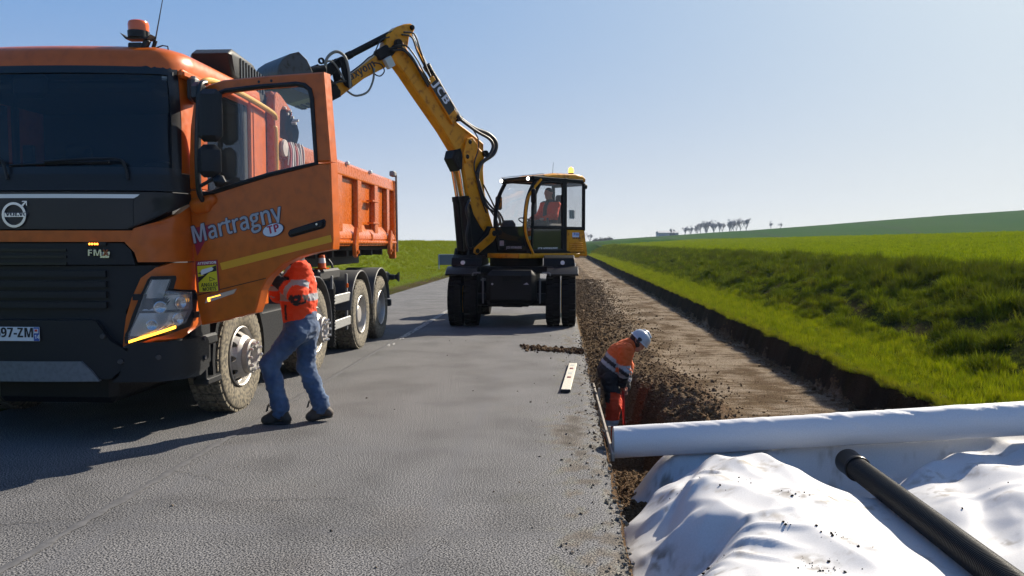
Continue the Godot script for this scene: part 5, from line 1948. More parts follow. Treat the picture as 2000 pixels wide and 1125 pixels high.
func truck_bed(T: Node, bed, dark, alu, white, yellow):
	var Z0 := -2.48
	var Z1 := -8.62
	var b := nb(30.0)
	# floor and far side
	b.box(Vector3(0, 1.62, (Z0 + Z1) / 2), Vector3(2.3, 0.14, Z0 - Z1), 0.0)
	for x in [-0.55, 0.55]:
		b.box(Vector3(x, 1.42, (Z0 + Z1) / 2), Vector3(0.14, 0.26, Z0 - Z1 - 0.2), 0.01)
	for k in 8:
		b.box(Vector3(0, 1.50, lerpf(Z0 - 0.3, Z1 + 0.3, k / 7.0)), Vector3(2.2, 0.1, 0.1))
	part(b, "bed_floor", dark, T)
	var zx := Transform3D(Basis(Vector3(1, 0, 0), Vector3(0, 1, 0), Vector3(0, 0, 1)), Vector3(0, 0, (Z0 + Z1) / 2))
	for s in [-1, 1]:
		b = nb(30.0)
		b.prism([[1.17 * s, 1.66], [1.19 * s, 1.66], [1.20 * s, 2.66], [1.17 * s, 2.66]], zx, Z0 - Z1, 0.0)
		var side := part(b, "bed_side", bed, T)
		b = nb(30.0)
		b.prism([[1.14 * s, 2.63], [1.275 * s, 2.63], [1.285 * s, 2.655], [1.275 * s, 2.80], [1.245 * s, 2.84], [1.16 * s, 2.84], [1.14 * s, 2.80]], zx, Z0 - Z1, 0.008)
		part(b, "top_rail", bed, side)
		b = nb(30.0)
		b.prism([[1.19 * s, 1.95], [1.29 * s, 1.80], [1.30 * s, 1.73], [1.285 * s, 1.715], [1.285 * s, 1.62], [1.17 * s, 1.62], [1.17 * s, 1.95]], zx, Z0 - Z1, 0.006)
		part(b, "bottom_rail", bed, side)
		b = nb(30.0)
		b.prism([[1.17 * s, 1.655], [1.315 * s, 1.655], [1.32 * s, 1.675], [1.315 * s, 1.695], [1.17 * s, 1.70]], zx, Z0 - Z1 - 0.02, 0.004)
		part(b, "ledge", bed, side)
		for z in [-3.0, -3.95, -4.95, -6.05, -7.17, -8.1]:
			b = nb(30.0)
			# tapering rib
			b.prism([[1.19 * s, 1.90], [1.275 * s, 1.83], [1.275 * s, 2.635], [1.19 * s, 2.635]], Transform3D(Basis.IDENTITY, Vector3(0, 0, z)), 0.24 if z > -8 else 0.20, 0.012)
			part(b, "rib", bed, side)
		for z in [-5.55, -7.95]:
			b = nb(30.0)
			b.prism([[-0.12, 1.86], [-0.04, 1.90], [0.10, 1.64], [0.07, 1.47], [0.0, 1.44], [-0.06, 1.50], [-0.10, 1.66]], Transform3D(Basis(Vector3(0, 0, 1), Vector3(0, 1, 0), Vector3(-1, 0, 0)), Vector3(1.33 * s, 0, z)), 0.06, 0.01)
			b.cyl(Vector3(1.29 * s, 1.53, z), Vector3(1.385 * s, 1.53, z), 0.03, 10)
			part(b, "hinge", bed, side)
		b = nb(30.0)
		b.prism([[1.19 * s, 1.92], [1.31 * s, 1.80], [1.31 * s, 1.71], [1.19 * s, 1.71]], Transform3D(Basis.IDENTITY, Vector3(0, 0, -6.75)), 0.05, 0.0)
		part(b, "gusset", bed, side)
		for q in [[-6.85, 2.35], [-6.9, 1.99]]:
			b = nb(30.0)
			b.box(Vector3(1.285 * s, q[1], q[0]), Vector3(0.11, 0.03, 0.42), 0.006)
			part(b, "foothold", bed, side)
		for z in [-5.3, -6.7]:
			b = nb()
			b.box(Vector3(1.29 * s, 2.82, z), Vector3(0.05, 0.05, 0.09), 0.01)
			part(b, "cleat", alu, side)
		# rear post
		b = nb(30.0)
		b.box(Vector3(1.24 * s, 2.10, Z1 + 0.02), Vector3(0.12, 1.46, 0.13), 0.015)
		var post := part(b, "rear_post", bed, T)
		b = nb(30.0)
		b.tube([Vector3(1.315 * s, 2.94, Z1 + 0.0), Vector3(1.315 * s, 1.5, Z1 - 0.06)], 0.02, 8)
		b.box(Vector3(1.30 * s, 2.62, Z1 - 0.02), Vector3(0.05, 0.3, 0.06), 0.01)
		b.box(Vector3(1.27 * s, 2.95, Z1 + 0.06), Vector3(0.10, 0.10, 0.22), 0.02)
		part(b, "tailgate_latch", mat("latch_grey", lin(0.22, 0.21, 0.20), 0.5, 0.3), post)
	b = nb(30.0)
	b.box(Vector3(0, 2.15, Z1 + 0.02), Vector3(2.36, 1.2, 0.07), 0.01)
	for x in [-0.7, 0.0, 0.7]:
		b.box(Vector3(x, 2.15, Z1 - 0.05), Vector3(0.14, 1.15, 0.1), 0.01)
	part(b, "tailgate", bed, T)
	# headboard with its high shoulders
	b = nb(30.0)
	b.box(Vector3(0, 2.45, Z0 - 0.02), Vector3(2.36, 1.66, 0.06), 0.01)
	b.box(Vector3(0, 3.29, Z0 - 0.06), Vector3(2.46, 0.08, 0.18), 0.02)
	for x in [-0.6, 0.0, 0.6]:
		b.box(Vector3(x, 2.45, Z0 + 0.05), Vector3(0.12, 1.6, 0.09), 0.01)
	var hb := part(b, "headboard", bed, T)
	for s in [-1, 1]:
		b = nb(30.0)
		b.prism([[Z0 + 0.06, 1.7], [Z0 + 0.06, 3.2], [Z0 + 0.02, 3.29], [Z0 - 0.05, 3.33], [Z0 - 0.14, 3.32], [Z0 - 0.52, 3.20], [Z0 - 0.52, 3.14], [Z0 - 0.22, 3.20], [Z0 - 0.12, 3.12], [Z0 - 0.10, 2.84], [Z0 - 0.10, 1.7]], Transform3D(Basis(Vector3(0, 0, 1), Vector3(0, 1, 0), Vector3(-1, 0, 0)), Vector3(1.215 * s, 0, 0)), 0.10, 0.012)
		part(b, "shoulder", bed, hb)
		b = nb(30.0)
		b.lathe([[0.0, -0.02], [0.09, -0.02], [0.10, 0.0], [0.09, 0.02], [0.03, 0.025], [0.0, 0.03]], 24, Transform3D(rot(Vector3.BACK, -90 * s), Vector3(1.30 * s, 2.72, Z0 - 0.13)))
		part(b, "tarp_pulley", mat("pulley", lin(0.42, 0.36, 0.33), 0.6), hb)
	# folded sliding tarpaulin with its straps
	var tarpm := mat("tarp_cloth", lin(0.035, 0.045, 0.055), 0.6, 0, {"sheen": 0.2})
	var tarp := Node3D.new()
	tarp.name = "folded_tarpaulin"
	T.add_child(tarp)
	for k in 6:
		b = nb(60.0)
		var z := Z0 - 0.24 - k * 0.085
		var pts := []
		var sink := 0.04 * sin(k * 2.1)
		for j in 21:
			var x := lerpf(-1.28, 1.28, j / 20.0)
			var row := []
			var edge := absf(x) / 1.28
			for i in 8:
				var t := i / 7.0
				var drop := 3.18 - k * 0.022 - t * (0.42 + 0.06 * sin(k * 1.7)) * lerpf(0.35, 1.0, pow(edge, 3.0))
				row.append(Vector3(x + 0.02 * sin(t * 9 + k), drop - sink, z + 0.035 * sin(t * PI * 2.0 + k * 2.6) * t + (0.03 if k % 2 else -0.03) * t))
			pts.append(row)
		b.sheet(pts, Vector3.BACK)
		b.flip()
		part(b, "tarp_fold", tarpm, tarp)
		b = nb()
		b.tube([Vector3(-1.29, 3.185 - k * 0.022 - sink, z), Vector3(1.29, 3.185 - k * 0.022 - sink, z)], 0.018, 8)
		part(b, "hoop", alu, tarp)
	var strapm := mat("strap", lin(0.50, 0.47, 0.45), 0.8)
	var redm := mat("strap_red", lin(0.40, 0.08, 0.08), 0.7)
	for k in 11:
		b = nb()
		var z := Z0 - 0.20 - k * 0.052
		var y0 := 2.80 - 0.03 * sin(k * 3.0)
		b.tube(spline([Vector3(1.30, y0, z), Vector3(1.325, y0 - 0.12, z + 0.02 * sin(k * 5.0)), Vector3(1.315, y0 - 0.26 - 0.16 * absf(sin(k * 2.3)), z + 0.03 * sin(k * 1.3))], 4), 0.008 + 0.007 * (k % 3), 6)
		part(b, "strap", redm if k % 4 == 1 else strapm, tarp)

# ---------------------------------------------------------------- wheeled excavator
func make_excavator():
	var grime: Texture2D = nz["grime"]
	var rust := noise_tex("wear", 512, 0.008, FastNoiseLite.TYPE_SIMPLEX, 6, [[0.0, Color(0.62, 0.54, 0.46)], [0.2, Color(0.85, 0.80, 0.74)], [0.4, Color(0.97, 0.96, 0.95)], [1.0, Color(1, 1, 1)]], 71)
	var yel := mat("digger_yellow", lin(0.68, 0.285, 0.005), 0.5, 0, {"spec": 0.3, "coat": 0.12, "coat_rough": 0.2, "detail": rust, "dscale": 0.9, "rtex": nz["rgrime"], "scale": 1.0})
	var blk := mat("digger_black", lin(0.008, 0.0085, 0.009), 0.65, 0, {"spec": 0.25, "rtex": nz["rgrime"], "scale": 1.5})
	var hose := mat("hose", lin(0.010, 0.010, 0.011), 0.5)
	var greyhose := mat("hose_grey", lin(0.20, 0.20, 0.17), 0.6)
	var steel := mat("rod_chrome", lin(0.62, 0.60, 0.58), 0.15, 1.0)
	var iron := mat("bucket_steel", lin(0.075, 0.078, 0.082), 0.5, 0.5, {"detail": rust, "dscale": 1.5})
	var gls := mat("cab_glass", lin(0.05, 0.09, 0.09), 0.02, 0, {"alpha": 0.12})
	var dim: Material = mats["cab_trim"]
	var tyre := mat("digger_tyre", lin(0.014, 0.0138, 0.0135), 0.9, 0, {"spec": 0.15, "detail": grime, "dscale": 2.0})
	var lampw := mat("work_light_lit", lin(0.9, 0.9, 0.85), 0.2, 0, {"glow": lin(1.0, 0.93, 0.78), "power": 3.0})
	var beacon := mat("beacon_lit", lin(0.8, 0.3, 0.02), 0.2, 0, {"glow": lin(1.0, 0.42, 0.06), "power": 2.0})
	var pale: Material = mats["white_paint"]
	var E := thing("excavator", "yellow and black wheeled excavator with twin tyres, boom raised over the truck", "excavator", Vector3(-0.96, 0, -17.25))
	var q2 := sqrt(0.5)
	var U := Basis(Vector3(-q2, 0, q2), Vector3.UP, Vector3(-q2, 0, -q2))   # x forward along the boom, z to the operator's right
	var b := nb()
	# --- carriage
	b.box(Vector3(0, 0.84, 0), Vector3(0.95, 0.46, 3.2), 0.05)
	b.box(Vector3(0, 1.10, 0), Vector3(1.5, 0.14, 1.7), 0.03)
	part(b, "carriage", blk, E)
	b = nb(45.0)
	b.box(Vector3(0.0, 0.80, 1.62), Vector3(0.98, 0.66, 0.62), 0.10)
	b.box(Vector3(-0.05, 0.50, 1.60), Vector3(0.85, 0.16, 0.5), 0.04)
	var eng := part(b, "engine_cover", blk, E)
	for k in 5:
		b = nb()
		b.box(Vector3(0.02, 0.93 + k * 0.026, 1.935), Vector3(0.36, 0.010, 0.03), 0.003, rot(Vector3.RIGHT, 25))
		part(b, "vent_slat", blk, eng)
	b = nb()
	b.prism([[0.24, 0.86], [0.35, 0.86], [0.31, 0.90]], Transform3D(Basis.IDENTITY, Vector3(0, 0, 1.937)), 0.006)
	b.cyl(Vector3(-0.36, 0.87, 1.93), Vector3(-0.36, 0.87, 1.94), 0.02, 12)
	part(b, "decal", mat("decal_grey", lin(0.35, 0.36, 0.38), 0.5), eng)
	for s in [-1, 1]:
		b = nb()
		b.tube(spline([Vector3(0.60 * s, 1.08, 1.80), Vector3(0.74 * s, 1.08, 1.80), Vector3(0.76 * s, 1.02, 1.80)], 3), 0.016, 6)
		b.tube([Vector3(0.56 * s, 0.48, 1.75), Vector3(0.56 * s, 0.98, 1.75)], 0.018, 6)
		part(b, "step_rail", mat("rail_grey", lin(0.16, 0.16, 0.16), 0.5, 0.4), E)
		b = nb(45.0)
		b.box(Vector3(0.62 * s, 0.62, 0.0), Vector3(0.45, 0.5, 1.4), 0.05)
		part(b, "side_tank", blk, E)
	for az in [1.32, -1.32]:
		b = nb()
		b.cyl(Vector3(-0.9, 0.53, az), Vector3(0.9, 0.53, az), 0.13, 14)
		b.box(Vector3(0, 0.55, az), Vector3(0.5, 0.34, 0.34), 0.06)
		part(b, "axle", blk, E)
		for s in [-1, 1]:
			var w := Node3D.new()
			w.name = "wheel"
			E.add_child(w, true)
			w.position = Vector3(0.97 * s, 0.535, az)
			var ax := Transform3D(Basis(Vector3(0, 0, 1), Vector3(s, 0, 0), Vector3(0, s, 0)), Vector3.ZERO)
			for k in [-0.155, 0.155]:
				b = nb(40.0)
				b.lathe([[0.27, k - 0.12], [0.36, k - 0.145], [0.46, k - 0.14], [0.505, k - 0.12], [0.512, k - 0.05], [0.512, k + 0.05], [0.505, k + 0.12], [0.46, k + 0.14], [0.36, k + 0.145], [0.27, k + 0.12]], 44, ax, true)
				for i in 26:
					var bs := ax.basis * Basis(Vector3.UP, TAU * i / 26)
					b.box(bs * Vector3(0.515, k - 0.066, 0.0), Vector3(0.04, 0.115, 0.066), 0.0, bs)
					b.box(bs * Vector3(0.515, k + 0.066, 0.0) + bs * Vector3(0, 0, 0.05), Vector3(0.04, 0.115, 0.066), 0.0, bs)
				part(b, "tyre", tyre, w)
			b = nb(40.0)
			b.lathe([[0.0, 0.05], [0.12, 0.06], [0.16, 0.04], [0.24, 0.05], [0.275, 0.27], [0.285, 0.28], [0.29, 0.25], [0.27, 0.0], [0.0, 0.0]], 28, ax)
			part(b, "rim", yel, w)
	for s in [-1, 1]:
		for az in [1.32, -1.32]:
			b = nb(45.0)
			var arc := []
			for k in 11:
				var a := deg_to_rad(52 + 76.0 * k / 10)
				arc.append([cos(a) * 0.70, 0.50 + sin(a) * 0.68])
			for k in 11:
				var a := deg_to_rad(128 - 76.0 * k / 10)
				arc.append([cos(a) * 0.67, 0.50 + sin(a) * 0.64])
			b.prism(arc, Transform3D(Basis(Vector3(0, 0, 1), Vector3(0, 1, 0), Vector3(-1, 0, 0)), Vector3(1.0 * s, 0.02, az)), 0.62, 0.008)
			part(b, "fender", mat("fender", lin(0.014, 0.0145, 0.016), 0.5, 0, {"spec": 0.4, "rtex": nz["rgrime"], "scale": 1.0}), E)
		b = nb(45.0)
		b.prism([[-0.75, 1.24], [-0.70, 1.36], [-0.55, 1.42], [0.6, 1.40], [0.80, 1.30], [0.82, 1.20], [-0.75, 1.19]], Transform3D(Basis(Vector3(0, 0, -1), Vector3(0, 1, 0), Vector3(1, 0, 0)), Vector3(0.93 * s, 0.0, 0.6)), 0.62, 0.02)
		part(b, "tool_box", blk, E)
		b = nb()
		b.cyl(Vector3(1.0 * s, 1.27, 1.24), Vector3(1.0 * s, 1.27, 1.425), 0.042, 20)
		part(b, "reflector", pale, E)
	# --- slewing ring and deck
	b = nb(40.0)
	b.cyl(Vector3(0, 1.1, 0), Vector3(0, 1.36, 0), 0.58, 32)
	part(b, "slew_ring", blk, E)
	b = nb(40.0)
	b.prism([[0.75, -0.92], [0.75, 0.75], [-0.9, 0.92], [-1.32, 0.55], [-1.32, -0.6], [-1.0, -0.94]], Transform3D(Basis(Vector3(1, 0, 0), Vector3(0, 0, 1), Vector3(0, -1, 0)), Vector3(0, 1.40, 0)), 0.10, 0.015)
	part(b, "deck", yel, E).transform.basis = U
	b = nb(45.0)
	b.box(Vector3(-0.65, 1.68, 0.55), Vector3(1.2, 0.46, 0.7), 0.06)
	part(b, "hood", yel, E).transform.basis = U
	# rear corner panel under the back window, with louvres
	var cp := Node3D.new()
	cp.name = "corner_panel"
	E.add_child(cp)
	cp.transform.basis = U
	b = nb(45.0)
	b.prism([[-0.62, 1.47], [-0.62, 1.96], [-1.20, 1.96], [-1.30, 1.46], [-1.30, 1.38], [-0.95, 1.38]], Transform3D(Basis.IDENTITY, Vector3(0, 0, -0.42)), 0.98, 0.03)
	part(b, "panel", yel, cp)
	for k in 5:
		b = nb()
		b.box(Vector3(-0.92, 1.49 + k * 0.045, -0.915), Vector3(0.42, 0.018, 0.02), 0.005, rot(Vector3.RIGHT, -25))
		part(b, "louvre", yel, cp)
	b = nb()
	b.box(Vector3(-0.90, 1.84, -0.914), Vector3(0.20, 0.10, 0.006))
	part(b, "label", mat("label_blue", lin(0.55, 0.62, 0.78), 0.5), cp)
	var side_face := Basis(Vector3(-1, 0, 0), Vector3(0, 1, 0), Vector3(0, 0, -1))   # lettering readable from the operator's left
	lettering(cp, "5LV56", 0.05, Transform3D(side_face, Vector3(-0.80, 1.735, -0.914)), mats["sticker_black"], "lettering", true, 0.004, 1.3)
	lettering(cp, "Pmt", 0.06, Transform3D(side_face, Vector3(-0.83, 1.805, -0.919)), mats["plate_blue"], "lettering", true, 0.003, 1.2)
	# --- cab
	var K := Node3D.new()
	K.name = "cab"
	E.add_child(K)
	K.transform.basis = U
	var front := [[0.42, 1.42], [0.52, 1.8], [0.55, 2.15], [0.47, 2.6], [0.26, 2.96]]
	for z in [-0.88, 0.06]:
		b = nb(45.0)
		var path := []
		for q in front:
			path.append(Vector3(q[0], q[1], z))
		b.tube(spline(path, 5), 0.042, 8)
		b.box(Vector3(-0.60, 2.25, z), Vector3(0.10, 1.62, 0.07), 0.02)
		b.box(Vector3(-1.18, 2.45, z), Vector3(0.08, 1.05, 0.07), 0.02)
		b.box(Vector3(-0.40, 3.0, z), Vector3(1.5, 0.10, 0.07), 0.02)
		b.box(Vector3(-0.40, 1.47, z), Vector3(1.62, 0.10, 0.06), 0.02)
		b.box(Vector3(-0.90, 1.98, z), Vector3(0.6, 0.07, 0.06), 0.015)
		part(b, "pillars", blk, K)
	b = nb(45.0)
	b.box(Vector3(0.25, 2.97, -0.41), Vector3(0.08, 0.08, 0.94), 0.02)
	b.box(Vector3(0.43, 1.47, -0.41), Vector3(0.08, 0.12, 0.94), 0.02)
	b.box(Vector3(-1.18, 2.96, -0.41), Vector3(0.08, 0.10, 0.94), 0.02)
	b.box(Vector3(-1.18, 1.98, -0.41), Vector3(0.08, 0.08, 0.94), 0.02)
	part(b, "cross_frame", blk, K)
	b = nb(45.0)
	b.box(Vector3(-0.38, 1.46, -0.41), Vector3(1.6, 0.06, 0.92))
	part(b, "floor", dim, K)
	# lower front and door panes are dark tinted, uppers clear
	b = nb(60.0)
	var f1 := []
	for i in 13:
		var h := lerpf(1.5, 2.94, i / 12.0)
		var pts := []
		for q in front:
			pts.append([q[1], q[0]])
		f1.append([Vector3(at_x(pts, h), h, -0.85), Vector3(at_x(pts, h), h, 0.03)])
	b.sheet(f1, Vector3.RIGHT)
	part(b, "windscreen", gls, K)
	b = nb(60.0)
	var dp := []
	var dq := []
	for i in 13:
		var h := lerpf(1.5, 2.94, i / 12.0)
		var pts := []
		for q in front:
			pts.append([q[1], q[0]])
		dp.append([Vector3(at_x(pts, h) - 0.02, h, -0.885), Vector3(-0.57, h, -0.885)])
		dq.append([Vector3(at_x(pts, h) - 0.02, h, 0.06), Vector3(-0.57, h, 0.06)])
	b.sheet(dp, Vector3(0, 0, -1))
	var door := part(b, "door_glass", gls, K)
	b = nb(60.0)
	b.sheet(dq, Vector3(0, 0, 1))
	part(b, "far_side_glass", gls, K)
	for z in [-0.883, 0.06]:
		b = nb()
		b.box(Vector3(-0.89, 2.48, z), Vector3(0.50, 0.94, 0.006))
		part(b, "rear_side_glass", gls, K)
	b = nb()
	b.box(Vector3(-1.18, 2.48, -0.41), Vector3(0.006, 0.92, 0.86))
	part(b, "rear_glass", gls, K)
	b = nb(45.0)
	b.box(Vector3(-0.07, 1.99, -0.887), Vector3(0.92, 0.07, 0.05), 0.015)
	b.box(Vector3(0.34, 2.2, -0.887), Vector3(0.05, 1.45, 0.045), 0.01, rot(Vector3.BACK, 2))
	b.box(Vector3(-0.53, 2.22, -0.892), Vector3(0.07, 1.52, 0.05), 0.015)
	b.box(Vector3(-0.07, 1.50, -0.892), Vector3(0.95, 0.08, 0.05), 0.015)
	b.tube(spline([Vector3(0.34, 2.0, -0.887), Vector3(0.33, 2.5, -0.887), Vector3(0.16, 2.86, -0.887), Vector3(-0.02, 2.93, -0.887), Vector3(-0.5, 2.94, -0.887)], 5), 0.035, 6)
	part(b, "door_frame", blk, K)
	b = nb(45.0)
	b.box(Vector3(-0.08, 1.73, -0.87), Vector3(0.86, 0.46, 0.012))
	b.box(Vector3(0.475, 1.75, -0.41), Vector3(0.012, 0.52, 0.86), 0.0, rot(Vector3.BACK, -10))
	part(b, "lower_panel", mat("tinted_panel", lin(0.010, 0.011, 0.012), 0.15, 0, {"alpha": 0.96, "spec": 0.3}), K)
	b = nb()
	var rp := []
	for q in front:
		rp.append(Vector3(q[0] + 0.03, q[1] + (0.02 if q[1] > 2.9 else 0.0), -0.925))
	rp[0] = Vector3(0.36, 1.44, -0.925)
	rp[4] = Vector3(0.14, 2.98, -0.925)
	b.tube(spline(rp, 6), 0.026, 8)
	part(b, "hand_rail", yel, K)
	b = nb(45.0)
	var ro := [[-1.24, 2.99], [-1.25, 3.06], [-1.15, 3.13], [-0.9, 3.15], [-0.25, 3.13], [0.0, 3.08], [0.02, 2.99]]
	b.prism(ro, Transform3D(Basis.IDENTITY, Vector3(0, 0, -0.41)), 0.98, 0.03)
	var roof := part(b, "roof", yel, K)
	b = nb(45.0)
	b.prism([[0.02, 2.98], [0.02, 3.085], [0.34, 3.04], [0.42, 3.0], [0.34, 2.97]], Transform3D(Basis.IDENTITY, Vector3(0, 0, -0.41)), 0.96, 0.02)
	part(b, "roof_visor", blk, K)
	b = nb()
	b.box(Vector3(0.20, 3.085, -0.41), Vector3(0.5, 0.012, 0.80), 0.004, rot(Vector3.BACK, -8))
	part(b, "roof_hatch", mat("hatch_blue", lin(0.25, 0.33, 0.40), 0.15, 0.2), K)
	for z in [-0.82, 0.02]:
		var l := Node3D.new()
		l.name = "work_lamp"
		K.add_child(l, true)
		l.position = Vector3(0.36, 2.985, z)
		b = nb(45.0)
		b.box(Vector3.ZERO, Vector3(0.10, 0.11, 0.11), 0.025)
		part(b, "housing", blk, l)
		b = nb()
		b.lathe([[0.0, 0.0], [0.04, 0.0], [0.036, 0.012], [0.0, 0.016]], 16, Transform3D(rot(Vector3.BACK, -90) * rot(Vector3.RIGHT, -20), Vector3(0.05, 0, 0)))
		part(b, "light_face", lampw, l)
	b = nb()
	b.cyl(Vector3(-1.05, 3.13, -0.62), Vector3(-1.05, 3.20, -0.62), 0.06, 16)
	part(b, "beacon_base", blk, K)
	b = nb(60.0)
	b.lathe([[0.0, 0.0], [0.058, 0.0], [0.062, 0.05], [0.05, 0.10], [0.02, 0.125], [0.0, 0.128]], 20, Transform3D(Basis.IDENTITY, Vector3(-1.05, 3.20, -0.62)))
	part(b, "beacon_light", beacon, K)
	b = nb()
	b.tube([Vector3(-0.55, 3.13, -0.55), Vector3(-0.58, 3.40, -0.55)], 0.004, 5)
	part(b, "aerial", blk, K)
	b = nb(45.0)
	b.box(Vector3(-1.30, 2.90, -0.80), Vector3(0.10, 0.10, 0.10), 0.02)
	b.tube([Vector3(-1.22, 3.0, -0.80), Vector3(-1.29, 2.95, -0.80)], 0.02, 6)
	part(b, "rear_camera", blk, K)
	for q in [[0.40, 2.52, 0.12, 0.20, 0.30], [0.40, 2.62, -0.97, 0.14, 0.30]]:
		b = nb(60.0)
		b.box(Vector3(q[0], q[1], q[2]), Vector3(0.08, q[4], q[3]), 0.035)
		b.tube([Vector3(q[0], q[1] + q[4] * 0.4, q[2]), Vector3(0.30, 2.9, q[2] * 0.9)], 0.012, 6)
		part(b, "mirror", blk, K)
	lettering(K, "JCB HYDRADIG", 0.055, Transform3D(side_face, Vector3(0.20, 1.50, -0.888)), pale, "lettering", true, 0.004, 1.1)
	lettering(K, "JCB HYDRADIG", 0.050, Transform3D(Basis(Vector3(0, 0, -1), Vector3(0, 1, 0), Vector3(1, 0, 0)).rotated(Vector3.UP, 0.0), Vector3(0.50, 1.53, -0.24)), mat("letter_grey", lin(0.40, 0.40, 0.42), 0.5), "lettering", true, 0.004, 1.0)
	b = nb()
	b.box(Vector3(0.505, 1.66, -0.10), Vector3(0.006, 0.11, 0.13))
	part(b, "front_label", mats["letter_grey"], K)
	b = nb()
	b.box(Vector3(-0.80, 2.28, -0.889), Vector3(0.15, 0.19, 0.004))
	part(b, "notice", mat("notice_paper", lin(0.48, 0.52, 0.46), 0.7), K)
	for k in 5:
		lettering(K, "Stay clear min", 0.022, Transform3D(side_face, Vector3(-0.735, 2.335 - k * 0.022, -0.892)), mats["sticker_black"], "notice_lettering", false, 0.001, 0.9)
	lettering(K, "0,5m", 0.045, Transform3D(side_face, Vector3(-0.745, 2.19, -0.892)), mats["sticker_black"], "notice_lettering", true, 0.001, 1.1)
	# seat, consoles, steering wheel
	var seat := nb(50.0)
	seat.box(Vector3(-0.60, 1.88, -0.41), Vector3(0.5, 0.14, 0.5), 0.05)
	seat.box(Vector3(-0.86, 2.22, -0.41), Vector3(0.14, 0.62, 0.46), 0.05, rot(Vector3.BACK, 8))
	seat.box(Vector3(-0.92, 2.62, -0.41), Vector3(0.10, 0.2, 0.26), 0.04)
	seat.box(Vector3(-0.6, 1.64, -0.41), Vector3(0.4, 0.34, 0.4), 0.04)
	part(seat, "seat", mats["seat_cloth"], K)
	b = nb(50.0)
	for z in [-0.70, -0.12]:
		b.box(Vector3(-0.5, 2.03, z), Vector3(0.5, 0.10, 0.12), 0.04)
		b.tube([Vector3(-0.28, 2.06, z), Vector3(-0.26, 2.2, z)], [0.015, 0.025], 8)
	part(b, "console", dim, K)
	b = nb(50.0)
	b.tube([Vector3(0.28, 1.5, -0.41), Vector3(0.10, 2.08, -0.41)], 0.06, 10)
	b.lathe([[0.16, 0.0], [0.165, 0.012], [0.175, 0.014], [0.185, 0.0], [0.175, -0.014], [0.165, -0.012]], 28, Transform3D(rot(Vector3.BACK, 25), Vector3(0.08, 2.12, -0.41)), true)
	b.box(Vector3(0.34, 1.98, -0.12), Vector3(0.26, 0.34, 0.34), 0.08)
	part(b, "steering_column", dim, K)
	make_boom(E, U, yel, blk, hose, greyhose, steel, iron, side_face)

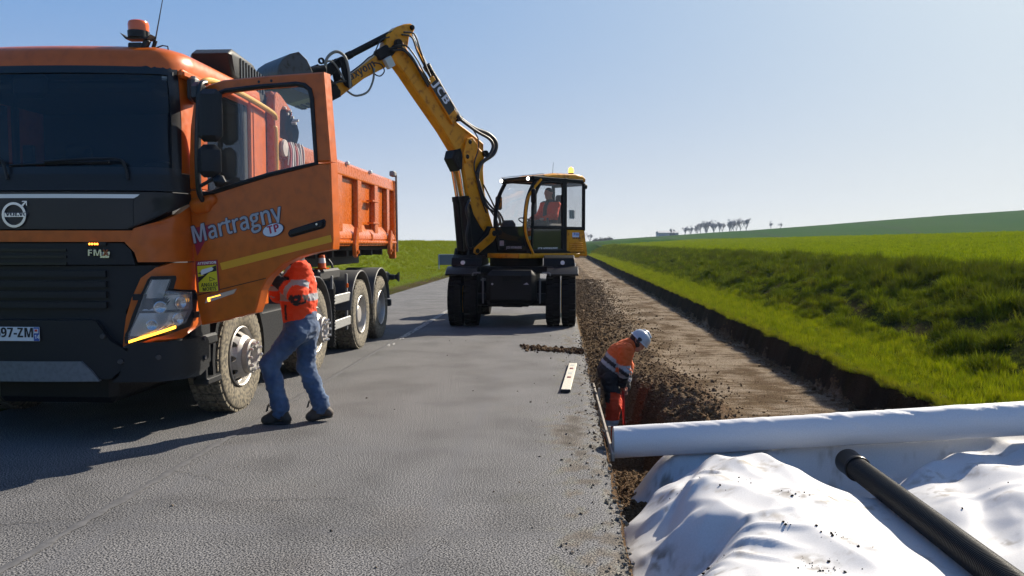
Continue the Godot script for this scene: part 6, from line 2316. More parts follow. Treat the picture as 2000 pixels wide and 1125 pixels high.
func make_boom(E: Node, U: Basis, yel, blk, hose, greyhose, steel, iron, side_face):
	var Z := 0.35   # the boom runs to the operator's right of the cab
	var xy := Transform3D(Basis.IDENTITY, Vector3(0, 0, Z))
	var mk := func(b: MB, called: String, m: Material, par: Node = null) -> MeshInstance3D:
		var o := part(b, called, m, par if par else E)
		if par == null:
			o.transform.basis = U
		return o
	var V := func(r: float, h: float, z := 0.0) -> Vector3:
		return Vector3(r, h, Z + z)
	# foot
	var b := nb(40.0)
	for z in [-0.22, 0.22]:
		b.prism([[0.2, 1.42], [0.2, 1.75], [0.45, 2.0], [0.70, 2.02], [0.82, 1.85], [1.0, 1.62], [1.22, 1.55], [1.25, 1.42], [1.1, 1.36], [0.5, 1.36]], Transform3D(Basis.IDENTITY, V.call(0, 0, z)), 0.10, 0.02)
	b.box(V.call(0.62, 1.48), Vector3(0.95, 0.22, 0.40), 0.03)
	var foot: Node = mk.call(b, "boom_foot", blk)
	b = nb(40.0)
	b.prism([[0.50, 1.98], [0.66, 1.98], [0.72, 1.84], [1.12, 1.56], [1.14, 1.46], [1.06, 1.42], [0.62, 1.70], [0.50, 1.85]], Transform3D(Basis.IDENTITY, V.call(0, 0, -0.29)), 0.05, 0.01)
	mk.call(b, "foot_plate", yel, foot)
	b = nb(40.0)
	b.cyl(V.call(0.60, 1.87, -0.34), V.call(0.60, 1.87, 0.30), 0.06, 16, 0.01)
	b.cyl(V.call(1.06, 1.50, -0.34), V.call(1.06, 1.50, 0.30), 0.05, 16, 0.01)
	mk.call(b, "pin", blk, foot)
	# lower boom
	b = nb(40.0)
	b.prism([[0.50, 1.82], [0.66, 1.78], [0.85, 2.0], [1.06, 2.24], [1.19, 2.66], [1.30, 3.14], [1.36, 3.47], [1.25, 3.66], [0.95, 3.72], [0.72, 3.55], [0.76, 3.2], [0.72, 2.74], [0.60, 2.3], [0.48, 2.0]], xy, 0.34, 0.03)
	mk.call(b, "lower_boom", yel)
	b = nb(40.0)
	b.prism([[0.60, 1.55], [1.12, 1.45], [1.20, 1.9], [1.22, 2.45], [1.10, 2.50], [1.02, 2.28], [0.84, 2.02], [0.66, 1.84]], xy, 0.34, 0.03)
	mk.call(b, "cylinder_guard", blk)
	# knuckle plates
	for z in [-0.19, 0.19]:
		b = nb(40.0)
		b.prism([[1.10, 3.86], [1.24, 3.83], [1.34, 3.53], [1.28, 3.31], [1.08, 3.40], [0.98, 3.55], [0.95, 3.72]], Transform3D(Basis.IDENTITY, V.call(0, 0, z)), 0.05, 0.012)
		var kp: Node = mk.call(b, "knuckle_plate", yel)
		for q in [[1.165, 3.76], [1.235, 3.45]]:
			b = nb(40.0)
			b.cyl(V.call(q[0], q[1], z - 0.035), V.call(q[0], q[1], z + 0.035), 0.048, 14, 0.01)
			mk.call(b, "pin", blk, kp)
	b = nb(40.0)
	b.prism([[1.36, 3.62], [1.53, 3.57], [1.58, 3.40], [1.42, 3.15], [1.32, 3.20], [1.30, 3.45]], xy, 0.34, 0.03)
	mk.call(b, "knuckle_guard", blk)
	# upper boom
	b = nb(40.0)
	b.prism([[0.72, 3.62], [1.0, 3.42], [1.35, 3.46], [1.51, 3.58], [1.8, 3.94], [2.47, 4.66], [2.72, 4.94], [2.93, 5.15], [3.00, 5.42], [2.90, 5.58], [2.74, 5.56], [2.56, 5.34], [2.07, 4.86], [1.45, 4.16], [0.97, 3.92], [0.72, 3.77]], xy, 0.27, 0.03)
	var ub: Node = mk.call(b, "upper_boom", yel)
	b = nb(40.0)
	b.prism([[2.22, 4.86], [2.08, 4.99], [1.44, 4.26], [1.60, 4.08]], Transform3D(Basis.IDENTITY, V.call(0, 0, -0.165)), 0.07, 0.012)
	mk.call(b, "cover_plate", yel, ub)
	b = nb()
	b.prism([[2.17, 4.80], [2.02, 4.92], [1.56, 4.38], [1.70, 4.25]], Transform3D(Basis.IDENTITY, V.call(0, 0, -0.202)), 0.006)
	mk.call(b, "logo_field", mats["sticker_black"], ub)
	var jx := Transform3D(side_face * rot(Vector3.BACK, -50), V.call(2.145, 4.775, -0.207))
	lettering(ub, "JCB", 0.165, jx, mats["letter_white"], "lettering", true, 0.006, 1.33)
	b = nb()
	b.cyl(V.call(1.42, 4.22, -0.21), V.call(1.42, 4.22, -0.10), 0.06, 14, 0.02)
	mk.call(b, "boom_lamp", blk, ub)
	# hub on the back of the knuckle
	b = nb(40.0)
	b.cyl(V.call(0.74, 3.55, -0.24), V.call(0.74, 3.55, 0.24), 0.07, 16, 0.015)
	mk.call(b, "knuckle_pin", blk)
	# dipper
	b = nb(40.0)
	b.prism([[4.12, 4.34], [4.24, 4.33], [4.29, 4.42], [4.2, 4.55], [3.93, 4.75], [3.35, 5.21], [3.16, 5.38], [3.09, 5.64], [2.87, 5.83], [2.70, 5.91], [2.55, 5.95], [2.47, 5.92], [2.455, 5.85], [2.50, 5.77], [2.58, 5.70], [2.62, 5.48], [2.72, 5.36], [2.91, 5.17], [3.13, 5.02], [3.61, 4.74]], xy, 0.22, 0.02)
	var dip: Node = mk.call(b, "dipper", yel)
	b = nb(40.0)
	b.cyl(V.call(2.87, 5.50, -0.20), V.call(2.87, 5.50, 0.20), 0.085, 18, 0.02)
	b.cyl(V.call(2.53, 5.87, -0.15), V.call(2.53, 5.87, 0.15), 0.05, 16, 0.01)
	b.cyl(V.call(4.20, 4.41, -0.18), V.call(4.20, 4.41, 0.18), 0.06, 16, 0.01)
	mk.call(b, "pin", blk, dip)
	lettering(dip, "Maxyom", 0.14, Transform3D(side_face * rot(Vector3.BACK, 33), V.call(4.03, 4.515, -0.113)), mats["sticker_black"], "lettering", true, 0.005, 1.05)
	b = nb(40.0)
	b.box(V.call(3.10, 5.10, -0.17), Vector3(0.17, 0.20, 0.10), 0.01, rot(Vector3.BACK, -33))
	mk.call(b, "valve_cover", mat("pale_box", lin(0.46, 0.50, 0.48), 0.5), dip)
	b = nb(40.0)
	b.box(V.call(3.20, 5.28, -0.10), Vector3(0.34, 0.20, 0.12), 0.03, rot(Vector3.BACK, -33))
	b.box(V.call(3.0, 5.34, -0.12), Vector3(0.3, 0.12, 0.08), 0.03, rot(Vector3.BACK, -50))
	mk.call(b, "valve_block", blk, dip)
	# cylinders
	var cyls := [
		["dipper_cylinder", Vector3(2.52, 5.86, 0), Vector3(2.11, 5.22, 0), Vector3(1.30, 4.24, 0), 0.032, 0.075, 0.0],
		["bucket_cylinder", Vector3(4.06, 5.03, 0), Vector3(3.90, 5.125, 0), Vector3(2.98, 5.68, 0), 0.03, 0.062, 0.0],
		["lift_cylinder", Vector3(1.42, 3.38, 0), Vector3(1.26, 2.63, 0), Vector3(1.14, 1.50, 0), 0.038, 0.10, -0.115],
		["lift_cylinder", Vector3(1.42, 3.38, 0), Vector3(1.26, 2.63, 0), Vector3(1.14, 1.50, 0), 0.038, 0.10, 0.115],
		["angle_cylinder", Vector3(0.80, 3.62, 0), Vector3(0.70, 3.2, 0), Vector3(0.62, 2.15, 0), 0.03, 0.06, 0.10],
	]
	for q in cyls:
		b = nb(40.0)
		var o := Vector3(0, 0, Z + q[6])
		var e: Vector3 = (q[3] - q[2]).normalized()
		b.cyl(q[2] + o, q[3] + o, q[5], 18, 0.012)
		b.cyl(q[2] + o - e * 0.01, q[2] + o + e * 0.10, q[5] * 1.12, 18, 0.01)
		b.tube([q[3] + o + Vector3(0, 0, -0.1), q[3] + o + Vector3(0, 0, 0.1)], 0.05, 12)
		b.tube([q[1] + o + Vector3(0, 0, -0.07), q[1] + o + Vector3(0, 0, 0.07)], 0.05, 12)
		var cy: Node = mk.call(b, q[0], blk)
		b = nb(40.0)
		b.cyl(q[1] + o, q[2] + o, q[4], 14)
		mk.call(b, "rod", steel, cy)
	# linkage and tiltrotator
	b = nb(40.0)
	for z in [-0.17, 0.17]:
		b.prism([[4.02, 5.05], [4.12, 5.06], [4.16, 4.98], [4.06, 4.55], [3.97, 4.50], [3.90, 4.56], [3.98, 4.9]], Transform3D(Basis.IDENTITY, V.call(0, 0, z)), 0.05, 0.012)
		b.prism([[4.02, 5.05], [4.10, 5.07], [4.50, 4.76], [4.48, 4.64], [4.38, 4.62], [4.05, 4.92]], Transform3D(Basis.IDENTITY, V.call(0, 0, z * 0.55)), 0.05, 0.012)
	b.cyl(V.call(4.07, 5.02, -0.22), V.call(4.07, 5.02, 0.22), 0.05, 14)
	mk.call(b, "linkage", blk)
	b = nb(40.0)
	b.prism([[4.12, 4.34], [4.18, 4.52], [4.36, 4.66], [4.44, 4.80], [4.58, 4.86], [4.66, 4.78], [4.78, 4.80], [4.92, 4.74], [4.98, 4.55], [4.84, 4.36], [4.62, 4.28], [4.48, 4.22], [4.30, 4.24]], xy, 0.36, 0.04)
	b.box(V.call(4.60, 4.55), Vector3(0.36, 0.30, 0.55), 0.06, rot(Vector3.BACK, -35))
	b.cyl(V.call(4.55, 4.75, -0.34), V.call(4.95, 4.62, -0.34), 0.07, 14, 0.015)
	b.cyl(V.call(4.55, 4.75, 0.34), V.call(4.95, 4.62, 0.34), 0.07, 14, 0.015)
	var tr: Node = mk.call(b, "tilt_rotator", blk)
	b = nb(40.0)
	b.lathe([[0.032, -0.02], [0.058, -0.02], [0.058, 0.02], [0.032, 0.02]], 20, Transform3D(rot(Vector3.RIGHT, 90), V.call(4.50, 4.93, -0.12)), true)
	mk.call(b, "lifting_eye", blk, tr)
	# bucket: curved shell, side cheeks, lip and teeth
	var prof := [[4.70, 4.17], [4.95, 4.22], [5.22, 4.28], [5.40, 4.36], [5.50, 4.50], [5.49, 4.64], [5.42, 4.76], [5.28, 4.87], [5.12, 4.93], [4.97, 4.82], [4.90, 4.70]]
	var inn := []
	for q in prof:
		var c := Vector2(5.08, 4.55)
		var v := Vector2(q[0], q[1])
		inn.append(v + (c - v).normalized() * 0.03)
	b = nb(40.0)
	var shell := []
	for q in prof:
		shell.append(Vector2(q[0], q[1]))
	for i in inn.size():
		shell.append(inn[inn.size() - 1 - i])
	b.prism(shell, Transform3D(Basis.IDENTITY, V.call(0, 0)), 0.92, 0.0)
	var bk: Node = mk.call(b, "bucket", iron)
	for z in [-0.475, 0.475]:
		b = nb(40.0)
		b.prism(prof, Transform3D(Basis.IDENTITY, V.call(0, 0, z)), 0.03, 0.004)
		mk.call(b, "cheek", iron, bk)
	b = nb(40.0)
	b.prism([[4.62, 4.14], [4.64, 4.19], [4.86, 4.245], [4.86, 4.20]], Transform3D(Basis.IDENTITY, V.call(0, 0)), 1.0, 0.004)
	mk.call(b, "lip", mat("worn_steel", lin(0.22, 0.22, 0.22), 0.35, 0.7), bk)
	for k in 5:
		b = nb(40.0)
		b.prism([[4.52, 4.135], [4.60, 4.20], [4.74, 4.235], [4.74, 4.15], [4.60, 4.12]], Transform3D(Basis.IDENTITY, V.call(0, 0, -0.42 + k * 0.21)), 0.09, 0.012)
		mk.call(b, "tooth", iron, bk)
	# hoses
	var runs := [
		[[[2.78, 5.72, -0.2], [2.55, 5.72, -0.22], [2.40, 5.45, -0.2], [2.25, 5.15, -0.19], [2.14, 4.96, -0.19]], 0.018, 0],
		[[[2.80, 5.68, -0.16], [2.58, 5.66, -0.18], [2.44, 5.4, -0.17], [2.2, 5.05, -0.17]], 0.018, 0],
		[[[3.1, 5.36, -0.16], [2.85, 5.42, -0.2], [2.62, 5.3, -0.2], [2.4, 5.05, -0.19], [2.18, 4.80, -0.19]], 0.02, 0],
		[[[3.05, 5.33, -0.2], [2.80, 5.36, -0.23], [2.55, 5.18, -0.22], [2.36, 4.95, -0.2], [2.2, 4.76, -0.19]], 0.02, 0],
		[[[3.0, 5.42, -0.2], [2.75, 5.46, -0.23], [2.5, 5.26, -0.22], [2.3, 5.0, -0.2], [2.16, 4.84, -0.2]], 0.016, 0],
		[[[1.50, 4.26, -0.2], [1.10, 4.05, -0.24], [0.70, 3.95, -0.26], [0.50, 3.78, -0.26], [0.56, 3.55, -0.24], [0.86, 3.35, -0.22], [0.98, 3.1, -0.2]], 0.045, 0],
		[[[1.48, 4.20, -0.25], [1.05, 3.98, -0.28], [0.72, 3.85, -0.3], [0.62, 3.7, -0.3], [0.72, 3.5, -0.28], [0.92, 3.3, -0.24], [0.96, 3.0, -0.2]], 0.032, 0],
		[[[1.18, 4.12, -0.2], [0.98, 3.85, -0.24], [0.98, 3.6, -0.24], [1.05, 3.3, -0.2], [0.98, 3.0, -0.2], [0.86, 2.6, -0.2], [0.72, 2.3, -0.2]], 0.014, 0],
		[[[0.98, 3.1, -0.2], [0.90, 2.75, -0.2], [0.75, 2.45, -0.22], [0.5, 2.3, -0.25], [0.38, 2.1, -0.25], [0.55, 1.95, -0.2]], 0.024, 0],
		[[[0.95, 3.0, -0.22], [0.82, 2.65, -0.24], [0.62, 2.42, -0.26], [0.42, 2.3, -0.28], [0.3, 2.08, -0.26], [0.45, 1.9, -0.2]], 0.022, 0],
		[[[0.92, 2.95, -0.18], [0.80, 2.6, -0.2], [0.66, 2.40, -0.22], [0.5, 2.2, -0.24], [0.44, 2.02, -0.24], [0.5, 1.88, -0.2]], 0.02, 0],
		[[[0.78, 2.9, -0.18], [0.6, 2.6, -0.2], [0.46, 2.38, -0.2], [0.34, 2.2, -0.2], [0.3, 2.0, -0.2], [0.2, 1.9, -0.2]], 0.018, 0],
		[[[0.5, 2.02, -0.25], [0.35, 1.95, -0.25], [0.2, 1.97, -0.28], [0.1, 1.9, -0.2]], 0.03, 0],
		[[[1.27, 2.55, -0.32], [1.36, 2.35, -0.32], [1.30, 2.1, -0.32], [1.36, 1.8, -0.32], [1.30, 1.58, -0.3], [1.18, 1.55, -0.25]], 0.025, 0],
		[[[1.24, 2.6, -0.3], [1.31, 2.45, -0.3], [1.28, 2.2, -0.3]], 0.014, 0],
		[[[4.45, 4.62, -0.18], [4.44, 4.95, -0.2], [4.25, 5.12, -0.2], [4.08, 5.05, -0.22], [4.0, 4.8, -0.22], [3.96, 4.5, -0.2]], 0.028, 1],
		[[[4.0, 4.45, -0.16], [3.85, 4.38, -0.2], [3.6, 4.48, -0.2], [3.45, 4.72, -0.16], [3.42, 4.95, -0.15]], 0.020, 1],
		[[[4.45, 4.9, -0.1], [4.32, 4.95, -0.14], [4.2, 4.85, -0.16], [4.05, 4.6, -0.18]], 0.018, 1],
		[[[3.95, 4.78, -0.14], [3.7, 4.98, -0.15], [3.55, 5.12, -0.15], [3.42, 5.22, -0.15], [3.25, 5.5, -0.12], [3.05, 5.6, -0.12]], 0.012, 0],
		[[[4.6, 4.7, -0.22], [4.42, 4.52, -0.25], [4.22, 4.58, -0.24], [4.05, 4.62, -0.2]], 0.018, 0],
		[[[3.45, 4.98, -0.14], [3.42, 4.85, -0.16], [3.3, 4.82, -0.17], [3.2, 4.93, -0.16], [3.26, 5.05, -0.14], [3.4, 5.06, -0.13]], 0.012, 0],
		[[[2.0, 5.02, -0.02], [1.82, 4.85, -0.05], [1.62, 4.55, -0.05], [1.42, 4.35, -0.1]], 0.014, 0],
		[[[1.98, 5.1, 0.04], [1.78, 4.98, 0.02], [1.66, 4.72, 0.02], [1.4, 4.42, 0.0]], 0.014, 0],
	]
	for q in runs:
		b = nb(180.0)
		var p := []
		for v in q[0]:
			p.append(V.call(v[0], v[1], v[2]))
		b.tube(spline(p, 5), q[1], 8)
		mk.call(b, "hose", greyhose if q[2] else hose)

# ---------------------------------------------------------------- people
func head(b: MB, skin: Color, at: Vector3, look: Vector3, up: Vector3):
	# at: middle of the head; look: the way the face points
	look = look.normalized()
	up = (up - look * up.dot(look)).normalized()
	var side := look.cross(up)
	b.cur = skin
	var P := func(x: float, y: float, z: float) -> Vector3: return at + side * x + up * y + look * z
	var bones := [
		[P.call(0, 0.035, -0.025), P.call(0, 0.04, 0.02), 0.078, 0.074],
		[P.call(0, -0.03, 0.03), P.call(0, -0.075, 0.045), 0.060, 0.042],
		[P.call(0, 0.012, 0.075), P.call(0, -0.022, 0.098), 0.012, 0.014],
		[P.call(-0.03, 0.022, 0.07), P.call(0.03, 0.022, 0.07), 0.020, 0.020],
		[P.call(-0.022, -0.055, 0.082), P.call(0.022, -0.055, 0.082), 0.010, 0.010],
		[P.call(-0.075, 0.0, -0.01), P.call(-0.082, 0.028, -0.018), 0.014, 0.018],
		[P.call(0.075, 0.0, -0.01), P.call(0.082, 0.028, -0.018), 0.014, 0.018],
		[P.call(0, -0.05, -0.02), P.call(0, -0.15, -0.045), 0.056, 0.058],
	]
	body(b, bones, 0.008, 0.010)
	b.cur = Color(0.03, 0.022, 0.018)
	for s in [-1, 1]:
		body(b, [[P.call(0.030 * s, 0.012, 0.083), P.call(0.034 * s, 0.012, 0.083), 0.009, 0.009]], 0.005, 0.002)
	b.cur = Color(0.30, 0.11, 0.09)
	body(b, [[P.call(-0.018, -0.056, 0.090), P.call(0.018, -0.056, 0.090), 0.005, 0.005]], 0.004, 0.002)
	b.cur = skin

func make_people():
	var skinm := mat("skin", Color(1, 1, 1), 0.6, 0, {"vc": 1, "spec": 0.4})
	var weave := noise_tex("weave", 256, 0.25, FastNoiseLite.TYPE_SIMPLEX, 2, [[0.0, 0.78], [1.0, 1.0]], 81)
	var cloth := mat("cloth", Color(1, 1, 1), 0.85, 0, {"vc": 1, "detail": weave, "dscale": 6.0})
	var denim := mat("denim", Color(1, 1, 1), 0.9, 0, {"vc": 1, "sheen": 0.3, "detail": weave, "dscale": 5.0})
	var leather := mat("boot_leather", Color(1, 1, 1), 0.7, 0, {"vc": 1, "detail": nz["grime"], "dscale": 4.0})
	var skin := Color(0.42, 0.22, 0.15)
	var hi := Color(0.92, 0.065, 0.006)
	var orange2 := Color(0.74, 0.13, 0.022)
	var grey := Color(0.38, 0.40, 0.43)
	var ink := Color(0.016, 0.017, 0.022)
	driver(skinm, cloth, denim, leather, skin, hi, grey, ink)
	digger(skinm, cloth, leather, skin, orange2, hi, grey, ink)
	operator(skinm, cloth, leather, skin, hi, grey, ink)

func boot(b: MB, ankle: Vector3, toe: Vector3, heel: Vector3, tone: Color):
	var fwd := (toe - heel).normalized()
	var s := fwd.cross(Vector3.UP).normalized()
	b.cur = tone
	body(b, [
		[ankle + Vector3(0, 0.06, 0), ankle - Vector3(0, 0.02, 0), 0.056, 0.056],
		[ankle, heel + Vector3(0, 0.045, 0) + fwd * 0.03, 0.054, 0.042],
		[ankle - Vector3(0, 0.01, 0), toe + Vector3(0, 0.045, 0) - fwd * 0.06, 0.050, 0.040],
		[toe + Vector3(0, 0.04, 0) - fwd * 0.10, toe + Vector3(0, 0.038, 0) - fwd * 0.035, 0.046, 0.036],
	], 0.010, 0.012, 0.002)
	b.cur = tone * 0.55
	body(b, [
		[heel + Vector3(0, 0.013, 0) + fwd * 0.03, heel + Vector3(0, 0.013, 0) + fwd * 0.12, 0.020, 0.020, Vector3(1.9, 0.8, 1.9)],
		[heel + Vector3(0, 0.013, 0) + fwd * 0.12, toe + Vector3(0, 0.014, 0) - fwd * 0.05, 0.018, 0.022, Vector3(1.9, 0.8, 1.9)],
	], 0.009, 0.005)

func driver(skinm, cloth, denim, leather, skin, hi, grey, ink):
	# walking towards the cab, arms raised to the open door, head behind the door
	var at := Vector3(-2.52, 0, -7.15)
	var M := thing("person", "person in an orange hi-vis jacket and blue jeans stepping behind the open truck door", "person", at)
	var V := func(x: float, y: float, z: float) -> Vector3: return Vector3(x, y, z)
	# joints, relative to the base
	var pelvis := Vector3(0.135, 0.90, 0.0)
	var hipN := Vector3(0.13, 0.86, 0.09)      # nearer the camera: the front leg
	var hipF := Vector3(0.16, 0.86, -0.085)
	var kneeN := Vector3(-0.12, 0.555, 0.13)
	var ankN := Vector3(-0.035, 0.155, 0.10)
	var kneeF := Vector3(0.155, 0.50, -0.07)
	var ankF := Vector3(0.295, 0.165, -0.05)
	var chest := Vector3(0.12, 1.26, 0.0)
	var neck := Vector3(0.10, 1.47, 0.0)
	var shN := Vector3(0.20, 1.41, 0.175)
	var shF := Vector3(0.07, 1.40, -0.175)
	var elN := Vector3(0.20, 1.185, 0.26)
	var elF := Vector3(-0.13, 1.18, -0.16)
	var wrN := Vector3(0.0, 1.305, 0.20)
	var wrF := Vector3(-0.16, 1.37, -0.10)
	var b := cb(180.0)
	b.cur = skin
	body(b, [[pelvis, chest, 0.11, 0.12], [chest, neck, 0.12, 0.06], [chest, shN, 0.09, 0.06], [chest, shF, 0.09, 0.06], [shN, elN, 0.048, 0.04], [elN, wrN, 0.038, 0.028], [shF, elF, 0.048, 0.04], [elF, wrF, 0.038, 0.028], [pelvis, hipN, 0.1, 0.08], [pelvis, hipF, 0.1, 0.08], [hipN, kneeN, 0.075, 0.05], [kneeN, ankN, 0.05, 0.036], [hipF, kneeF, 0.075, 0.05], [kneeF, ankF, 0.05, 0.036], [neck, neck + Vector3(-0.01, 0.1, 0), 0.056, 0.056], [ankN, ankN + Vector3(-0.1, -0.08, 0), 0.035, 0.03], [ankF, ankF + Vector3(-0.08, -0.09, 0), 0.035, 0.03]], 0.014, 0.012)
	head(b, skin, Vector3(0.05, 1.64, 0.0), Vector3(-1, -0.05, 0.15), Vector3.UP)
	hand(b, wrN, Vector3(-0.35, 0.85, -0.1), Vector3(-0.7, -0.3, -0.4), 0.7, 1.0, 1.0)
	hand(b, wrF, Vector3(-0.3, 0.9, 0.1), Vector3(-0.8, -0.2, 0.2), 0.6, 1.0, -1.0)
	part(b, "body", skinm, M)
	# hair
	b = nb(180.0)
	body(b, [[Vector3(0.07, 1.70, 0), Vector3(0.03, 1.72, 0), 0.083, 0.078], [Vector3(0.11, 1.66, 0), Vector3(0.10, 1.60, 0), 0.062, 0.05]], 0.01, 0.01, 0.004)
	part(b, "hair", mat("hair_dark", lin(0.03, 0.02, 0.014), 0.7), M)
	# jeans
	b = cb(180.0)
	var base := Color(0.050, 0.098, 0.205)
	var jeans_n := FastNoiseLite.new()
	jeans_n.seed = 4
	jeans_n.frequency = 6.0
	body(b, [[Vector3(0.13, 1.0, 0.03), pelvis, 0.13, 0.135], [Vector3(0.13, 1.0, -0.03), pelvis, 0.13, 0.135], [pelvis, hipN, 0.125, 0.105], [pelvis, hipF, 0.125, 0.105], [hipN, kneeN, 0.103, 0.074], [kneeN, kneeN.lerp(ankN, 0.4), 0.074, 0.072], [kneeN.lerp(ankN, 0.4), ankN, 0.072, 0.066], [hipF, kneeF, 0.103, 0.075], [kneeF, kneeF.lerp(ankF, 0.4), 0.075, 0.072], [kneeF.lerp(ankF, 0.4), ankF, 0.072, 0.068], [ankN + Vector3(0, 0.02, 0), ankN + Vector3(-0.01, -0.045, 0), 0.07, 0.066], [ankF + Vector3(0, 0.02, 0), ankF + Vector3(0, -0.045, 0), 0.072, 0.068]], 0.012, 0.014, 0.012,
		func(p: Vector3) -> Color:
			var f := clampf(0.5 + 0.9 * jeans_n.get_noise_3d(p.x, p.y * 0.6, p.z), 0, 1)
			return Color(0.030, 0.062, 0.140).lerp(Color(0.085, 0.150, 0.270), f))
	part(b, "jeans", denim, M)
	# jacket with reflective bands, black cuffs, elbows and hem
	b = cb(180.0)
	body(b, [[Vector3(0.12, 0.99, 0.035), Vector3(0.12, 1.15, 0.04), 0.134, 0.138], [Vector3(0.12, 0.99, -0.035), Vector3(0.12, 1.15, -0.04), 0.134, 0.138], [Vector3(0.12, 1.15, 0.04), chest + Vector3(0, 0.03, 0.04), 0.138, 0.134], [Vector3(0.12, 1.15, -0.04), chest + Vector3(0, 0.03, -0.04), 0.138, 0.134], [chest, neck - Vector3(0, 0.02, 0), 0.13, 0.082], [chest + Vector3(0, 0.08, 0), shN - Vector3(0, 0.03, 0.02), 0.10, 0.085], [chest + Vector3(0, 0.08, 0), shF - Vector3(0, 0.03, -0.02), 0.10, 0.085], [shN, elN, 0.084, 0.070], [elN, wrN, 0.071, 0.050], [shF, elF, 0.082, 0.070], [elF, wrF, 0.071, 0.050], [neck, neck + Vector3(-0.015, 0.06, 0), 0.078, 0.072]], 0.011, 0.016, 0.012,
		func(p: Vector3) -> Color:
			var on_arm_n: bool = p.z > 0.13 and p.y > 1.08 and p.y < 1.45
			var tN: float = clampf((p - elN).dot(wrN - elN) / (wrN - elN).length_squared(), -1, 2)
			var dN: float = (p - (elN + (wrN - elN) * clampf(tN, 0, 1))).length()
			var tF: float = clampf((p - elF).dot(wrF - elF) / (wrF - elF).length_squared(), -1, 2)
			var dF: float = (p - (elF + (wrF - elF) * clampf(tF, 0, 1))).length()
			var uN: float = (p - shN).dot(elN - shN) / (elN - shN).length_squared()
			var duN: float = (p - (shN + (elN - shN) * clampf(uN, 0, 1))).length()
			if dN < 0.09:
				if tN > 0.72: return ink
				if tN > 0.28 and tN < 0.50: return grey
				if tN < 0.16 and p.y < elN.y + 0.02: return ink
				return hi
			if dF < 0.09:
				if tF > 0.70: return ink
				if tF > 0.28 and tF < 0.50: return grey
				return hi
			if duN < 0.10 and uN > 0.25:
				if uN > 0.45 and uN < 0.68: return grey
				return hi
			if p.y > 1.50: return ink
			if p.y > 1.455 and p.x < 0.12: return ink
			if p.y < 0.895: return ink
			if p.y > 1.135 and p.y < 1.20: return grey
			if p.y > 1.2 and absf(p.z - 0.09) < 0.028 and p.x < 0.12: return grey
			if p.y > 1.2 and absf(p.z + 0.09) < 0.028: return grey
			if absf(p.x - 0.05) < 0.012 and p.z > 0.12 and p.y > 0.96 and p.y < 1.10: return ink
			return hi)
	part(b, "jacket", cloth, M)
	# boots
	b = cb(180.0)
	boot(b, ankN + Vector3(-0.005, -0.03, 0), Vector3(-0.21, 0.0, 0.115), Vector3(0.055, 0.0, 0.10), Color(0.030, 0.026, 0.022))
	part(b, "boot", leather, M)
	b = cb(180.0)
	boot(b, ankF + Vector3(-0.005, -0.03, 0), Vector3(0.16, 0.0, -0.02), Vector3(0.40, 0.035, -0.06), Color(0.055, 0.043, 0.034))
	part(b, "boot", leather, M)
	for q in [ankN + Vector3(-0.065, 0.0, 0.02), ankF + Vector3(-0.065, 0.0, 0.02)]:
		b = nb()
		for k in 3:
			b.tube(spline([q + Vector3(0, 0.02 * k - 0.02, 0), q + Vector3(-0.03, 0.015 + 0.01 * k, 0.02), q + Vector3(-0.045, -0.03, 0.01 + 0.02 * k)], 4), 0.004, 5)
		part(b, "laces", mats["black_plastic"], M)

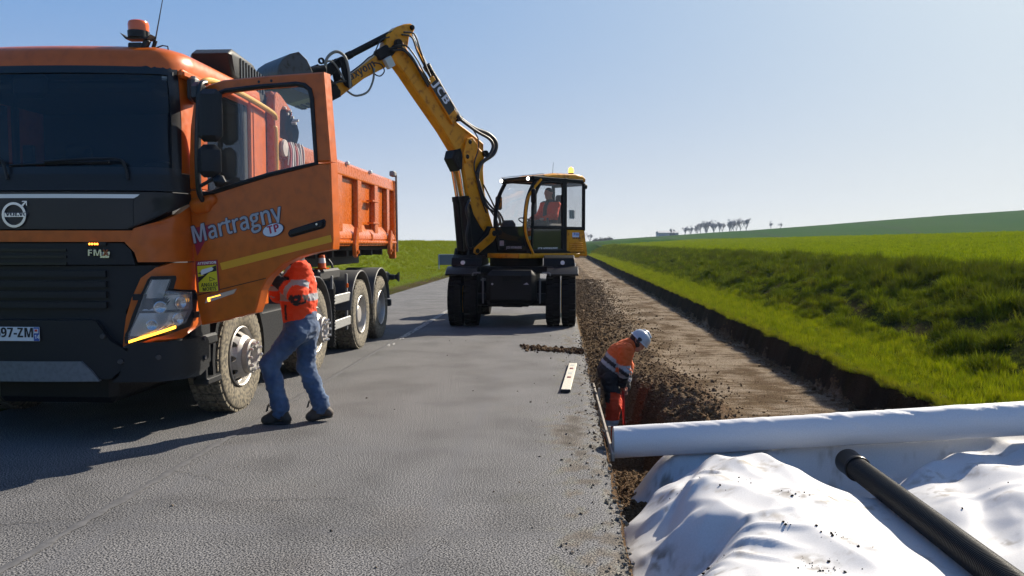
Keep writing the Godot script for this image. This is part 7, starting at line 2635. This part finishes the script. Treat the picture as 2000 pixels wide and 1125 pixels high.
func digger(skinm, cloth, leather, skin, orange2, hi, grey, ink):
	# bent over the pit at the road edge, facing away from the road
	var fl := -0.985
	var at := Vector3(0.67, fl, -10.5)
	var M := thing("person", "person in an orange hi-vis jacket and grey helmet bending over the pit with a spade", "person", at)
	var pelvis := Vector3(-0.02, 0.93, 0.0)
	var hipR := Vector3(-0.02, 0.88, 0.10)     # right side, towards the camera
	var hipL := Vector3(-0.02, 0.88, -0.10)
	var kneeR := Vector3(0.035, 0.50, 0.12)
	var kneeL := Vector3(0.06, 0.50, -0.14)
	var ankR := Vector3(-0.02, 0.10, 0.12)
	var ankL := Vector3(0.0, 0.10, -0.16)
	var chest := Vector3(0.13, 1.17, 0.0)
	var neck := Vector3(0.24, 1.295, 0.0)
	var shR := Vector3(0.185, 1.26, 0.19)
	var shL := Vector3(0.19, 1.26, -0.19)
	var elR := Vector3(0.165, 0.99, 0.22)
	var elL := Vector3(0.24, 0.98, -0.20)
	var wrR := Vector3(0.145, 0.80, 0.13)
	var wrL := Vector3(0.20, 0.72, -0.03)
	var b := cb(180.0)
	b.cur = skin
	body(b, [[pelvis, chest, 0.11, 0.12], [chest, neck, 0.12, 0.06], [chest, shR, 0.09, 0.06], [chest, shL, 0.09, 0.06], [shR, elR, 0.048, 0.04], [elR, wrR, 0.038, 0.028], [shL, elL, 0.048, 0.04], [elL, wrL, 0.038, 0.028], [pelvis, hipR, 0.1, 0.08], [pelvis, hipL, 0.1, 0.08], [hipR, kneeR, 0.07, 0.05], [kneeR, ankR, 0.05, 0.036], [hipL, kneeL, 0.07, 0.05], [kneeL, ankL, 0.05, 0.036], [neck, neck + Vector3(0.06, 0.04, 0), 0.056, 0.056], [ankR, ankR + Vector3(0.1, -0.05, 0), 0.035, 0.03], [ankL, ankL + Vector3(0.1, -0.05, 0), 0.035, 0.03]], 0.014, 0.012)
	var hc := neck + Vector3(0.115, 0.045, 0.01)
	var look := Vector3(0.75, -0.75, 0.25)
	var hup := Vector3(0.72, 0.66, 0.05)
	head(b, skin, hc, look, hup)
	hand(b, wrR, Vector3(0.12, -0.9, -0.35), Vector3(0.6, -0.1, -0.5), 1.35, 1.0, 1.0)
	hand(b, wrL, Vector3(-0.1, -0.85, 0.3), Vector3(-0.6, -0.1, 0.5), 1.35, 1.0, -1.0)
	part(b, "body", skinm, M)
	b = nb(180.0)
	var lk := look.normalized()
	var u := (hup - lk * hup.dot(lk)).normalized()
	body(b, [[hc - lk * 0.05 - u * 0.02, hc - lk * 0.065 + u * 0.03, 0.066, 0.07], [hc - u * 0.06 - lk * 0.02, hc - u * 0.02 + lk * 0.01, 0.062, 0.07]], 0.009, 0.01, 0.003)
	part(b, "hair", mat("hair_black", lin(0.012, 0.010, 0.010), 0.7), M)
	# helmet: shell with brim
	var hx := Transform3D(Basis(lk.cross(u), u, lk.cross(u).cross(u)), hc + u * 0.035 - lk * 0.005)
	b = nb(60.0)
	b.lathe([[0.0, 0.135], [0.05, 0.13], [0.09, 0.105], [0.113, 0.065], [0.122, 0.02], [0.124, 0.0], [0.135, -0.006], [0.134, -0.012], [0.118, -0.008], [0.112, 0.02], [0.10, 0.06], [0.07, 0.10], [0.0, 0.12]], 32, Transform3D(hx.basis.scaled_local(Vector3(0.92, 1.0, 1.12)), hx.origin))
	var hm := part(b, "helmet", mat("helmet_grey", lin(0.36, 0.40, 0.44), 0.22, 0, {"coat": 0.6}), M)
	b = nb(60.0)
	b.tube([hc + u * 0.165 - lk * 0.07, hc + u * 0.182, hc + u * 0.16 + lk * 0.08], [0.012, 0.018, 0.012], 8)
	part(b, "helmet_ridge", mats["helmet_grey"], hm)
	b = nb(60.0)
	var sd := lk.cross(u)
	b.box(hc + u * 0.03 + sd * 0.11, Vector3(0.03, 0.08, 0.06), 0.015, hx.basis)
	b.box(hc + u * 0.03 - sd * 0.11, Vector3(0.03, 0.08, 0.06), 0.015, hx.basis)
	part(b, "ear_strap", mats["black_plastic"], hm)
	# trousers: black above, orange below, pale band at the calf
	b = cb(180.0)
	body(b, [[Vector3(0.0, 1.02, 0.03), pelvis, 0.125, 0.135], [Vector3(0.0, 1.02, -0.03), pelvis, 0.125, 0.135], [pelvis, hipR, 0.12, 0.11], [pelvis, hipL, 0.12, 0.11], [hipR, kneeR, 0.108, 0.088], [kneeR, ankR, 0.088, 0.082], [hipL, kneeL, 0.108, 0.088], [kneeL, ankL, 0.088, 0.082]], 0.012, 0.014, 0.014,
		func(p: Vector3) -> Color:
			var edge := 0.60 - 0.9 * maxf(0.0, p.x - 0.02) + 0.35 * maxf(0.0, -p.x)
			if p.x > -0.02 and p.y < 0.70 - 0.5 * maxf(0.0, p.x - 0.05) and p.y > 0.33: return Color(0.96, 0.072, 0.014)
			if p.y > 0.56: return ink
			if p.y > 0.26 and p.y < 0.33: return Color(0.55, 0.56, 0.58)
			return Color(0.96, 0.072, 0.014))
	part(b, "trousers", cloth, M)
	# jacket
	b = cb(180.0)
	var ax := (neck - pelvis).normalized()
	body(b, [[pelvis + Vector3(0.0, 0.03, 0.035), chest + Vector3(-0.01, 0, 0.04), 0.150, 0.150], [pelvis + Vector3(0.0, 0.03, -0.035), chest + Vector3(-0.01, 0, -0.04), 0.150, 0.150], [chest, neck, 0.14, 0.085], [chest + ax * 0.06, shR - Vector3(0, 0.02, 0.02), 0.10, 0.085], [chest + ax * 0.06, shL - Vector3(0, 0.02, -0.02), 0.10, 0.085], [shR, elR, 0.083, 0.068], [elR, wrR, 0.070, 0.054], [shL, elL, 0.083, 0.068], [elL, wrL, 0.070, 0.054], [neck, neck + Vector3(0.03, 0.015, 0), 0.08, 0.075]], 0.011, 0.016, 0.012,
		func(p: Vector3) -> Color:
			var uR: float = (p - shR).dot(wrR - shR) / (wrR - shR).length_squared()
			var mid: Vector3 = shR.lerp(wrR, clampf(uR, 0, 1))
			var dR := Vector2(p.x - mid.x, p.z - mid.z).length()
			if uR > 0.05 and (dR < 0.12 and p.z > 0.10):
				if uR > 0.86: return ink
				if uR > 0.40 and uR < 0.50: return grey
				if uR > 0.66 and uR < 0.76: return grey
				if uR > 0.76: return ink
				return orange2
			if p.z < -0.12 and p.y < 1.1 and p.x > 0.1: return orange2 if p.y > 0.82 else ink
			var t := (p - pelvis).dot(ax)
			if t < -0.02: return ink
			if t < 0.055: return ink
			if t < 0.105: return grey
			if t < 0.155: return ink
			if t < 0.205: return grey
			return orange2)
	part(b, "jacket", cloth, M)
	for q in [[ankR, 0.12], [ankL, -0.16]]:
		b = cb(180.0)
		boot(b, q[0] + Vector3(0, 0.03, 0), Vector3(0.17, 0, q[1]), Vector3(-0.10, 0, q[1]), Color(0.03, 0.026, 0.022))
		part(b, "boot", leather, M)
	# spade in his hands
	var sp := thing("spade", "spade with a red handle held upright by the bending worker", "spade", at + Vector3(0.155, -0.02, 0.045))
	b = nb()
	b.tube([Vector3(0.02, 0.27, 0.0), Vector3(0.0, 0.86, 0.03)], 0.0165, 10)
	part(b, "shaft", mat("shaft_red", lin(0.42, 0.025, 0.02), 0.5), sp)
	b = nb()
	b.tube([Vector3(-0.06, 0.88, 0.03), Vector3(0.06, 0.88, 0.03)], 0.017, 8)
	b.tube([Vector3(0.0, 0.86, 0.03), Vector3(-0.05, 0.88, 0.03)], 0.011, 6)
	b.tube([Vector3(0.0, 0.86, 0.03), Vector3(0.05, 0.88, 0.03)], 0.011, 6)
	part(b, "grip", mats["shaft_red"], sp)
	b = nb(50.0)
	var f := []
	var k := []
	for i in 7:
		var t := i / 6.0
		var w := 0.095 * (1.0 - 0.35 * pow(t, 4.0))
		var r1 := []
		var r2 := []
		for j in 7:
			var a := (j / 6.0 - 0.5) * 2.0
			r1.append(Vector3(0.03 + 0.02 * (1.0 - a * a), 0.30 - 0.30 * t, w * a))
			r2.append(Vector3(0.027 + 0.02 * (1.0 - a * a), 0.30 - 0.30 * t, w * a))
		f.append(r1)
		k.append(r2)
	b.slab(f, k)
	part(b, "blade", mat("spade_blade", lin(0.16, 0.12, 0.09), 0.6, 0.4), sp)

func operator(skinm, cloth, leather, skin, hi, grey, ink):
	# seated in the excavator cab, facing along the boom
	var q2 := sqrt(0.5)
	var U := Basis(Vector3(-q2, 0, q2), Vector3.UP, Vector3(-q2, 0, -q2))
	var M := thing("person", "person in an orange and dark jacket seated in the excavator cab", "person", Vector3(-0.96, 0, -17.25) + U * Vector3(-0.62, 1.95, -0.41))
	M.basis = U
	var pelvis := Vector3(0.0, 0.10, 0)
	var chest := Vector3(0.0, 0.42, 0)
	var neck := Vector3(0.02, 0.60, 0)
	var b := cb(180.0)
	var joints := [[Vector3(0.0, 0.54, -0.19), Vector3(0.10, 0.30, -0.24), Vector3(0.36, 0.24, -0.20)], [Vector3(0.0, 0.54, 0.19), Vector3(0.10, 0.30, 0.24), Vector3(0.36, 0.24, 0.20)]]
	var bones := [[pelvis, chest, 0.13, 0.13], [chest, neck, 0.12, 0.06], [neck, neck + Vector3(0.01, 0.1, 0), 0.055, 0.055]]
	var legs := []
	for s in [-1, 1]:
		bones.append([pelvis, Vector3(0.45, 0.12, 0.14 * s), 0.1, 0.06])
		bones.append([Vector3(0.45, 0.12, 0.14 * s), Vector3(0.50, -0.32, 0.14 * s), 0.06, 0.04])
	for j in joints:
		bones.append([chest, j[0], 0.09, 0.06])
		bones.append([j[0], j[1], 0.05, 0.042])
		bones.append([j[1], j[2], 0.04, 0.03])
	b.cur = skin
	body(b, bones, 0.016, 0.012)
	head(b, skin, Vector3(0.05, 0.77, 0), Vector3(1, -0.15, -0.1), Vector3.UP)
	hand(b, joints[0][2], Vector3(0.9, -0.1, 0.2), Vector3(0.1, -1, 0.3), 1.0, 1.0, 1.0)
	hand(b, joints[1][2], Vector3(0.9, -0.1, -0.2), Vector3(0.1, -1, -0.3), 1.0, 1.0, -1.0)
	part(b, "body", skinm, M)
	b = nb(180.0)
	body(b, [[Vector3(0.03, 0.83, 0), Vector3(0.05, 0.84, 0), 0.084, 0.08], [Vector3(-0.01, 0.78, 0), Vector3(-0.01, 0.72, 0), 0.06, 0.05]], 0.012, 0.01)
	part(b, "cap", mat("cap_dark", lin(0.02, 0.02, 0.024), 0.8), M)
	b = cb(180.0)
	var jb := [[pelvis + Vector3(0, 0.02, 0), chest, 0.165, 0.16], [chest, neck, 0.145, 0.085]]
	for j in joints:
		jb.append([chest + Vector3(0, 0.08, 0), j[0], 0.10, 0.085])
		jb.append([j[0], j[1], 0.082, 0.068])
		jb.append([j[1], j[2], 0.068, 0.05])
	body(b, jb, 0.014, 0.016, 0.01, func(p: Vector3) -> Color:
		if absf(p.z) < 0.06 and p.y > 0.2: return ink
		if p.y > 0.60: return ink
		if p.y < 0.22 and p.x < 0.2: return ink
		return hi)
	part(b, "jacket", cloth, M)
	b = cb(180.0)
	var tb := []
	for s in [-1, 1]:
		tb.append([pelvis, Vector3(0.45, 0.12, 0.14 * s), 0.12, 0.085])
		tb.append([Vector3(0.45, 0.12, 0.14 * s), Vector3(0.50, -0.30, 0.14 * s), 0.085, 0.075])
	body(b, tb, 0.014, 0.014, 0.01, func(p: Vector3) -> Color:
		if p.y < -0.14 and p.y > -0.22: return grey
		return hi if p.y < 0.03 else ink)
	part(b, "trousers", cloth, M)
	for s in [-1, 1]:
		b = cb(180.0)
		boot(b, Vector3(0.50, -0.34, 0.14 * s), Vector3(0.66, -0.44, 0.14 * s), Vector3(0.42, -0.44, 0.14 * s), ink * 1.6)
		part(b, "boot", leather, M)

# ---------------------------------------------------------------- geotextile, pipe and tools
func roll_axis(x: float) -> Vector3:
	var t := (x - 0.44) / (3.62 - 0.44)
	return Vector3(x, lerpf(0.015, 0.325, t), lerpf(-6.50, -6.22, t))

const ACROSS := [[0.40, -0.36], [0.50, -0.29], [0.62, -0.20], [0.74, -0.10], [0.83, -0.005], [0.92, 0.035], [1.1, 0.05], [1.5, 0.045], [1.75, 0.01], [1.92, -0.06], [2.06, -0.10], [2.36, -0.10], [2.55, -0.04], [2.85, 0.04], [3.4, 0.11], [4.0, 0.16], [4.6, 0.18]]
const SHIFT := [[3.4, -0.22], [3.84, -0.15], [4.10, -0.03], [4.50, 0.17], [4.64, 0.20], [4.82, 0.02], [5.34, 0.02], [5.8, 0.12], [6.2, 0.22]]
const CUT := [[0.42, 5.35], [0.74, 5.88], [1.06, 6.06], [1.5, 5.98], [1.9, 5.62], [2.2, 5.45], [2.4, 5.7], [3.1, 6.2], [3.6, 6.5], [4.6, 6.6]]
# creases: x0, d0, x1, d1, height, width
const CREASE := [[1.06, 6.1, 0.66, 5.0, -0.045, 0.055], [0.90, 5.45, 0.56, 5.30, 0.035, 0.05], [1.05, 4.62, 1.55, 4.80, 0.022, 0.035], [1.02, 4.50, 1.42, 4.46, 0.026, 0.035], [0.97, 4.36, 1.30, 4.22, 0.024, 0.035], [0.92, 4.22, 1.2, 4.02, 0.02, 0.03], [0.86, 5.30, 1.15, 5.48, 0.028, 0.04], [1.13, 5.52, 0.98, 5.70, 0.024, 0.03], [0.85, 4.95, 0.52, 4.80, 0.03, 0.05], [0.95, 4.60, 0.55, 4.40, -0.04, 0.07], [0.80, 4.05, 0.55, 3.95, 0.03, 0.05], [1.62, 5.75, 1.72, 4.60, 0.03, 0.10], [1.30, 5.2, 1.42, 4.3, -0.018, 0.14], [2.75, 5.45, 2.50, 4.55, -0.03, 0.09], [3.05, 6.1, 2.85, 4.6, 0.035, 0.12], [3.3, 6.2, 3.2, 4.8, -0.03, 0.10], [1.75, 3.6, 1.2, 3.75, 0.03, 0.06]]

var folds := []
func make_folds():   # sharp little folds with flat flanks, as in crumpled fleece
	var r := RandomNumberGenerator.new()
	r.seed = 77
	for i in 95:
		var a := r.randfn(0.9, 0.7)
		folds.append([Vector2(r.randf_range(0.45, 4.2), r.randf_range(3.3, 6.1)), Vector2(cos(a), sin(a)), r.randf_range(0.006, 0.024) * (1.0 if r.randf() < 0.75 else -0.8), r.randf_range(0.12, 0.45), r.randf_range(0.04, 0.12), r.randf_range(0.10, 0.30)])

func smooth_x(pts: Array, x: float, w: float) -> float:
	return (at_x(pts, x - w) + at_x(pts, x - w * 0.5) + at_x(pts, x) + at_x(pts, x + w * 0.5) + at_x(pts, x + w)) / 5.0

func sheet_h(x: float, d: float) -> float:
	var wx := x - smooth_x(SHIFT, d, 0.05) * (1.0 - smoothstep(0.95, 1.6, x)) * smoothstep(0.42, 0.7, x) + 0.05 * ns1.get_noise_2d(3.0, d * 1.6) * smoothstep(1.3, 1.8, x)
	var h := smooth_x(ACROSS, wx, 0.05)
	var pipe := smoothstep(0.10, 0.5, absf(x - 2.2))
	h += pipe * (0.035 * ns1.get_noise_2d(x * 1.1 + 7.0, d * 1.0) + 0.006 * ns1.get_noise_2d(x * 2.4, d * 2.0 + x))
	if folds.is_empty():
		make_folds()
	var n1 := ns1.get_noise_2d((x + d * 0.45) * 1.5 + 3.0, (d - x * 0.4) * 0.55)
	var n2 := ns1.get_noise_2d((x - d * 0.6) * 1.3 + 40.0, (d + x * 0.5) * 0.5)
	h += pipe * (0.035 * (0.3 - sqrt(n1 * n1 + 0.0012)) + 0.035 * (0.3 - sqrt(n2 * n2 + 0.0012)))
	var q := Vector2(x, d)
	for c in CREASE:
		var a := Vector2(c[0], c[1])
		var e := Vector2(c[2], c[3]) - a
		var t := (q - a).dot(e) / e.length_squared()
		if t < -0.2 or t > 1.2:
			continue
		var off = (q - a - e * t).length() / c[5]
		if off < 3.0:
			h += c[4] * exp(-off * off) * smoothstep(-0.2, 0.15, t) * (1.0 - smoothstep(0.6, 1.2, t))
	for k in folds:
		var w: Vector2 = q - k[0]
		if absf(w.x) + absf(w.y) > 0.9:
			continue
		var al: float = absf(w.dot(k[1])) / k[3]
		if al >= 1.0:
			continue
		var ac: float = w.x * k[1].y - w.y * k[1].x
		ac = ac / k[4] if ac > 0.0 else -ac / k[5]
		if ac < 1.0:
			h += pipe * k[2] * (1.0 - sqrt(ac * ac + 0.004)) * (1.0 - al * al)
	# behind the humps it dips, then runs up under the roll
	var cut := smooth_x(CUT, x, 0.12)
	var dip := smoothstep(cut, cut + 0.30, d)
	h -= dip * lerpf(0.17, 0.04, smoothstep(2.4, 3.4, x))
	var under := roll_axis(x).y - 0.128
	h = lerpf(h, minf(h, under), smoothstep(6.05, 6.25, d) * (1.0 - smoothstep(6.3, 6.5, d)))
	h = lerpf(h, under, smoothstep(6.25, 6.45, d) * smoothstep(0.5, 1.0, x))
	return h

func make_works():
	var fibre := noise_tex("fibre", 512, 0.08, FastNoiseLite.TYPE_SIMPLEX, 4, [[0.0, 0.92], [1.0, 1.0]], 91)
	var felt := mat("geotextile", Color(1, 1, 1), 0.72, 0, {"vc": 1, "tex": fibre, "scale": 1.5, "bump": fibre, "depth": 0.25, "spec": 0.4, "back": Color(0.5, 0.49, 0.47)})
	# sheet
	var xs := steps([[0.0, 2.9, 0.018], [2.9, 4.2, 0.035]])
	var ds := steps([[2.2, 3.6, 0.05], [3.6, 6.62, 0.018]])
	var top := []
	var low := []
	var cols := []
	for d in ds:
		var r1 := PackedVector3Array()
		var r2 := PackedVector3Array()
		var left := 0.44 + 0.02 * ns2.get_noise_2d(1.0, d * 1.5) + 0.012 * ns2.get_noise_2d(1.0, d * 6.0)
		for q in xs:
			var x := left + q * (4.55 - left) / 4.2
			var y := sheet_h(x, d)
			r1.append(Vector3(x, y, -d))
			r2.append(Vector3(x, y - 0.004, -d))
			var n := ns2.get_noise_2d(x * 2.2, d * 2.2)
			var f := ns2.get_noise_2d(x * 11.0, d * 11.0)
			var c := Color(0.63, 0.635, 0.65)
			# soil trodden and smeared on in patches
			var s := clampf((n - 0.17) * 3.0, 0, 1) * clampf(0.35 + f * 2.2, 0, 1)
			c = c.lerp(Color(0.27, 0.225, 0.175), s * 0.55)
			var s2 := clampf((ns2.get_noise_2d(x * 1.3 + 31, d * 4.0) - 0.30) * 4.0, 0, 1) * clampf(0.3 + f * 3.0, 0, 1)
			c = c.lerp(Color(0.17, 0.14, 0.105), s2 * 0.6)
			for g in [[0.83, 4.31, 0.10], [1.30, 4.0, 0.14], [1.47, 5.04, 0.14], [0.62, 4.75, 0.10], [1.1, 5.62, 0.14], [0.6, 4.1, 0.10], [1.75, 5.2, 0.12], [2.6, 5.5, 0.15]]:
				var k = 1.0 - Vector2(x - g[0], (d - g[1]) * 0.8).length() / g[2]
				if k > 0.0:
					c = c.lerp(Color(0.13, 0.105, 0.08), clampf(k * 1.2, 0, 1) * clampf(0.1 + f * 3.2 + 0.8 * n, 0, 1) * 0.8)
			cols.append(c)
		top.append(r1)
		low.append(r2)
	var b := cb(70.0)
	b.slab(top, low)
	for i in cols.size():
		b.col[i] = cols[i]
		b.col[i + cols.size()] = cols[i]
	var sheet := part(b, "geotextile_sheet", felt)
	tag(sheet, "rumpled white geotextile sheet laid over the soil beside the road", "sheet")
	# roll
	var R := thing("geotextile_roll", "long white roll of geotextile lying across the excavated strip", "roll", roll_axis(0.44))
	b = cb(180.0)
	b.cur = Color(0.63, 0.635, 0.65)
	var rings := []
	var nseg := 420
	for i in nseg + 1:
		var x := lerpf(0.44, 5.5, float(i) / nseg)
		var c := roll_axis(x) - roll_axis(0.44)
		var ring := PackedVector3Array()
		for j in 56:
			var a := TAU * j / 56
			var r := 0.130 + 0.0025 * ns.get_noise_2d(x * 0.8, a * 0.8)
			# short pinched creases along the upper side
			var cre := ns2.get_noise_2d(x * 2.2 + sin(a) * 0.5, 5.0)
			r += 0.016 * maxf(0.0, cre - 0.24) * maxf(0.0, sin(a + 0.4))
			var pin := ns1.get_noise_2d(x * 3.2 + a * 0.6, 2.0 + x * 0.7)
			r -= 0.006 * exp(-pin * pin / 0.004) * maxf(0.0, sin(a)) * smoothstep(-0.1, 0.4, ns1.get_noise_2d(x * 1.1, 8.0))
			r -= 0.020 * maxf(0.0, ns2.get_noise_2d(x * 5.0 + a * 1.2, 9.0) - 0.33) * maxf(0.0, sin(a + 0.2))
			r += 0.004 * exp(-pow((a - 5.4) / 0.05, 2.0))
			ring.append(c + Vector3(0, sin(a) * r, cos(a) * r))
		rings.append(ring)
	b.loft(rings, false)
	b.close()
	part(b, "wound_fabric", mat("wound_geotextile", Color(1, 1, 1), 0.6, 0, {"vc": 1, "tex": fibre, "scale": 1.5, "spec": 0.5}), R)
	for q in [0.44, 5.5]:
		b = nb(40.0)
		var c := roll_axis(q) - roll_axis(0.44)
		var sg := -1.0 if q < 1 else 1.0
		var prof := []
		for k in 9:
			var r := 0.130 - 0.0095 * k
			prof.append([r, 0.004 * (k % 2)])
			prof.append([r - 0.0085, 0.004 * (k % 2)])
		prof.append([0.045, -0.06])
		prof.append([0.0, -0.06])
		prof.append([0.0, -0.08])
		prof.append([0.129, -0.08])
		b.lathe(prof, 40, Transform3D(rot(Vector3.BACK, -90 * sg), c + Vector3(0.0 * sg, 0, 0)))
		part(b, "roll_end", mat("felt_end", lin(0.50, 0.47, 0.42), 0.9), R)
	b = nb(40.0)
	b.lathe([[0.036, -0.25], [0.045, -0.25], [0.045, 0.0], [0.036, 0.0]], 28, Transform3D(rot(Vector3.BACK, 90), Vector3(0.0, 0, 0)), true)
	part(b, "core_tube", mat("cardboard", lin(0.28, 0.19, 0.11), 0.9), R)
	# corrugated drain pipe
	var pz := -6.08
	var P := thing("corrugated_pipe", "black corrugated drain pipe with a coupler resting on the white sheet", "pipe", Vector3(2.2, -0.10 + 0.088, pz))
	var blk := mat("pipe_black", lin(0.008, 0.0085, 0.010), 0.42, 0, {"spec": 0.3})
	var n := 265
	var prof := []
	for i in n:
		var z := 0.10 + i * 0.0145
		prof.append([0.0765, z])
		prof.append([0.083, z + 0.0035])
		prof.append([0.083, z + 0.0085])
		prof.append([0.0765, z + 0.0120])
	prof.append([0.070, 0.10 + n * 0.0145])
	prof.append([0.070, 0.10])
	b = nb(50.0)
	b.lathe(prof, 36, Transform3D(rot(Vector3.RIGHT, 90), Vector3.ZERO), true)
	part(b, "pipe_wall", blk, P)
	b = nb(40.0)
	b.lathe([[0.086, -0.06], [0.095, -0.06], [0.097, -0.045], [0.095, -0.03], [0.093, 0.12], [0.097, 0.13], [0.097, 0.155], [0.093, 0.165], [0.085, 0.165], [0.085, 0.0]], 40, Transform3D(rot(Vector3.RIGHT, 90), Vector3.ZERO), true)
	part(b, "coupler", mat("coupler_black", lin(0.009, 0.0095, 0.011), 0.35, 0, {"spec": 0.3}), P)
	# clods dropped on the sheet
	var cl := []
	for q in [[1.47, 5.04, 16, 0.05], [1.27, 4.47, 10, 0.015], [1.5, 4.39, 10, 0.04], [1.28, 3.99, 26, 0.05], [1.36, 4.0, 16, 0.05], [0.83, 4.31, 24, 0.05], [1.6, 4.25, 6, 0.06], [0.95, 5.5, 12, 0.10], [1.2, 5.3, 8, 0.12], [2.75, 5.4, 4, 0.2]]:
		for k in q[2]:
			var x: float = q[0] + rng.randfn(0, q[3])
			var d: float = q[1] + rng.randfn(0, q[3])
			var s := 0.0018 + 0.009 * pow(rng.randf(), 4.0)
			cl.append([Vector3(x, sheet_h(x, d) + s * 0.4, -d), s])
	var mc: Material = mats["clod"]
	tag(scatter(rock(9), mc, cl, "sheet_crumbs", 0.8, [Color(0.06, 0.042, 0.028), Color(0.035, 0.028, 0.02)]), "dark crumbs of soil on the white sheet", "soil", "", "stuff")
	# a low row of clods dropped on the asphalt behind the excavator
	cl = []
	for i in 520:
		var t := rng.randf()
		var x := lerpf(-0.62, 0.34, pow(t, 0.75))
		var d := lerpf(12.5, 12.0, t) + rng.randfn(0, 0.13)
		var s := 0.008 + 0.034 * pow(rng.randf(), 3.0)
		cl.append([Vector3(x, s * 0.35 + 0.02 * rng.randf() * t, -d), s])
	tag(scatter(rock(10), mc, cl, "spilled_soil", 0.75, [Color(0.115, 0.072, 0.042), Color(0.075, 0.05, 0.03), Color(0.15, 0.10, 0.06)]), "row of brown clods spilled on the asphalt behind the excavator", "soil", "", "stuff")
	# spirit level on the asphalt
	var a := Vector3(0.06, 0, -8.74)
	var e := Vector3(0.175, 0, -10.74)
	var L := thing("spirit_level", "long cream straightedge level with red vials lying on the asphalt", "spirit level", (a + e) / 2, atan2(-(e.x - a.x), -(e.z - a.z)))
	b = nb()
	b.box(Vector3(0, 0.022, 0), Vector3(0.105, 0.028, 2.0), 0.004)
	part(b, "bar", mat("level_cream", lin(0.60, 0.57, 0.47), 0.55, 0, {"detail": nz["grime"], "dscale": 2.0}), L)
	for z in [-0.5, 0.18]:
		b = nb()
		b.box(Vector3(0.0, 0.037, z), Vector3(0.045, 0.006, 0.085), 0.002)
		part(b, "vial", mat("vial_red", lin(0.20, 0.012, 0.015), 0.3), L)
	b = nb()
	b.box(Vector3(0.0, 0.0365, -0.14), Vector3(0.05, 0.002, 0.14))
	b.box(Vector3(0.0, 0.0365, -0.78), Vector3(0.05, 0.002, 0.10))
	part(b, "print", mat("level_print", lin(0.42, 0.43, 0.40), 0.5), L)
	for z in [-1.0, 1.0]:
		b = nb()
		b.box(Vector3(0, 0.022, z), Vector3(0.11, 0.032, 0.03), 0.004)
		part(b, "end_cap", mats["black_plastic"], L)
	# timber lath along the road edge
	var W := thing("timber_lath", "pale timber lath lying along the broken road edge", "lath", Vector3(0.415, -0.05, -8.0))
	b = nb()
	b.box(Vector3(0, -0.02, 0), Vector3(0.022, 0.06, 3.5), 0.004, rot(Vector3.UP, 0.2) * rot(Vector3.RIGHT, -0.8))
	part(b, "board", mat("lath_wood", lin(0.27, 0.235, 0.19), 0.8, 0, {"detail": nz["grime"], "dscale": 1.0}), W)
	for z in [-1.0, 0.9]:
		b = nb()
		b.box(Vector3(0.028, -0.15, z), Vector3(0.025, 0.42, 0.03), 0.003)
		part(b, "peg", mats["lath_wood"], W)
	# traffic cone carried on the truck
	var C := thing("traffic_cone", "small orange and white traffic cone carried on the truck chassis", "cone", Vector3(-3.24, 1.302, -10.62))
	b = nb(40.0)
	b.box(Vector3(0, 0.01, 0), Vector3(0.16, 0.02, 0.16), 0.005)
	part(b, "base", mats["amber_plastic"], C)
	b = nb(40.0)
	b.lathe([[0.058, 0.02], [0.05, 0.085], [0.0, 0.085], [0.0, 0.02]], 20, Transform3D.IDENTITY)
	part(b, "lower_cone", mat("cone_orange", lin(0.62, 0.12, 0.02), 0.5), C)
	b = nb(40.0)
	b.lathe([[0.051, 0.086], [0.043, 0.155], [0.0, 0.155], [0.0, 0.086]], 20, Transform3D.IDENTITY)
	part(b, "white_band", mats["white_paint"], C)
	b = nb(40.0)
	b.lathe([[0.044, 0.156], [0.036, 0.195], [0.0, 0.197], [0.0, 0.156]], 20, Transform3D.IDENTITY)
	part(b, "cone_tip", mats["cone_orange"], C)
